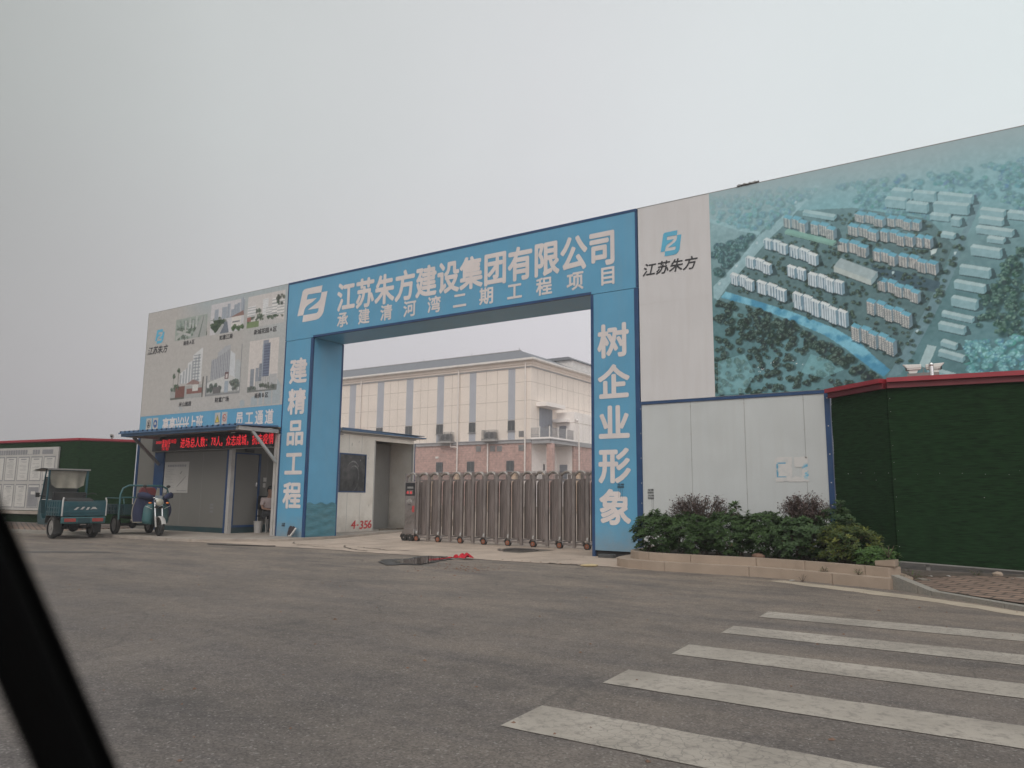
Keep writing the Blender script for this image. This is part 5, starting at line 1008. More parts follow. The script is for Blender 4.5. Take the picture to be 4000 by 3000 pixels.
mb = MB(); mb.box(-2.6, BX+.02, 2.40, 6.1, 3.125, 3.17); mb.prism_yz([(2.40, 3.17), (6.45, 3.19), (6.45, 3.225), (2.40, 3.285)], -2.7, BX+.16); rf = mb.build("roof", M_galv, bo)
mb = MB(); mb.prism_yz([(2.395, 3.21), (6.455, 3.20), (6.455, 3.232), (2.395, 3.295)], BX+.162, BX+.18); mb.box(-2.7, BX+.15, 2.6, 6.4, 3.286, 3.30); mb.build("roof_trim", M_roofblue, rf)
mb = MB(); mb.box(BX-.04, BX-.01, 2.52, 3.645, 1.33, 2.48); gl = mb.build("window", M_dustglass, bo)
mb = MB()
for a in ((2.49, 2.525, 1.297, 2.513), (3.64, 3.674, 1.297, 2.513), (2.526, 3.639, 1.297, 1.335), (2.526, 3.639, 2.475, 2.513)): mb.box(BX-.05, BX+.012, *a)
mb.build("frame", M_trim, gl)
mb = MB()                                                            # smeared glazier's marks on the pane
for k, (r, c, a0, a1) in enumerate((((.30, .42), (3.1, 1.85), .4, 2.9), ((.22, .33), (3.15, 1.8), .2, 2.4), ((.36, .5), (3.0, 1.8), -1.2, .8))):
    pts = [(BX-.0085, c[0]+r[0]*math.cos(a0+(a1-a0)*i/14), c[1]+r[1]*math.sin(a0+(a1-a0)*i/14)) for i in range(15)]
    v = []
    for i, p in enumerate(pts):
        w = .022*math.sin(math.pi*(i+.5)/15)*random.uniform(.4, 1.2); v += [(p[0], p[1], p[2]-w), (p[0], p[1]+w*.5, p[2]+w)]
    mb.add(v, [(2*i, 2*i+1, 2*i+3, 2*i+2) for i in range(14)])
mb.box(BX-.009, BX-.007, 3.40, 3.43, 2.29, 2.34); mb.build("smear", pm("chalky_smear", (0.19, 0.185, 0.18), 0.8, var=0.4, scale=20), gl, fix=False)
mb = MB()
F = lambda u, z: (BX+.004, u, z)
for k, (ch, u, z, s) in enumerate((("4", 3.20, .295, .36), ("-", 3.385, .31, .26), ("3", 3.56, .28, .36), ("5", 3.75, .285, .35), ("6", 3.93, .295, .35))):
    for j, (du, dz) in enumerate(((0, 0), (.009, .005), (-.008, -.006), (.004, -.009), (-.005, .009))): letter(mb, ch, u+du, z+dz, s*1.15, s, 0, bold=0, shear=.12, F=lambda a, b, j=j: (BX+.004+.0003*j, a, b))
mb.build("painted_number", M_redpaint, bo)
mb = MB()
for y, z, a in ((3.0, 2.8, .05), (2.65, 2.2, .06), (3.75, 2.4, .03), (3.3, 2.9, .03), (3.85, .9, .04)): mb.beam((BX+.003, y, z-a), (BX+.003, y+.02, z+a), .012, .003)
mb.build("scuff", M_seam, bo)
mb = MB(); mb.beam((-.25, 5.3, .11), (.15, 6.6, .10), .09, .03); mb.beam((-.3, 4.5, .09), (-.22, 5.9, .095), .06, .03); tag(mb.build("plank", M_twig), "rough wooden planks lying across the booth doorway", "plank")

# ------------------------------------------------------------------ retractable gate
ga = thing("retractable_gate", "long brown steel retractable gate closed across the entrance", "retractable gate", (6.6, 1.85, 0.006))
GY = 1.60
def wheel(x, y, r, w, hub, par, nm="wheel", mat=M_rubber):
    mb = MB(); mb.tube([(x, y-w/2, r), (x, y+w/2, r)], r, 18); o = mb.build(nm, mat, par)
    mb = MB(); mb.tube([(x, y-w/2-.004, r), (x, y-w/2+.01, r)], r*.68, 14); mb.tube([(x, y-w/2-.012, r), (x, y-w/2, r)], r*.22, 10, 1); mb.build("hub", [hub, M_gate2], o); return o
hd = thing("head", None, None); hd.parent = ga; hd.matrix_parent_inverse = Matrix.Translation(-Vector(ga.location)); hd.name = "head_unit"
mb = MB(); mb.prism_xz([(3.31, .30), (3.67, .30), (3.685, 1.58), (3.295, 1.58)], GY-.02, GY+.50); mb.prism_xz([(3.27, .16), (3.70, .16), (3.70, .24), (3.665, .33), (3.315, .33), (3.27, .24)], GY-.06, GY+.54)
case = mb.build("head_case", M_gate2, ga, bevel=0.01); bpy.data.objects.remove(hd)
mb = MB(); mb.box(3.33, 3.655, GY-.028, GY-.021, 1.21, 1.555); mb.build("screen", M_ledboard, case)
mb = MB(); mb.box(3.39, 3.60, GY-.032, GY-.0285, 1.40, 1.455); mb.build("screen", M_steel, case)
mb = MB(); mb.box(3.385, 3.60, GY-.032, GY-.0285, 1.245, 1.36); mb.build("screen", pm("grey_display", (.16, .12, .11), .3), case)
mb = MB()
for x in (3.385, 3.50): 
    mb.box(x, x+.012, GY-.036, GY-.033, 1.255, 1.315); mb.box(x, x+.055, GY-.036, GY-.033, 1.305, 1.318); mb.box(x+.04, x+.052, GY-.036, GY-.033, 1.255, 1.315)
mb.build("led_digit", M_led, case)
mb = MB(); mb.box(3.575, 3.655, GY-.026, GY-.021, .77, .94); mb.build("red_sticker", M_signred, case)
mb = MB()
for x, z in ((3.34, .55), (3.46, .60), (3.58, .66), (3.38, .76), (3.50, .82), (3.36, .42), (3.50, .46), (3.60, .48), (3.44, 1.03), (3.58, 1.08)): mb.beam((x, GY-.0225, z), (x+.07, GY-.0225, z+.10), .028, .003)
for i in range(5): mb.box(3.37+.04*i, 3.395+.04*i, GY-.0235, GY-.021, 1.02+.02*(i % 2), 1.09+.015*i % .05)
mb.build("film_print", M_galv, case)
mb = MB(); letters(mb, "欢迎", [3.45, 3.53], 0.99, .06, .06, GY-.0235, bold=.02) if False else mb.box(3.42, 3.52, GY-.0235, GY-.021, .955, .975); mb.build("small_label", M_black, case)
for x in (3.34, 3.56): wheel(x, GY+.0, .095, .13, M_under, ga)
for x in (3.34, 3.56):
    mb = MB(); v = []
    for i in range(9):
        a = math.pi*i/8; v += [(x+.125*math.cos(a), GY-.075, .10+.125*math.sin(a)), (x+.125*math.cos(a), GY+.075, .10+.125*math.sin(a))]
    mb.add(v, [(2*i, 2*i+1, 2*i+3, 2*i+2) for i in range(8)], 0, True); mb.build("mudguard", M_gate2, ga, fix=False)
mb = MB()
for x in (3.31, 3.67): mb.box(x-.03, x+.03, GY, GY+.07, 1.582, 1.80)
mb.build("head_post", M_gate2, ga)
def arcpts(x0, x1, z0, h, n=9): return [(x0+(x1-x0)*i/n, z0+h*math.sin(math.pi*(0.10+0.83*i/n))**0.75) for i in range(n+1)]
def arch_bar(x0, x1, y, par):
    mb = MB(); p = arcpts(x0, x1, 1.645, .15); v = []
    for (x, z) in p: v += [(x, y-.04, z), (x, y-.04, z+.042), (x, y+.04, z+.042), (x, y+.04, z)]
    n = len(p); mb.add(v, [(4*i+j, 4*i+(j+1) % 4, 4*i+4+(j+1) % 4, 4*i+4+j) for i in range(n-1) for j in range(4)]+[(0, 1, 2, 3), (4*n-4, 4*n-1, 4*n-2, 4*n-3)], 0, True)
    return mb.build("arch_bar", M_gate3, par)
arch_bar(3.36, 3.69, GY+.03, ga)
xs = [3.775+0.3655*i for i in range(18)]
for i, x in enumerate(xs):
    w = (i % 2 == 0)
    mb = MB(); mb.box(x-.034, x+.034, GY-.035, GY+.035, .17 if w else .04, 1.745); mb.box(x-.040, x+.040, GY-.045, GY+.045, 1.746, 1.79); mb.box(x-.03, x+.03, GY+.42, GY+.48, .05, 1.76); mb.box(x-.02, x+.02, GY+.036, GY+.419, 1.60, 1.64); mb.box(x-.02, x+.02, GY+.036, GY+.419, .14, .18)
    mb.build("post", M_gate2, ga)
    if w:
        wheel(x-.015, GY-.01, .082, .07, M_orange, ga)
        mb = MB(); mb.prism_yz([(GY-.037, .28), (GY-.06, .24), (GY-.06, .20), (GY-.037, .19)], x-.022, x+.018); mb.build("latch_plate", M_galv, ga)
        mb = MB(); v = []
        for k in range(9):
            a = math.pi*(k/8); v += [(x-.015+.10*math.cos(a), GY-.055, .085+.10*math.sin(a)), (x-.015+.10*math.cos(a), GY+.035, .085+.10*math.sin(a))]
        mb.add(v, [(2*k, 2*k+1, 2*k+3, 2*k+2) for k in range(8)], 0, True); mb.build("mudguard", M_gate2, ga, fix=False)
    if i < 17 or True:
        a, b = x+.036, x+.3655-.036
        arch_bar(a, b+.01, GY, ga)
        # bulged ribbed leaf with a rounded shoulder
        mb = MB(); n = 15; rows = []
        topz = lambda t: 1.49+.15*math.sqrt(max(0.0, 1-(1-min(1, t*1.15))**2))
        for k in range(n+1):
            t = k/n; xx = a+(b-a)*t; yy = GY+.055-.05*math.sin(math.pi*t)+(0.006 if k % 3 == 0 else 0); rows.append((xx, yy, t))
        v = []
        for xx, yy, t in rows: v += [(xx, yy, .195), (xx, yy, .9), (xx, yy, topz(t))]
        f = [(3*k+j, 3*k+3+j, 3*k+4+j, 3*k+1+j) for k in range(n) for j in range(2)]; mb.add(v, f); mb.add([(p[0], p[1]+.012, p[2]) for p in v], [q[::-1] for q in f])
        mb.build("leaf", M_gate, ga, fix=False)
        mb = MB(); mb.beam((x+.03, GY+.02, .115), (x+.34, GY+.02, .115), .035, .05); mb.build("cross_bar", M_gate2, ga)

# ------------------------------------------------------------------ the substation-like building beyond
M_cream = pm("cream_render", (0.79, 0.70, 0.63), 0.85, var=0.04, scale=0.4, dirt=(0.62, 0.53, 0.46), damt=0.10, dscale=0.5, streak=True)
M_offw = pm("off_white_render", (0.86, 0.80, 0.765), 0.85, var=0.03, scale=0.4, dirt=(0.6, 0.54, 0.5), damt=0.1, dscale=0.5, streak=True)
M_greyb = pm("blue_grey_render", (0.40, 0.41, 0.46), 0.8, var=0.06, scale=0.8)
M_cornice = pm("grey_cornice", (0.34, 0.33, 0.34), 0.8, var=0.12, scale=1)
M_roofs = pm("slate_roof", (0.15, 0.155, 0.175), 0.7, var=0.1, scale=2, stretch=(1, 1, 6))
M_gutterw = pm("white_gutter", (0.72, 0.68, 0.65), 0.6)
M_pipe = pm("white_downpipe", (0.74, 0.68, 0.64), 0.5, var=0.05)
M_joint = pm("render_joint", (0.43, 0.36, 0.30), 0.9)
M_frame = pm("grey_window_frame", (0.12, 0.115, 0.118), 0.5)
M_pane = pm("reflective_pane", (0.05, 0.053, 0.056), 0.15, var=0.2, spec=0.7)
M_louvre = pm("grey_louvre", (0.235, 0.225, 0.225), 0.6)
M_doorg = pm("blue_grey_door", (0.22, 0.23, 0.27), 0.5, var=0.06)
M_acw = pm("ac_casing", (0.33, 0.315, 0.305), 0.6)
M_rail = pm("grey_railing", (0.30, 0.29, 0.30), 0.5)
bd = thing("building", "large cream and pink tiled two storey building with blue grey stripes seen through the gateway", "building", (-55, 80, 0))
FY, CX = 66.26, -32.5
mb = MB(); mb.box(-90, CX, FY, 100, 8.42, 18.4)
for z in (11.03, 13.40, 15.79): mb.box(-90, CX+.004, FY-.006, FY+.02, z-.025, z+.025, 1); mb.box(CX-.01, CX+.006, FY-.006, 100, z-.025, z+.025, 1)
VJ = [-39.44, -37.69, -45.11, -43.72, -50.66, -49.34, -56.36, -54.88, -60.6, -62.3, -64.19, -66.5, -68.2]
for x in VJ: mb.box(x-.022, x+.022, FY-.008, FY+.02, 8.45, 17.6, 1)
for y in (67.92, 69.55, 71.16, 72.79, 74.37, 75.92, 77.49, 79.07, 80.71, 82.3, 83.9, 85.5): mb.box(CX-.01, CX+.007, y-.022, y+.022, 8.45, 17.6, 1)
mb.build("upper_wall", [M_cream, M_joint], bd)
mb = MB(); mb.box(-90, CX, FY+.05, 72.70, 0, 7.98); mb.box(-90, CX, 72.76, 100, 0, 7.98); mb.build("tiled_base", M_tile, bd)
mb = MB(); mb.box(-90, CX+.14, FY-.14, FY+.3, 7.98, 8.18); mb.box(-90, CX+.10, FY-.10, FY+.3, 8.18, 8.34); mb.box(-90, CX+.2, FY-.2, FY+.3, 8.34, 8.43)
mb.build("cornice", M_cornice, bd)
mb = MB(); mb.box(-90, CX+.10, FY-.10, 100, 17.62, 17.78, 1); mb.box(-90, CX+.16, FY-.16, 100, 17.78, 18.05); mb.box(-90, CX+.30, FY-.30, 100, 18.05, 18.42); mb.build("frieze", [M_cream, M_cornice], bd)
mb = MB(); a, b = 0.75, 4.5; z0, z1 = 18.72, 20.95
O = [(-95, FY-a), (CX+a, FY-a), (CX+a, 104), (-95, 104)]; I = [(-95, FY+b), (CX-b, FY+b), (CX-b, 98), (-95, 98)]
mb.add([(p[0], p[1], z0) for p in O]+[(p[0], p[1], z1) for p in I], [(0, 1, 5, 4), (1, 2, 6, 5), (4, 5, 6, 7), (2, 3, 7, 6), (0, 3, 2, 1)]); roof = mb.build("roof", M_roofs, bd)
mb = MB(); mb.box(-95, CX+.85, FY-.85, FY-.70, 18.50, 18.74); mb.box(CX+.70, CX+.85, FY-.70, 104, 18.50, 18.74); mb.box(-95, CX+.70, FY-.70, FY+.5, 18.43, 18.50); mb.box(CX-.5, CX+.70, FY+.5, 104, 18.43, 18.50); mb.build("gutter", M_gutterw, roof)
mb = MB(); mb.box(-95, CX-b+.1, FY+b-.12, FY+b+.12, 20.93, 21.05)
for x in (-66, -54, -45.2, -37.2): mb.cyl((x, FY+b, 21.04), (x, FY+b, 21.35), .05, n=6)
mb.build("ridge", M_cornice, roof)
mb = MB(); mb.box(-37.5, -33.2, 78.5, 96, 18.7, 20.55); mb.build("roof_house", M_gutterw, roof)
mb = MB(); mb.prism_xz([(-37.9, 20.56), (-32.9, 20.56), (-33.6, 21.0), (-37.2, 21.0)], 78.1, 96.4); mb.build("roof_house_top", M_roofs, roof)
WIN = [(-64.45, -63.2), (-58.84, -57.58), (-53.28, -52.04), (-47.68, -46.53), (-42.15, -41.09), (-35.95, -34.89)]
def window(x0, x1, z0, z1, par=None):
    mb = MB(); mb.box(x0, x1, FY-.03, FY+.06, z0, z1); w = mb.build("window", M_pane, bd)
    mb = MB(); m = (x0+x1)/2; t = .055
    for q in ((x0-.03, x0+t, z0-.03, z1+.03), (x1-t, x1+.03, z0-.03, z1+.03), (m-t*.6, m+t*.6, z0, z1), (x0+t, x1-t, z1-t, z1+.03), (x0+t, x1-t, z0-.03, z0+t)): mb.box(q[0], q[1], FY-.07, FY-.031, q[2], q[3])
    mb.build("frame", M_frame, w)
    mb = MB(); mb.box(x0-.12, x1+.12, FY-.16, FY, z0-.10, z0-.035); mb.build("sill", M_cornice, w)
for x0, x1 in WIN:
    mb = MB(); mb.box(x0, x1, FY-.02, FY+.02, 10.98, 17.61); mb.box(x0, x1, FY-.02, FY+.02, 8.44, 9.5); mb.build("blue_stripe", M_greyb, bd); window(x0+.02, x1-.02, 9.60, 10.90)
for x0, x1 in ((-64.3, -63.2), (-58.8, -57.7), (-53.18, -52.06), (-47.54, -46.47), (-42.35, -41.24), (-36.09, -35.01)): window(x0, x1, 4.45, 5.75)
for x, z0, z1 in ((-40.95, 7.05, 7.78), (-38.72, 7.03, 7.74), (-37.62, 7.0, 7.7), (-34.31, 7.0, 7.74), (-34.28, 8.74, 9.51)):
    mb = MB(); mb.box(x, x+.75, FY-.03, FY+.06, z0, z1)
    for k in range(8): mb.box(x+.04, x+.71, FY-.05, FY-.031, z0+.05+(z1-z0-.08)*k/8, z0+.085+(z1-z0-.08)*k/8)
    mb.build("louvre", M_louvre, bd)
for x, z0, z1 in ((-61.96, 0, 18.3), (-43.86, 0, 18.3), (-33.2, 0, 18.3), (-38.9, 0, 8.1)):
    mb = MB(); mb.tube([(x, FY-.28, z0), (x, FY-.28, z1)], .10, 8)
    for z in (5.2, 8.7, 11.5, 14.5):
        if z < z1: mb.tube([(x, FY-.28, z), (x, FY-.28, z+.1)], .14, 8)
    mb.build("downpipe", M_pipe, bd)
mb = MB(); mb.tube([(-44.9, FY-.4, 8.2), (-44.9, FY-.4, 7.75), (-43.9, FY-.4, 7.7)], .08, 8); mb.build("drain_branch", M_pipe, bd)
mb = MB(); mb.box(-47.75, -47.2, FY-.05, FY+.05, 6.28, 6.55); mb.build("wall_plate", M_gutterw, bd)
# right-hand side: porch, balcony, big door
PX, PY = -29.8, 72.74
mb = MB(); mb.box(CX+.005, PX, PY, 100, 8.42, 12.35); mb.box(CX+.004, PX+.01, PY-.012, PY+.02, 10.92, 10.98, 1); mb.box(PX-.01, PX+.012, PY-.01, 100, 10.92, 10.98, 1)
for y in (75.2, 77.0, 78.8, 80.6): mb.box(PX-.01, PX+.008, y-.02, y+.02, 8.45, 12.3, 1)
mb.build("side_block", [M_offw, M_joint], bd)
mb = MB(); mb.box(PX-1.2, PX-.012, PY+.9, 100, 0, 7.98); mb.box(PX-.01, PX+.05, PY+.05, 100, 0, 7.98); mb.box(PX-.30, PX+.05, PY-.05, PY+.05, 0, 7.98); mb.build("tiled_base", M_tile, bd)
mb = MB(); mb.box(CX, CX+.06, FY+.12, PY-.05, 0, 7.9); mb.box(CX+.06, PX-.31, PY-.05, PY+.04, 0, 7.9); mb.box(CX+1.05*0+.06, CX+.075, FY+.3, FY+.3+.001, 0, 1); mb.build("porch_wall", M_offw, bd)
mb = MB(); mb.box(CX-.25, CX+.07, FY-.015, FY+.10, 0, 7.95); mb.build("porch_pier", M_tile, bd)
mb = MB(); mb.box(-30.24, -29.47+.0, FY+.06, FY+.75, 0, 7.83); mb.build("porch_column", M_tile, bd)
mb = MB(); mb.box(CX+.2, PX+.22, FY-.12, PY+.2, 7.84, 8.05); mb.box(CX+.2, PX+.14, FY-.06, PY+.2, 8.05, 8.30); mb.box(CX+.2, PX+.28, FY-.18, PY+.2, 8.30, 8.42); mb.box(PX+.051, PX+.22, PY+.2, 100, 7.84, 8.42); slab = mb.build("balcony", M_cornice, bd)
mb = MB(); mb.box(CX, PX+.1, FY-.05, FY+.05, 8.425, 8.62); mb.box(PX, PX+.1, FY+.05, PY, 8.425, 8.62); mb.build("kerb", M_offw, slab)
mb = MB()
for z in (9.82, 9.0, 8.72): mb.box(CX+.02, PX+.05, FY-.02, FY+.03, z-.04, z); mb.box(PX, PX+.05, FY+.03, PY, z-.04, z)
for i in range(22): x = CX+.05+(PX-CX)*i/21; mb.box(x-.018, x+.018, FY-.01, FY+.02, 8.62, 9.8)
for i in range(46): y = FY+.05+(PY-FY)*i/46; mb.box(PX+.01, PX+.04, y-.018, y+.018, 8.62, 9.8)
mb.build("railing", M_rail, slab)
mb = MB()
for x, y in ((PX+.03, FY), (PX+.03, FY+2.1), (PX+.03, FY+4.3), (PX+.03, PY-.2), (CX+1.3, FY)): mb.cyl((x, y, 8.6), (x, y, 9.98), .075, n=8)
mb.build("rail_post", M_gutterw, slab)
mb = MB(); mb.box(CX, CX+.05, 68.3, 71.58, 8.62, 12.62); dr = mb.build("big_door", M_doorg, bd)
mb = MB()
for y in (69.12, 69.94, 70.76): mb.box(CX+.05, CX+.056, y-.02, y+.02, 8.65, 12.6)
mb.box(CX+.0505, CX+.09, 69.55, 70.25, 10.05, 10.3); mb.box(CX+.0505, CX+.08, 70.4, 71.0, 10.3, 10.62); mb.build("door_detail", M_frame, dr)
mb = MB(); mb.box(CX, CX+1.5, 67.6, 72.55, 12.72, 13.05); mb.box(CX+1.35, CX+1.5, 67.6, 72.55, 13.05, 13.25); mb.box(CX, CX+1.35, 67.6, 67.75, 13.05, 13.25); mb.build("door_canopy", M_offw, bd)
mb = MB(); mb.box(-32.0, -30.97, PY-.03, PY, 8.62, 10.57); mb.build("side_door", M_doorg, bd)
mb = MB(); mb.box(-32.45, -30.4, PY-1.1, PY, 10.98, 11.40); mb.build("door_canopy", M_offw, bd)
mb = MB(); mb.box(-31.95, -30.82, PY-.09, PY-.05, 3.2, 5.44); mb.build("porch_door", M_doorg, bd)
mb = MB(); mb.box(CX+.06, CX+.10, 70.6, 71.6, 3.2, 5.8); mb.build("porch_door", M_doorg, bd)
mb = MB(); mb.box(CX-.2, CX+1.2, FY-.3, FY+.02, 5.2*0+4.75, 4.8) if False else mb.box(CX+.061, CX+.12, 69.2, 69.6, 4.6, 5.4); mb.build("meter_box", M_frame, bd)
mb = MB(); mb.tube([(PX+.35, 73.38, 0), (PX+.35, 73.38, 11.0)], .09, 8); mb.build("downpipe", M_pipe, bd)
mb = MB(); mb.ball((PX+.25, 73.1, 11.25), .2, 10); mb.box(PX+.05, PX+.25, 73.0, 73.2, 11.35, 11.5); mb.build("dome_camera", M_gutterw, bd)
def ac(label, x0, x1, pipe=True):
    t = thing("air_conditioner", label, "air conditioner", ((x0+x1)/2, FY-.5, 8.45), 0, "air conditioners on the cream facade")
    w = (x1-x0)/2; mb = MB(); mb.box(-w-.03, w+.03, -.55, .29, -.18, 0.08); mb.build("shelf", M_acw, t, True)
    mb = MB(); mb.box(-w*.78, w*.78, -.30, .22, .12, 1.05); u = mb.build("unit", M_acw, t, True)
    mb = MB()
    for s in (-.36, .36): mb.tube([(s*w*1.05, -.30, .58), (s*w*1.05, -.315, .58)], .36, 16)
    mb.build("fan", M_frame, u, True)
    mb = MB()
    for k in range(9): mb.box(-w, w, -.50, -.47, .10+.14*k, .15+.14*k); mb.box(-w, -w+.03, -.47, .25, .10+.14*k, .15+.14*k); mb.box(w-.03, w, -.47, .25, .10+.14*k, .15+.14*k)
    for x in (-w, 0, w-.04): mb.box(x, x+.04, -.515, -.501, .08, 1.27)
    mb.build("cage", M_frame, t, True)
ac("caged air conditioner on the cream facade, left one, beside the white downpipe", -46.62, -44.44)
ac("caged air conditioner on the cream facade, right one, above a short downpipe", -39.38, -37.30)
# iron fence, posts and hoarding before the building
fe = thing("iron_fence", "dark iron bar fence with tan posts in front of the tiled building", "fence", (-30, 45, 0))
mb = MB()
for z in (3.35, 2.75): mb.box(-62, -6, 44.97, 45.03, z-.05, z+.05)
mb.build("rail", M_under, fe)
mb = MB(); x = -61.9
while x < -6: mb.box(x-.014, x+.014, 44.985, 45.015, 2.66, 3.56); x += .13
o = mb.build("bar", M_under, fe); o["kind"] = "stuff"
for x in [-58+3.35*i for i in range(16)]:
    mb = MB(); mb.box(x-.2, x+.2, 44.8, 45.2, 0, 3.25); mb.box(x-.25, x+.25, 44.75, 45.25, 3.251, 3.36); mb.build("post", pm("tan_post", (.50, .37, .27), .85), fe)
ho = thing("hoarding", "white hoarding with a blue top rail between the gate booth and the gate", "hoarding", (-30, 44, 0))
mb = MB(); mb.box(-62, -33.6, 44.2, 44.28, 0.0, 2.52); mb.build("panel", M_offw, ho)
mb = MB(); mb.box(-62, -33.6, 44.15, 44.3, 2.521, 2.66); mb.build("top_rail", pm("bright_blue_rail", (.05, .22, .45), .5), ho)
def heap(name, label, c, r, h, mat, n=26, seed=1, cat="rubble heap"):
    r_ = random.Random(seed); mb = MB(); v = [(0, 0, h)]; rings = 6
    for i in range(1, rings+1):
        for j in range(n): a = 2*math.pi*j/n; q = r*i/rings*r_.uniform(.85, 1.12); v.append((q*math.cos(a), q*math.sin(a)*.7, h*(1-(i/rings)**1.4)*r_.uniform(.6, 1.25) if i < rings else -.03))
    f = [(0, 1+j, 1+(j+1) % n) for j in range(n)]+[(1+(i-1)*n+j, 1+i*n+j, 1+i*n+(j+1) % n, 1+(i-1)*n+(j+1) % n) for i in range(1, rings) for j in range(n)]
    mb.add(v, f); return tag(mb.build(name, mat, loc=c), label, cat)
M_rub = pm("brown_rubble", (0.20, 0.145, 0.11), 0.95, var=0.4, scale=3, bump=1.0, bscale=8)
heap("rubble_heap", "brown rubble heap nearest the gate, beside the booth corner", (-3.6, 10.5, 0), 2.1, .55, M_rub, seed=2)
heap("rubble_heap", "taller brown rubble heap behind, under the red barrier", (-8.6, 15.5, 0), 2.6, .85, M_rub, seed=3)
heap("rubble_heap", "far brown rubble heap before the white hoarding", (-16.2, 24.5, 0), 3.0, .95, M_rub, seed=4)
mb = MB(); mb.tube([(-16.5, 22.5, 0), (-16.5, 22.5, .9)], [.28, .06], 12); mb.box(-16.85, -16.15, 22.2, 22.8, -.01, .05); mb.tube([(-16.5, 22.5, .35), (-16.5, 22.5, .55)], [.215, .165], 12, 1); tag(mb.build("traffic_cone", [pm("orange_red_plastic", (.62, .07, .03), .5), M_offw]), "orange red cone standing by the rubble between booth and gate", "cone")

# ------------------------------------------------------------------ cargo three-wheelers
def tyre(par, x, y, r, w, rim=M_galv, nm="wheel", flip=1):
    mb = MB(); pr = [(-w/2, r*.72), (-w/2, r*.9), (-w*.36, r*.985), (0, r), (w*.36, r*.985), (w/2, r*.9), (w/2, r*.72)]; n = 24; v = []
    for a in range(n):
        t = 2*math.pi*a/n
        for yy, rr_ in pr: v.append((x+rr_*math.cos(t), y+yy, r+rr_*math.sin(t)))
    k = len(pr); mb.add(v, [(a*k+i, ((a+1) % n)*k+i, ((a+1) % n)*k+i+1, a*k+i+1) for a in range(n) for i in range(k-1)], 0, True); o = mb.build(nm, M_rubber, par, True)
    mb = MB(); mb.tube([(x, y-w*.3, r), (x, y+w*.3, r)], r*.73, 20); mb.tube([(x, y-w*.45, r), (x, y+w*.45, r)], r*.2, 10)
    for i in range(6):
        a = i*math.pi/3; mb.beam((x, y-w*.33*flip, r), (x+r*.68*math.cos(a), y-w*.33*flip, r+r*.68*math.sin(a)), .03, .012)
    mb.build("rim", rim, o, True); return o
def cargo_bed(t, x0, x1, hw, z0, z1, paint, rails=False):
    """open box: floor, two ribbed sides, front board, tailgate"""
    mb = MB(); mb.box(x0, x1, -hw, hw, z0, z0+.04); mb.build("bed_floor", M_tealdk, t, True)
    for s in (-1, 1):
        mb = MB(); mb.box(x0, x1, s*hw-.012, s*hw+.012, z0, z1); mb.box(x0, x1, s*hw-.025, s*hw+.025, z1-.001, z1+.035)
        for i in range(6): x = x0+(x1-x0)*(i+.5)/6; mb.box(x-.025, x+.025, s*hw+(.0125 if s > 0 else -.03), s*hw+(.03 if s > 0 else -.0125), z0, z1)
        for z in (z0+.08, z0+.2): mb.box(x0+.02, x1-.02, s*hw+(.031 if s > 0 else -.037), s*hw+(.037 if s > 0 else -.031), z, z+.03)
        mb.build("side_board", paint, t, True)
    mb = MB(); mb.box(x1-.02, x1, -hw+.013, hw-.013, z0+.04, z1+.02); mb.build("front_board", paint, t, True)
TH = rad(173)
fx = lambda x: .42+(x-1.24)*.69
class FB(MB):            # cab pieces, pulled in to the cart's short wheelbase
    def build(s, *a, **k): s.v = [(fx(x), y*.82, z) for x, y, z in s.v]; return MB.build(s, *a, **k)
t1 = thing("cargo_tricycle", "teal three wheeled cargo cart with a tarp hung from its flat roof, seen from behind", "cargo tricycle", (-4.13, -3.36, 0), TH)
# local frame: +x forward, rear axle at x = 0
HW = 0.55
cargo_bed(t1, -0.62, 0.36, HW, 0.60, 0.97, M_teal)
mb = MB(); mb.box(-0.6650, -0.6300, -HW+.02, HW-.02, .60, .98)
for z in (.68, .84): mb.box(-0.6780, -0.6655, -HW+.04, HW-.04, z, z+.05)
for y in (-.4, 0, .4): mb.box(-0.6740, -0.6655, y-.02, y+.02, .62, .97)
tg = mb.build("tailgate", M_teal, t1, True, bevel=.006)
mb = MB(); Fm = lambda u, z: (-0.6820, -u, z)
for i, ch in enumerate("AIMA" if False else ""): pass
pts = [[(-.28, .76), (-.20, .83), (-.14, .83), (-.21, .76)], [(-.12, .77), (-.06, .84), (.0, .84), (-.06, .77)], [(.02, .76), (.06, .83), (.12, .83), (.08, .76)], [(.13, .765), (.19, .835), (.25, .835), (.31, .775), (.2, .785)]]
for p in pts: mb.add([Fm(*q) for q in p], [tuple(range(len(p)))])
mb.build("chrome_badge", M_galv, tg, True)
mb = MB(); mb.box(-0.6700, -0.6000, -HW, HW, .40, .58); v = []
mb.build("rear_bumper", M_teal2, t1, True, bevel=.03)
for s in (-1, 1):
    mb = MB(); mb.box(-0.6820, -0.6710, s*.34-.14, s*.34+.14, .45, .54); mb.build("tail_light", M_redlens, t1, True, bevel=.005)
mb = MB(); mb.box(-0.6850, -0.6705, -.15, .15, .425, .55); mb.build("number_plate", M_tealdk, t1, True)
for s in (-1, 1):
    mb = MB(); mb.tube([(-0.6500, s*(HW-.01), .60), (-0.6500, s*(HW-.01), 1.0), (-0.6300, s*(HW-.03), 1.08)], .022, 8); mb.build("corner_post", M_galv, t1, True)
for s in (-1, 1): tyre(t1, 0.0, s*.49, .29, .15, M_steel, flip=s)
mb = MB(); mb.tube([(0, -.45, .29), (0, .45, .29)], .05, 10); mb.box(-.55, 1.0, -.30, -.24, .46, .54); mb.box(-.55, 1.0, .24, .30, .46, .54); mb.ball((0, 0, .29), .13, 12); mb.box(.1, .5, -.2, .2, .28, .46); mb.build("chassis", M_under, t1, True)
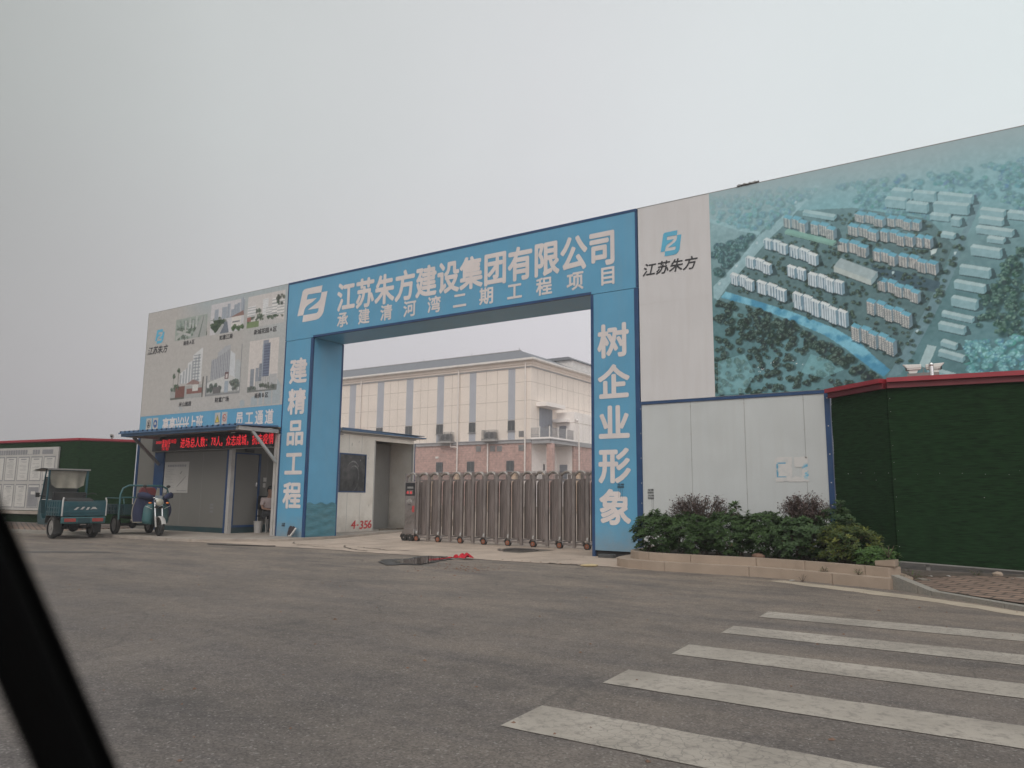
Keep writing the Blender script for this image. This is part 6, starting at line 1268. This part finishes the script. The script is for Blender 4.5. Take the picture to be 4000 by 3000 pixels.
# cab: low front cowl, seat, windscreen frame, roof sheet
mb = FB(); mb.prism_xz([(1.28, .35), (1.28, .78), (1.42, .80), (1.55, .52), (2.0, .50), (2.28, .62), (2.38, 1.02), (2.50, .98), (2.55, .55), (2.42, .33)], -.58, .58); mb.build("cab_body", M_tealdk, t1, True, bevel=.03)
mb = FB(); mb.box(1.28, 1.62, -.52, .52, .80, .90); mb.box(1.27, 1.35, -.52, .52, .90, 1.22); mb.build("seat", M_under, t1, True, bevel=.02)
mb = FB()
for s in (-1, 1): mb.tube([(2.40, .55*s, 1.0), (2.16, .55*s, 1.62), (2.08, .55*s, 1.84)], .022, 8); mb.tube([(1.58, .58*s, .6), (1.58, .58*s, 1.84)], .022, 8)
mb.tube([(2.16, -.55, 1.62), (2.16, .55, 1.62)], .016, 8); mb.tube([(1.58, -.58, 1.83), (1.58, .58, 1.83)], .02, 8); mb.build("cab_frame", M_teal, t1, True)
mb = FB(); mb.add([(2.395, -.53, 1.02), (2.395, .53, 1.02), (2.165, .53, 1.60), (2.165, -.53, 1.60)], [(0, 1, 2, 3)]); mb.build("windscreen", pm("grimy_screen", (.12, .13, .13), .3, var=.2), t1, True)
mb = FB()
v = [(x, y, 1.885+.05*math.cos(y*1.9)*0+-.05*abs(x-2.1)) for x in (1.52, 1.9, 2.3, 2.75, 3.17) for y in (-.66, -.33, 0, .33, .66)]
f = [(5*i+j, 5*i+j+1, 5*i+6+j, 5*i+5+j) for i in range(4) for j in range(4)]; mb.add(v, f); mb.add([(p[0], p[1], p[2]-.03) for p in v], [q[::-1] for q in f])
mb.box(1.50, 1.515, -.66, .66, 1.825, 1.865); mb.build("roof_sheet", M_steel, t1, True, fix=False)
mb = MB(); nx_, nz_ = 20, 12; v = []                                # tarp hanging behind the cab
for i in range(nz_+1):
    for j in range(nx_+1):
        u, w = j/nx_, i/nz_; y = -.47+.94*u; z = 1.85-.52*w*(1-.16*max(0, (abs(u-.5)-.32)/.18)*w)
        v.append((.66+.05*math.sin(u*9+w*2)*w+.10*w*(1-w)+.035*math.sin(u*17)*w, y*(1-.08*w), z))
f = [(i*(nx_+1)+j, i*(nx_+1)+j+1, (i+1)*(nx_+1)+j+1, (i+1)*(nx_+1)+j) for i in range(nz_) for j in range(nx_)]
mb.add(v, f, 0, True); mb.add([(p[0]+.006, p[1], p[2]) for p in v], [q[::-1] for q in f], 0, True); mb.build("tarp", M_canvas, t1, True, fix=False)
mb = MB(); mb.tube([(.645, -.52, 1.85), (.645, .52, 1.85)], .018, 8)
for s in (-1, 1): mb.tube([(.645, .50*s, .78), (.645, .50*s, 1.85)], .018, 8)
mb.build("tarp_frame", M_teal, t1, True)
tyre(t1, 1.05, 0, .28, .12, M_steel)
mb = FB(); mb.tube([(2.18, -.72, 1.12), (2.12, -.5, 1.1)], .014, 8); mb.box(2.1, 2.13, -.80, -.68, 1.08, 1.2); mb.tube([(2.18, .72, 1.12), (2.12, .5, 1.1)], .014, 8); mb.box(2.1, 2.13, .68, .80, 1.08, 1.2); mb.build("wing_mirror", M_under, t1, True)
mb = MB(); mb.prism_xz([(-.35, .65), (.1, .65), (.12, .98), (.0, 1.07), (-.25, 1.02), (-.36, .9)], -.35, .3); mb.ball((.17, .15, .86), .22, 10, 0, (.7, 1, .9)); mb.tube([(.1, -.2, 1.12), (-.1, -.35, 1.2), (.1, -.55, 1.17)], .012, 6); tag(mb.build("load", M_under), None)
ld = bpy.data.objects["load"]; ld.matrix_world = Matrix.Translation((-4.13, -3.36, 0)) @ Matrix.Rotation(TH, 4, 'Z'); tag(ld, "dark bundles lying in the bed of the tarp covered cargo cart", "load")

for i, (x, y, z, s, m, lb) in enumerate(((-.30, .28, .80, (.17, .14, .13), M_canvas, "dusty sack in the bed of the tarp covered cart, left side"), (.12, -.30, .80, (.15, .15, .12), M_under, "dark sack in the bed of the tarp covered cart, right side"))):
    r_ = random.Random(i+60); mb = MB(); mb.ball((x, y, z), 1.0, 12, 0, s); mb.v = [(a+r_.uniform(-.012, .012), b+r_.uniform(-.012, .012), max(.645, c+r_.uniform(-.012, .012))) for a, b, c in mb.v]
    o = mb.build("sack", m); o.matrix_world = Matrix.Translation((-4.13, -3.36, 0)) @ Matrix.Rotation(TH, 4, 'Z'); tag(o, lb, "sack")
mb = MB(); mb.tube([(-.66, -.2, .40), (-.63, -.05, .30), (-.60, .1, .36), (-.5, .15, .42)], .012, 6); mb.tube([(-.6, .3, .42), (-.4, .25, .25), (-.1, .2, .30)], .012, 6); mb.build("cable", M_under, t1, True)
for s in (-1, 1):
    mb = MB(); mb.box(-.34, .30, s*.49-.09, s*.49+.09, .59, .605); mb.prism_xz([(.30, .605), (.34, .605), (.40, .40), (.385, .40)], s*.49-.09, s*.49+.09); mb.build("wheel_arch", M_under, t1, True)
    mb = MB(); mb.box(-.30, -.29, s*.49-.10, s*.49+.10, .14, .50); mb.build("mud_flap", M_rubber, t1, True)
T2 = rad(-9)
t2 = thing("cargo_tricycle", "teal cargo tricycle facing the road with round headlamp and navy leg quilt, by the hut", "cargo tricycle", (-3.96, -1.80, 0.07), T2)
HW2 = 0.57
cargo_bed(t2, -0.55, 0.78, HW2, 0.55, 0.80, M_tealdk)
mb = MB(); mb.box(-.58, -.555, -HW2, HW2, .55, .82); mb.build("tailgate", M_tealdk, t2, True)
for s in (-1, 1):
    mb = MB(); mb.tube([(-.5, s*HW2, .83), (-.5, s*HW2, 1.0), (.7, s*HW2, 1.0), (.76, s*HW2, .85)], .014, 8); mb.build("side_rail", M_teal2, t2, True)
mb = MB(); p = [(.70, -.66, .42), (.70, -.66, 1.10), (.70, -.60, 1.27), (.70, -.45, 1.35), (.70, .45, 1.35), (.70, .60, 1.27), (.70, .66, 1.10), (.70, .66, .42)]; mb.tube(p, .026, 10); mb.tube([(.70, -.64, 1.02), (.70, .64, 1.02)], .018, 8); mb.build("hoop", M_teal2, t2, True)
for s in (-1, 1): tyre(t2, 0.0, s*.47, .26, .11, M_steel, flip=s)
mb = MB(); mb.tube([(0, -.44, .26), (0, .44, .26)], .04, 8); mb.box(-.45, 1.3, -.22, -.17, .42, .5); mb.box(-.45, 1.3, .17, .22, .42, .5); mb.ball((0, 0, .26), .11, 12); mb.build("chassis", M_under, t2, True)
mb = MB(); mb.prism_xz([(.84, .36), (.84, .64), (1.2, .64), (1.26, .40), (1.55, .36), (1.55, .30), (.9, .30)], -.24, .24); mb.build("engine_body", M_tealdk, t2, True, bevel=.02)
mb = MB(); mb.box(.86, 1.24, -.2, .2, .645, .74); mb.build("seat", M_under, t2, True, bevel=.03)
def shield(s):
    """one rounded leg-shield wing"""
    mb = MB(); sec = [(.30, .10, .22), (.34, .12, .34), (.42, .12, .36), (.58, .10, .35), (.72, .09, .34), (.80, .09, .31), (.86, .10, .22)]; v = []
    for z, y0, y1 in sec: v += [(1.60-.02*(z-.3), y0*s, z), (1.575-.02*(z-.3), (y0+y1)/2*s, z), (1.50-.02*(z-.3), y1*s, z), (1.46, y1*s*.97, z), (1.53, y0*s, z)]
    n = len(sec); mb.add(v, [(5*i+j, 5*i+(j+1) % 5, 5*i+5+(j+1) % 5, 5*i+5+j) for i in range(n-1) for j in range(5)]+[(0, 1, 2, 3, 4), tuple(range(5*n-5, 5*n))], 0, True); return mb
for s in (-1, 1): shield(s).build("leg_shield", M_teal2, t2, True)
for s in (-1, 1):
    mb = MB(); mb.beam((1.605, .16*s, .72), (1.575, .33*s, .80), .02, .012); mb.build("chrome_strip", M_galv, t2, True)
mb = MB(); mb.prism_yz([(-.10, .34), (.10, .34), (.12, .82), (-.12, .82)], 1.50, 1.56); mb.build("front_panel", M_tealdk, t2, True)
for s in (-1, 1):                                                    # fork legs: chrome above, grey below
    mb = MB(); mb.tube([(1.60, .095*s, .90), (1.70, .095*s, .50)], .02, 10); mb.build("fork_tube", M_chrome, t2, True)
    mb = MB(); mb.tube([(1.70, .095*s, .52), (1.79, .095*s, .24)], .026, 10); mb.build("fork_leg", M_galv, t2, True)
tyre(t2, 1.79, 0, .245, .085, M_under)
mb = MB(); v = []
for i in range(13):
    a = rad(15+130*i/12); 
    for y in (-.06, -.03, .03, .06): v.append((1.79+.275*math.cos(a), y, .245+.275*math.sin(a)+(.012 if abs(y) < .05 else -.01)))
mb.add(v, [(4*i+j, 4*i+j+1, 4*i+5+j, 4*i+4+j) for i in range(12) for j in range(3)], 0, True); mb.build("mudguard", M_galv, t2, True, fix=False)
mb = MB(); mb.tube([(1.56, 0, .90), (1.64, 0, .90), (1.68, 0, .90)], [.085, .108, .112], 20); hl = mb.build("headlight", M_chrome, t2, True)
mb = MB(); mb.tube([(1.68, 0, .90), (1.695, 0, .90), (1.70, 0, .90)], [.10, .085, .03], 20); mb.build("lens", M_lens, hl, True)
for s in (-1, 1):
    mb = MB(); mb.tube([(1.60, .07*s, .765), (1.66, .07*s, .765)], .042, 14); mb.build("fog_lamp", M_under, t2, True)
    mb = MB(); mb.tube([(1.60, .12*s, .88), (1.62, .20*s, .88)], .01, 6, 1); mb.ball((1.63, .235*s, .88), .04, 10, 0, (.7, 1.2, .65)); mb.build("indicator", [M_amber, M_under], t2, True)
mb = MB(); mb.tube([(1.40, -.36, 1.06), (1.50, -.25, 1.10), (1.54, -.08, 1.0), (1.54, .08, 1.0), (1.50, .25, 1.10), (1.40, .36, 1.06)], .014, 8); mb.box(1.48, 1.60, -.1, .1, .98, 1.08); mb.build("handlebar", M_chrome, t2, True)
for s in (-1, 1):
    mb = MB(); mb.tube([(1.50, .22*s, 1.08), (1.44, .28*s, 1.22), (1.43, .31*s, 1.30)], .008, 6); mb.ball((1.42, .32*s, 1.33), .05, 10, 0, (.35, 1.2, .8)); mb.build("mirror", M_under, t2, True)
for s in (-1, 1):                                                    # padded hand muffs
    mb = MB(); sec = [(1.58, .16, 1.02, .07), (1.54, .27, 1.06, .11), (1.46, .38, 1.09, .115), (1.38, .47, 1.08, .08)]; v = []
    for x, y, z, r in sec: v += [(x+r*math.cos(a)*.7, y*s, z+r*math.sin(a)*.8) for a in [2*math.pi*k/10 for k in range(10)]]
    mb.add(v, [(10*i+j, 10*i+(j+1) % 10, 10*i+10+(j+1) % 10, 10*i+10+j) for i in range(3) for j in range(10)]+[tuple(range(10)), tuple(range(30, 40))], 0, True); mb.build("hand_muff", M_navy, t2, True)
mb = MB(); v = []; nu, nv = 12, 14                                    # quilt draped in front of the rider's legs, falling to one side
for i in range(nv+1):
    for j in range(nu+1):
        w, u = i/nv, j/nu; z = 1.10-.74*w; y = -.10-.40*u-.06*math.sin(w*3)*u; x = 1.50-.16*u*u-.05*w+.02*math.sin(u*8+w*3); v.append((x, y, z-.10*u*(1-w)))
f = [(i*(nu+1)+j, i*(nu+1)+j+1, (i+1)*(nu+1)+j+1, (i+1)*(nu+1)+j) for i in range(nv) for j in range(nu)]; mb.add(v, f, 0, True); mb.add([(p[0]-.025, p[1], p[2]) for p in v], [q[::-1] for q in f], 0, True)
e = [v[i*(nu+1)+nu] for i in range(nv+1)]+[v[nv*(nu+1)+j] for j in range(nu, -1, -1)]; mb.tube([(p[0], p[1], p[2]) for p in e], .014, 6, 1); mb.build("leg_quilt", [M_navy, M_canvas], t2, True, fix=False)
mb = MB(); v = []
for i in range(nv+1):
    for j in range(7):
        w, u = i/nv, j/6; z = 1.0-.66*w; y = .12+.30*math.sin(math.pi*(.15+.7*w))*u+.06*u; v.append((1.48-.12*u*u, y, z))
f = [(i*7+j, i*7+j+1, (i+1)*7+j+1, (i+1)*7+j) for i in range(nv) for j in range(6)]; mb.add(v, f, 0, True); mb.add([(p[0]-.02, p[1], p[2]) for p in v], [q[::-1] for q in f], 0, True); mb.build("leg_quilt", M_navy, t2, True, fix=False)
mb = MB(); mb.prism_yz([(-.22, 1.0), (.20, 1.0), (.22, 1.22), (.16, 1.30), (-.20, 1.30), (-.25, 1.2)], .85, .92); sb = mb.build("seat_back", M_rack, t2, True, bevel=.02)
mb = MB(); mb.prism_yz([(-.30, .80), (-.12, .78), (-.10, 1.0), (-.24, 1.06), (-.32, 1.0)], .93, .97); mb.prism_yz([(.16, .92), (.30, .94), (.28, 1.28), (.22, 1.3)], .93, .96); mb.build("cushion_cover", M_canvas, sb, True)

# ------------------------------------------------------------------ plants
class Leaves:
    def __init__(s): s.v = []; s.f = []; s.t = []
    def leaf(s, c, d, up, ln, w, tone):
        d = d.normalized(); sd = d.cross(up)
        sd = sd.normalized() if sd.length > 1e-4 else Vector((1, 0, 0)); n = sd.cross(d).normalized(); o = len(s.v)
        m = c+d*ln*.55
        s.v += [tuple(c), tuple(m+sd*w/2+n*ln*.06), tuple(c+d*ln-n*ln*.08), tuple(m-sd*w/2+n*ln*.06), tuple(m)]
        s.f += [(o, o+1, o+4), (o+1, o+2, o+4), (o+2, o+3, o+4), (o+3, o, o+4)]; s.t += [tone]*5
    def rosette(s, c, ax, ln, w, k, tone, r):
        ax = ax.normalized(); a0 = r.uniform(0, 6.28); u = ax.orthogonal().normalized(); v = ax.cross(u)
        for i in range(k):
            a = a0+6.283*i/k+r.uniform(-.25, .25); e = r.uniform(.15, .75)
            s.leaf(c, (u*math.cos(a)+v*math.sin(a))+ax*e, ax, ln*r.uniform(.75, 1.15), w, min(1, max(0, tone+r.uniform(-.15, .15))))
        s.leaf(c, ax+u*.2, v, ln*.6, w*.7, min(1, tone+.25))
    def build(s, name, mat, parent):
        me = bpy.data.meshes.new(name); me.from_pydata(s.v, [], s.f); at = me.attributes.new("leaf_tone", 'FLOAT', 'POINT'); at.data.foreach_set("value", s.t)
        me.materials.append(mat); me.update(); o = bpy.data.objects.new(name, me); COL.objects.link(o); o.parent = parent
        if parent.type == 'EMPTY': o.matrix_parent_inverse = Matrix.Translation(-Vector(parent.location))
        return o
def rosette_shrub(label, c, R_, z0, n, mat, seed, ln=.075, group=None, cat="shrub", name="shrub", stems=9, tone=.45, k=7):
    """c: centre of the crown, R_: its three radii; rosettes crowd the outer shell, stems fan up from the soil"""
    r = random.Random(seed); t = thing(name, label, cat, (c[0], c[1], z0), 0, group); L_ = Leaves(); tips = []
    for _ in range(n):
        while True:
            d = Vector((r.gauss(0, 1), r.gauss(0, 1), r.gauss(.35, 1))); 
            if d.length > .1: break
        d.normalize(); q = r.uniform(.5, 1.0)**.5; lump = 1+.16*math.sin(d.x*6+seed)*math.cos(d.y*5+d.z*4)
        p = Vector((c[0]+d.x*R_[0]*q*lump, c[1]+d.y*R_[1]*q*lump, c[2]+d.z*R_[2]*q*lump))
        if p.z < z0+.04: continue
        hgt = (p.z-c[2])/R_[2]; L_.rosette(p, Vector((d.x*.6, d.y*.6-.15, .75+.3*hgt)), ln*r.uniform(.7, 1.2), ln*.36, k, (r.uniform(.75, 1) if r.random() < .11 else r.uniform(.1, .45)) if mat is M_leafyel else min(1, max(0, tone+.1*hgt+r.uniform(-.28, .28)*.9)), r); tips.append(p)
    L_.build("foliage", mat, t)
    mb = MB()
    for p in r.sample(tips, min(stems*3, len(tips))):
        b = Vector((c[0]+r.uniform(-.5, .5)*R_[0], c[1]+r.uniform(-.4, .4)*R_[1], z0-.02)); m = b.lerp(p, .55)+Vector((r.uniform(-.05, .05), r.uniform(-.05, .05), .05)); mb.tube([b, m, p], [.009, .006, .003], 5)
    mb.build("stem", M_twig, t); return t
G = "evergreen shrubs in the stone planter"
rosette_shrub("evergreen shrub at the left tip of the planter, overlapping the blue pillar", (11.74, -1.22, .56), (.46, .44, .38), .225, 760, M_leaf, 11, group=G, tone=.42)
rosette_shrub("evergreen shrub under the left purple bush in the planter", (12.35, -1.16, .57), (.50, .48, .37), .225, 800, M_leaf, 12, group=G, tone=.5)
rosette_shrub("evergreen shrub with a tall sprig, between the two purple bushes", (13.0, -1.12, .58), (.48, .48, .36), .225, 760, M_leaf, 13, group=G, tone=.45)
rosette_shrub("evergreen shrub behind the brown rock in the planter", (13.62, -1.08, .60), (.48, .46, .38), .225, 720, M_leaf, 14, group=G, tone=.48)
rosette_shrub("evergreen shrub with large rosettes in front of the right purple bush", (14.25, -1.28, .54), (.52, .46, .37), .225, 420, M_leafdk, 15, .10, group=G, tone=.6, k=8)
rosette_shrub("dark evergreen shrub beside the blue corner post", (14.74, -1.0, .68), (.28, .28, .44), .225, 130, M_leafdk, 16, .10, group=G, tone=.45, k=8)
rosette_shrub("yellow and green leafed shrub at the right of the planter against the turf fence", (14.96, -1.50, .50), (.52, .42, .34), .225, 420, M_leafyel, 17, .085, tone=.34, k=6)
rosette_shrub("small low green shrub hanging over the right end of the planter", (15.40, -1.90, .36), (.28, .24, .14), .225, 130, M_leafweed, 18, .085, tone=.5, k=6)
rosette_shrub("upright green sprig rising above the hedge between the purple bushes", (13.13, -1.12, 1.0), (.09, .09, .14), .5, 26, M_leaf, 19, .075, tone=.7, cat="shrub", stems=4)
def twig_bush(label, c, R_, z0, n, seed, mat):
    """open, fine-twigged bush: arching branches each set with small leaves"""
    r = random.Random(seed); t = thing("purple_bush", label, "bush", (c[0], c[1], z0), 0, "purple leafed bushes in the planter"); L_ = Leaves(); mb = MB()
    for _ in range(n):
        b = Vector((c[0]+r.uniform(-.10, .10), c[1]+r.uniform(-.08, .08), z0)); a = r.uniform(0, 6.283); q = r.uniform(.12, 1)**.6
        e = Vector((c[0]+R_[0]*q*math.cos(a), c[1]+R_[1]*q*math.sin(a), c[2]+R_[2]*math.sqrt(max(0, 1-q*q*.8))*r.uniform(.65, 1.08)))
        m = b.lerp(e, .5)+Vector((0, 0, .10)); pts = [b.lerp(m, i/4)*(1-i/8)+m.lerp(e, i/4)*(i/8) for i in range(5)]+[m.lerp(e, .5+.5*i/4) for i in range(1, 5)]
        mb.tube(pts, [.007-.0006*i for i in range(9)], 5)
        for i in range(3, 9):
            for _k in range(7):
                p = pts[i]+Vector((r.uniform(-.05, .05), r.uniform(-.05, .05), r.uniform(-.04, .04))); d = Vector((r.uniform(-1, 1), r.uniform(-1, 1), r.uniform(-.2, .7)))
                L_.leaf(p, d, Vector((0, 0, 1)), r.uniform(.034, .058), .024, min(1, max(0, r.gauss(.45, .25))))
    mb.build("branch", M_twig, t); L_.build("foliage", mat, t)
twig_bush("purple brown leafed bush above the left half of the planter, wide and sparse", (12.45, -1.0, .80), (.58, .38, .50), .4, 95, 31, M_leafred)
twig_bush("dark purple leafed bush above the right half of the planter, denser", (14.25, -1.0, .80), (.42, .38, .50), .4, 100, 32, M_leafred)
def weed(label, x, y, z, s, n, seed, mat=M_leafweed):
    r = random.Random(seed); t = thing("weed", label, "weed", (x, y, z)); L_ = Leaves(); mb = MB()
    for i in range(n):
        a = 6.283*i/n+r.uniform(-.4, .4); e = Vector((math.cos(a)*s*r.uniform(.3, .9), math.sin(a)*s*r.uniform(.3, .9), s*r.uniform(.3, 1.1))); b = Vector((x, y, z-.01)); mb.tube([b, b+e*.6, b+e], .003, 4)
        for k in range(3): L_.leaf(b+e*(.5+.25*k), Vector((math.cos(a)+r.uniform(-.6, .6), math.sin(a)+r.uniform(-.6, .6), r.uniform(-.2, .5))), Vector((0, 0, 1)), s*.42, s*.17, r.uniform(.3, .9))
    L_.build("foliage", mat, t); mb.build("stem", M_twig, t)
weed("bright weed drooping over the cracked end block of the planter", 15.60, -2.12, .40, .17, 9, 41)
weed("weed in a joint of the planter's steps, under the yellow shrub", 14.72, -2.12, .145, .09, 7, 42)
weed("weed on the lower step near the planter's right end", 15.22, -2.33, .145, .10, 7, 43)
weed("weed at the left end of the brick pavement by the kerb", 15.86, -2.08, .10, .15, 8, 44)
weed("small weed in the soil gap under the turf fence", 16.62, -1.22, .135, .12, 8, 45, M_leafdk)
weed("dry sprout in the road gutter before the planter step", 14.45, -2.30, .004, .10, 6, 46, M_leafred)
weed("pale dried leaf sprig hanging in the hedge over the rock", 14.12, -1.66, .46, .10, 6, 47, M_dryleaf)
weed("pale dried leaf sprig low in the left part of the hedge", 13.16, -1.56, .42, .08, 5, 48, M_dryleaf)
def rock(label, c, r, sc, seed, mat=M_rock, name="rock", cat="rock"):
    q = random.Random(seed); mb = MB(); mb.ball((0, 0, 0), r, 10, 0, sc); mb.v = [(x*(1+q.uniform(-.14, .14)), y*(1+q.uniform(-.14, .14)), z*(1+q.uniform(-.14, .14))) for x, y, z in mb.v]; mb.s = [False]*len(mb.s); return tag(mb.build(name, mat, loc=c), label, cat)
rock("brown rock lying on the planter soil among the hedge stems", (13.6, -1.52, .275), .10, (1.1, .8, .55), 3)
rock("tan broken brick under the turf fence beside the small weed", (16.88, -1.12, .16), .055, (1.3, .9, .8), 4, M_stone)
# dark fallen leaves / clods on the paving in one cover
r = random.Random(9); mb = MB()
def bit(x, y, z, s, flat=.5):
    a = r.uniform(0, 6.28); v = [(x+s*math.cos(a+k*1.571)*r.uniform(.6, 1.2), y+s*math.sin(a+k*1.571)*r.uniform(.6, 1.2), z) for k in range(4)]; mb.add(v+[(x, y, z+s*flat)], [(0, 1, 4), (1, 2, 4), (2, 3, 4), (3, 0, 4)])
for x, y, s in ((8.46, -3.39, .03), (8.56, -3.28, .03), (8.69, -3.35, .025), (8.99, -3.4, .04), (9.21, -3.51, .035), (9.41, -3.82, .03), (9.16, -3.55, .03), (8.9, -4.72, .03), (9.01, -4.61, .03), (9.9, -4.79, .03), (9.85, -5.23, .025), (9.3, -3.95, .04), (9.5, -3.7, .05), (9.1, -4.0, .03), (9.6, -4.1, .03), (9.7, -3.9, .045), (8.95, -3.75, .03)): bit(x, y, .002, s)
for _ in range(120): bit(r.uniform(8.6, 9.9), r.gauss(-3.8, .35), .002, r.uniform(.008, .02))
for _ in range(420): bit(r.uniform(-8, 19), r.uniform(-12.5, -2.2), .002, r.uniform(.006, .02)*(1 if r.random() < .93 else 1.8))
for _ in range(160): bit(r.uniform(11.5, 18), -2.35-max(0, r.random()-.2)*.5-max(0, -14.8+r.uniform(11.5, 18))*.3, .002, r.uniform(.005, .012))
for i in range(9): bit(8.9+.42*i*.5, -1.98+.02*i % .05, .008, .022)
o = mb.build("gravel", M_rock); o["kind"] = "stuff"
def litter(label, x, y, z, s, seed, mat=M_paper):
    q = random.Random(seed); mb = MB(); n = 7; v = [(s*math.cos(6.283*i/n)*q.uniform(.5, 1.2), s*.7*math.sin(6.283*i/n)*q.uniform(.5, 1.2), .004+q.uniform(0, .012)) for i in range(n)]; mb.add(v+[(0, 0, .012)], [(i, (i+1) % n, n) for i in range(n)]); mb.add([(p[0], p[1], p[2]-.003) for p in v]+[(0, 0, .009)], [((i+1) % n, i, n) for i in range(n)]); tag(mb.build("paper_scrap", mat, loc=(x, y, z), fix=False), label, "litter")
litter("white paper scrap on the grey border pavers, largest and leftmost", 16.08, -1.95, .15, .055, 1); litter("white paper scrap in a paver joint right of the largest scrap", 16.30, -1.80, .152, .03, 2)
litter("white paper scrap on the border pavers under the middle of the turf fence", 16.98, -1.50, .152, .035, 3); litter("white paper scrap furthest right on the brick pavement", 17.05, -1.60, .15, .03, 4)
litter("white litter scrap in the gutter under the planter step", 14.30, -2.33, .004, .05, 5)
# red cloth by the puddle: crumpled strip, one end trailing in the water
cl = thing("red_cloth", "crumpled red cloth strip at the puddle edge with one end in the water", "cloth", (8.05, -2.4, 0))
mb = MB(); r = random.Random(12); nu, nv = 40, 9; v = []
spine = [(7.86, -2.92), (7.90, -2.70), (7.94, -2.55), (7.97, -2.42), (8.06, -2.30), (8.16, -2.22), (8.26, -2.24), (8.34, -2.30)]
wid = [.008, .008, .012, .03, .08, .12, .11, .08]; hh = [.012, .012, .015, .03, .075, .10, .11, .07]
for i in range(nu+1):
    s = i/nu*(len(spine)-1); k = min(int(s), len(spine)-2); f = s-k; lerp = lambda a: a[k]+(a[k+1]-a[k])*f
    x, y = lerp([p[0] for p in spine]), lerp([p[1] for p in spine]); w = lerp(wid); h = lerp(hh)
    for j in range(nv+1):
        u = j/nv*2-1; v.append((x+u*w*.6+.01*math.sin(i*1.7), y+u*w, .018+h*(.12+.88*abs(math.sin(i*.55+j*.5))*(1-u*u))*r.uniform(.8, 1.15)))
fc = [(i*(nv+1)+j, i*(nv+1)+j+1, (i+1)*(nv+1)+j+1, (i+1)*(nv+1)+j) for i in range(nu) for j in range(nv)]
mb.add(v, fc, 0, True); mb.build("cloth", M_redcloth, cl, fix=False)

# ------------------------------------------------------------------ the car the picture is taken from: its windscreen pillar, close and out of focus
cp = thing("car_pillar", "black windscreen pillar of a car close to the viewer at the lower left, out of focus", "car pillar", (16.79, -14.075, 1.0))
Ca = Vector((17.05655, -14.2138, 1.2))
p_hi, p_lo = [Ca+(Vector(q)-Ca)*.72 for q in ((16.7735, -14.091, 1.172), (16.7925, -14.068, 1.1095))]
dr_ = (p_lo-p_hi).normalized(); cen = (p_hi+p_lo)/2; vw = (cen-Ca).normalized(); sd = dr_.cross(vw).normalized(); dp = sd.cross(dr_).normalized()
def bar(off, w, d, a, b, nm, mat, par, dd=0.0):
    mb = MB(); n = 14; v = []; ks = 10
    for i in range(ks+1):
        s = a+(b-a)*i/ks; c = cen+dr_*s+sd*off+dp*dd+sd*(-.30*s*s)
        for k in range(n):
            t = 2*math.pi*k/n; cx_, sy_ = math.cos(t), math.sin(t); cx_, sy_ = [math.copysign(abs(q)**.5, q) for q in (cx_, sy_)]; v.append(c+sd*(cx_*w/2)+dp*(sy_*d/2))
    mb.add(v, [(i*n+k, i*n+(k+1) % n, (i+1)*n+(k+1) % n, (i+1)*n+k) for i in range(ks) for k in range(n)], 0, True); mb.add(v[:n], [tuple(range(n))]); mb.add(v[-n:], [tuple(range(n))]); return mb.build(nm, mat, par)
trim_ = bar(-.0025, .0119, .032, -.42, .22, "trim", M_carblack, cp)
bar(.0052, .0036, .015, -.42, .22, "rubber_seal", M_carblack, trim_, .009)
bs = cen+dr_*.22
mb = MB(); mb.prism([(bs.x-.10, bs.y-.05), (bs.x+.55, bs.y-.75), (bs.x+.65, bs.y-.66), (bs.x+.02, bs.y+.07)], .72, .86); mb.build("door_top", M_carblack, cp, bevel=.02)
bpy.data.objects.remove(_to)

# ------------------------------------------------------------------ smoggy air
def haze(density):
    mb = MB(); mb.box(-880, 880, -680, 1400, -1.2, 30); m = bpy.data.materials.new("haze"); m.use_nodes = True; N, L = m.node_tree.nodes, m.node_tree.links
    N.clear(); o = N.new("ShaderNodeOutputMaterial"); v = N.new("ShaderNodeVolumePrincipled"); v.inputs["Color"].default_value = (.93, .92, .94, 1); v.inputs["Density"].default_value = density; v.inputs["Anisotropy"].default_value = 0.2; L.new(v.outputs[0], o.inputs["Volume"])
    h = mb.build("haze", m); h["kind"] = "stuff"
haze(0.0020)
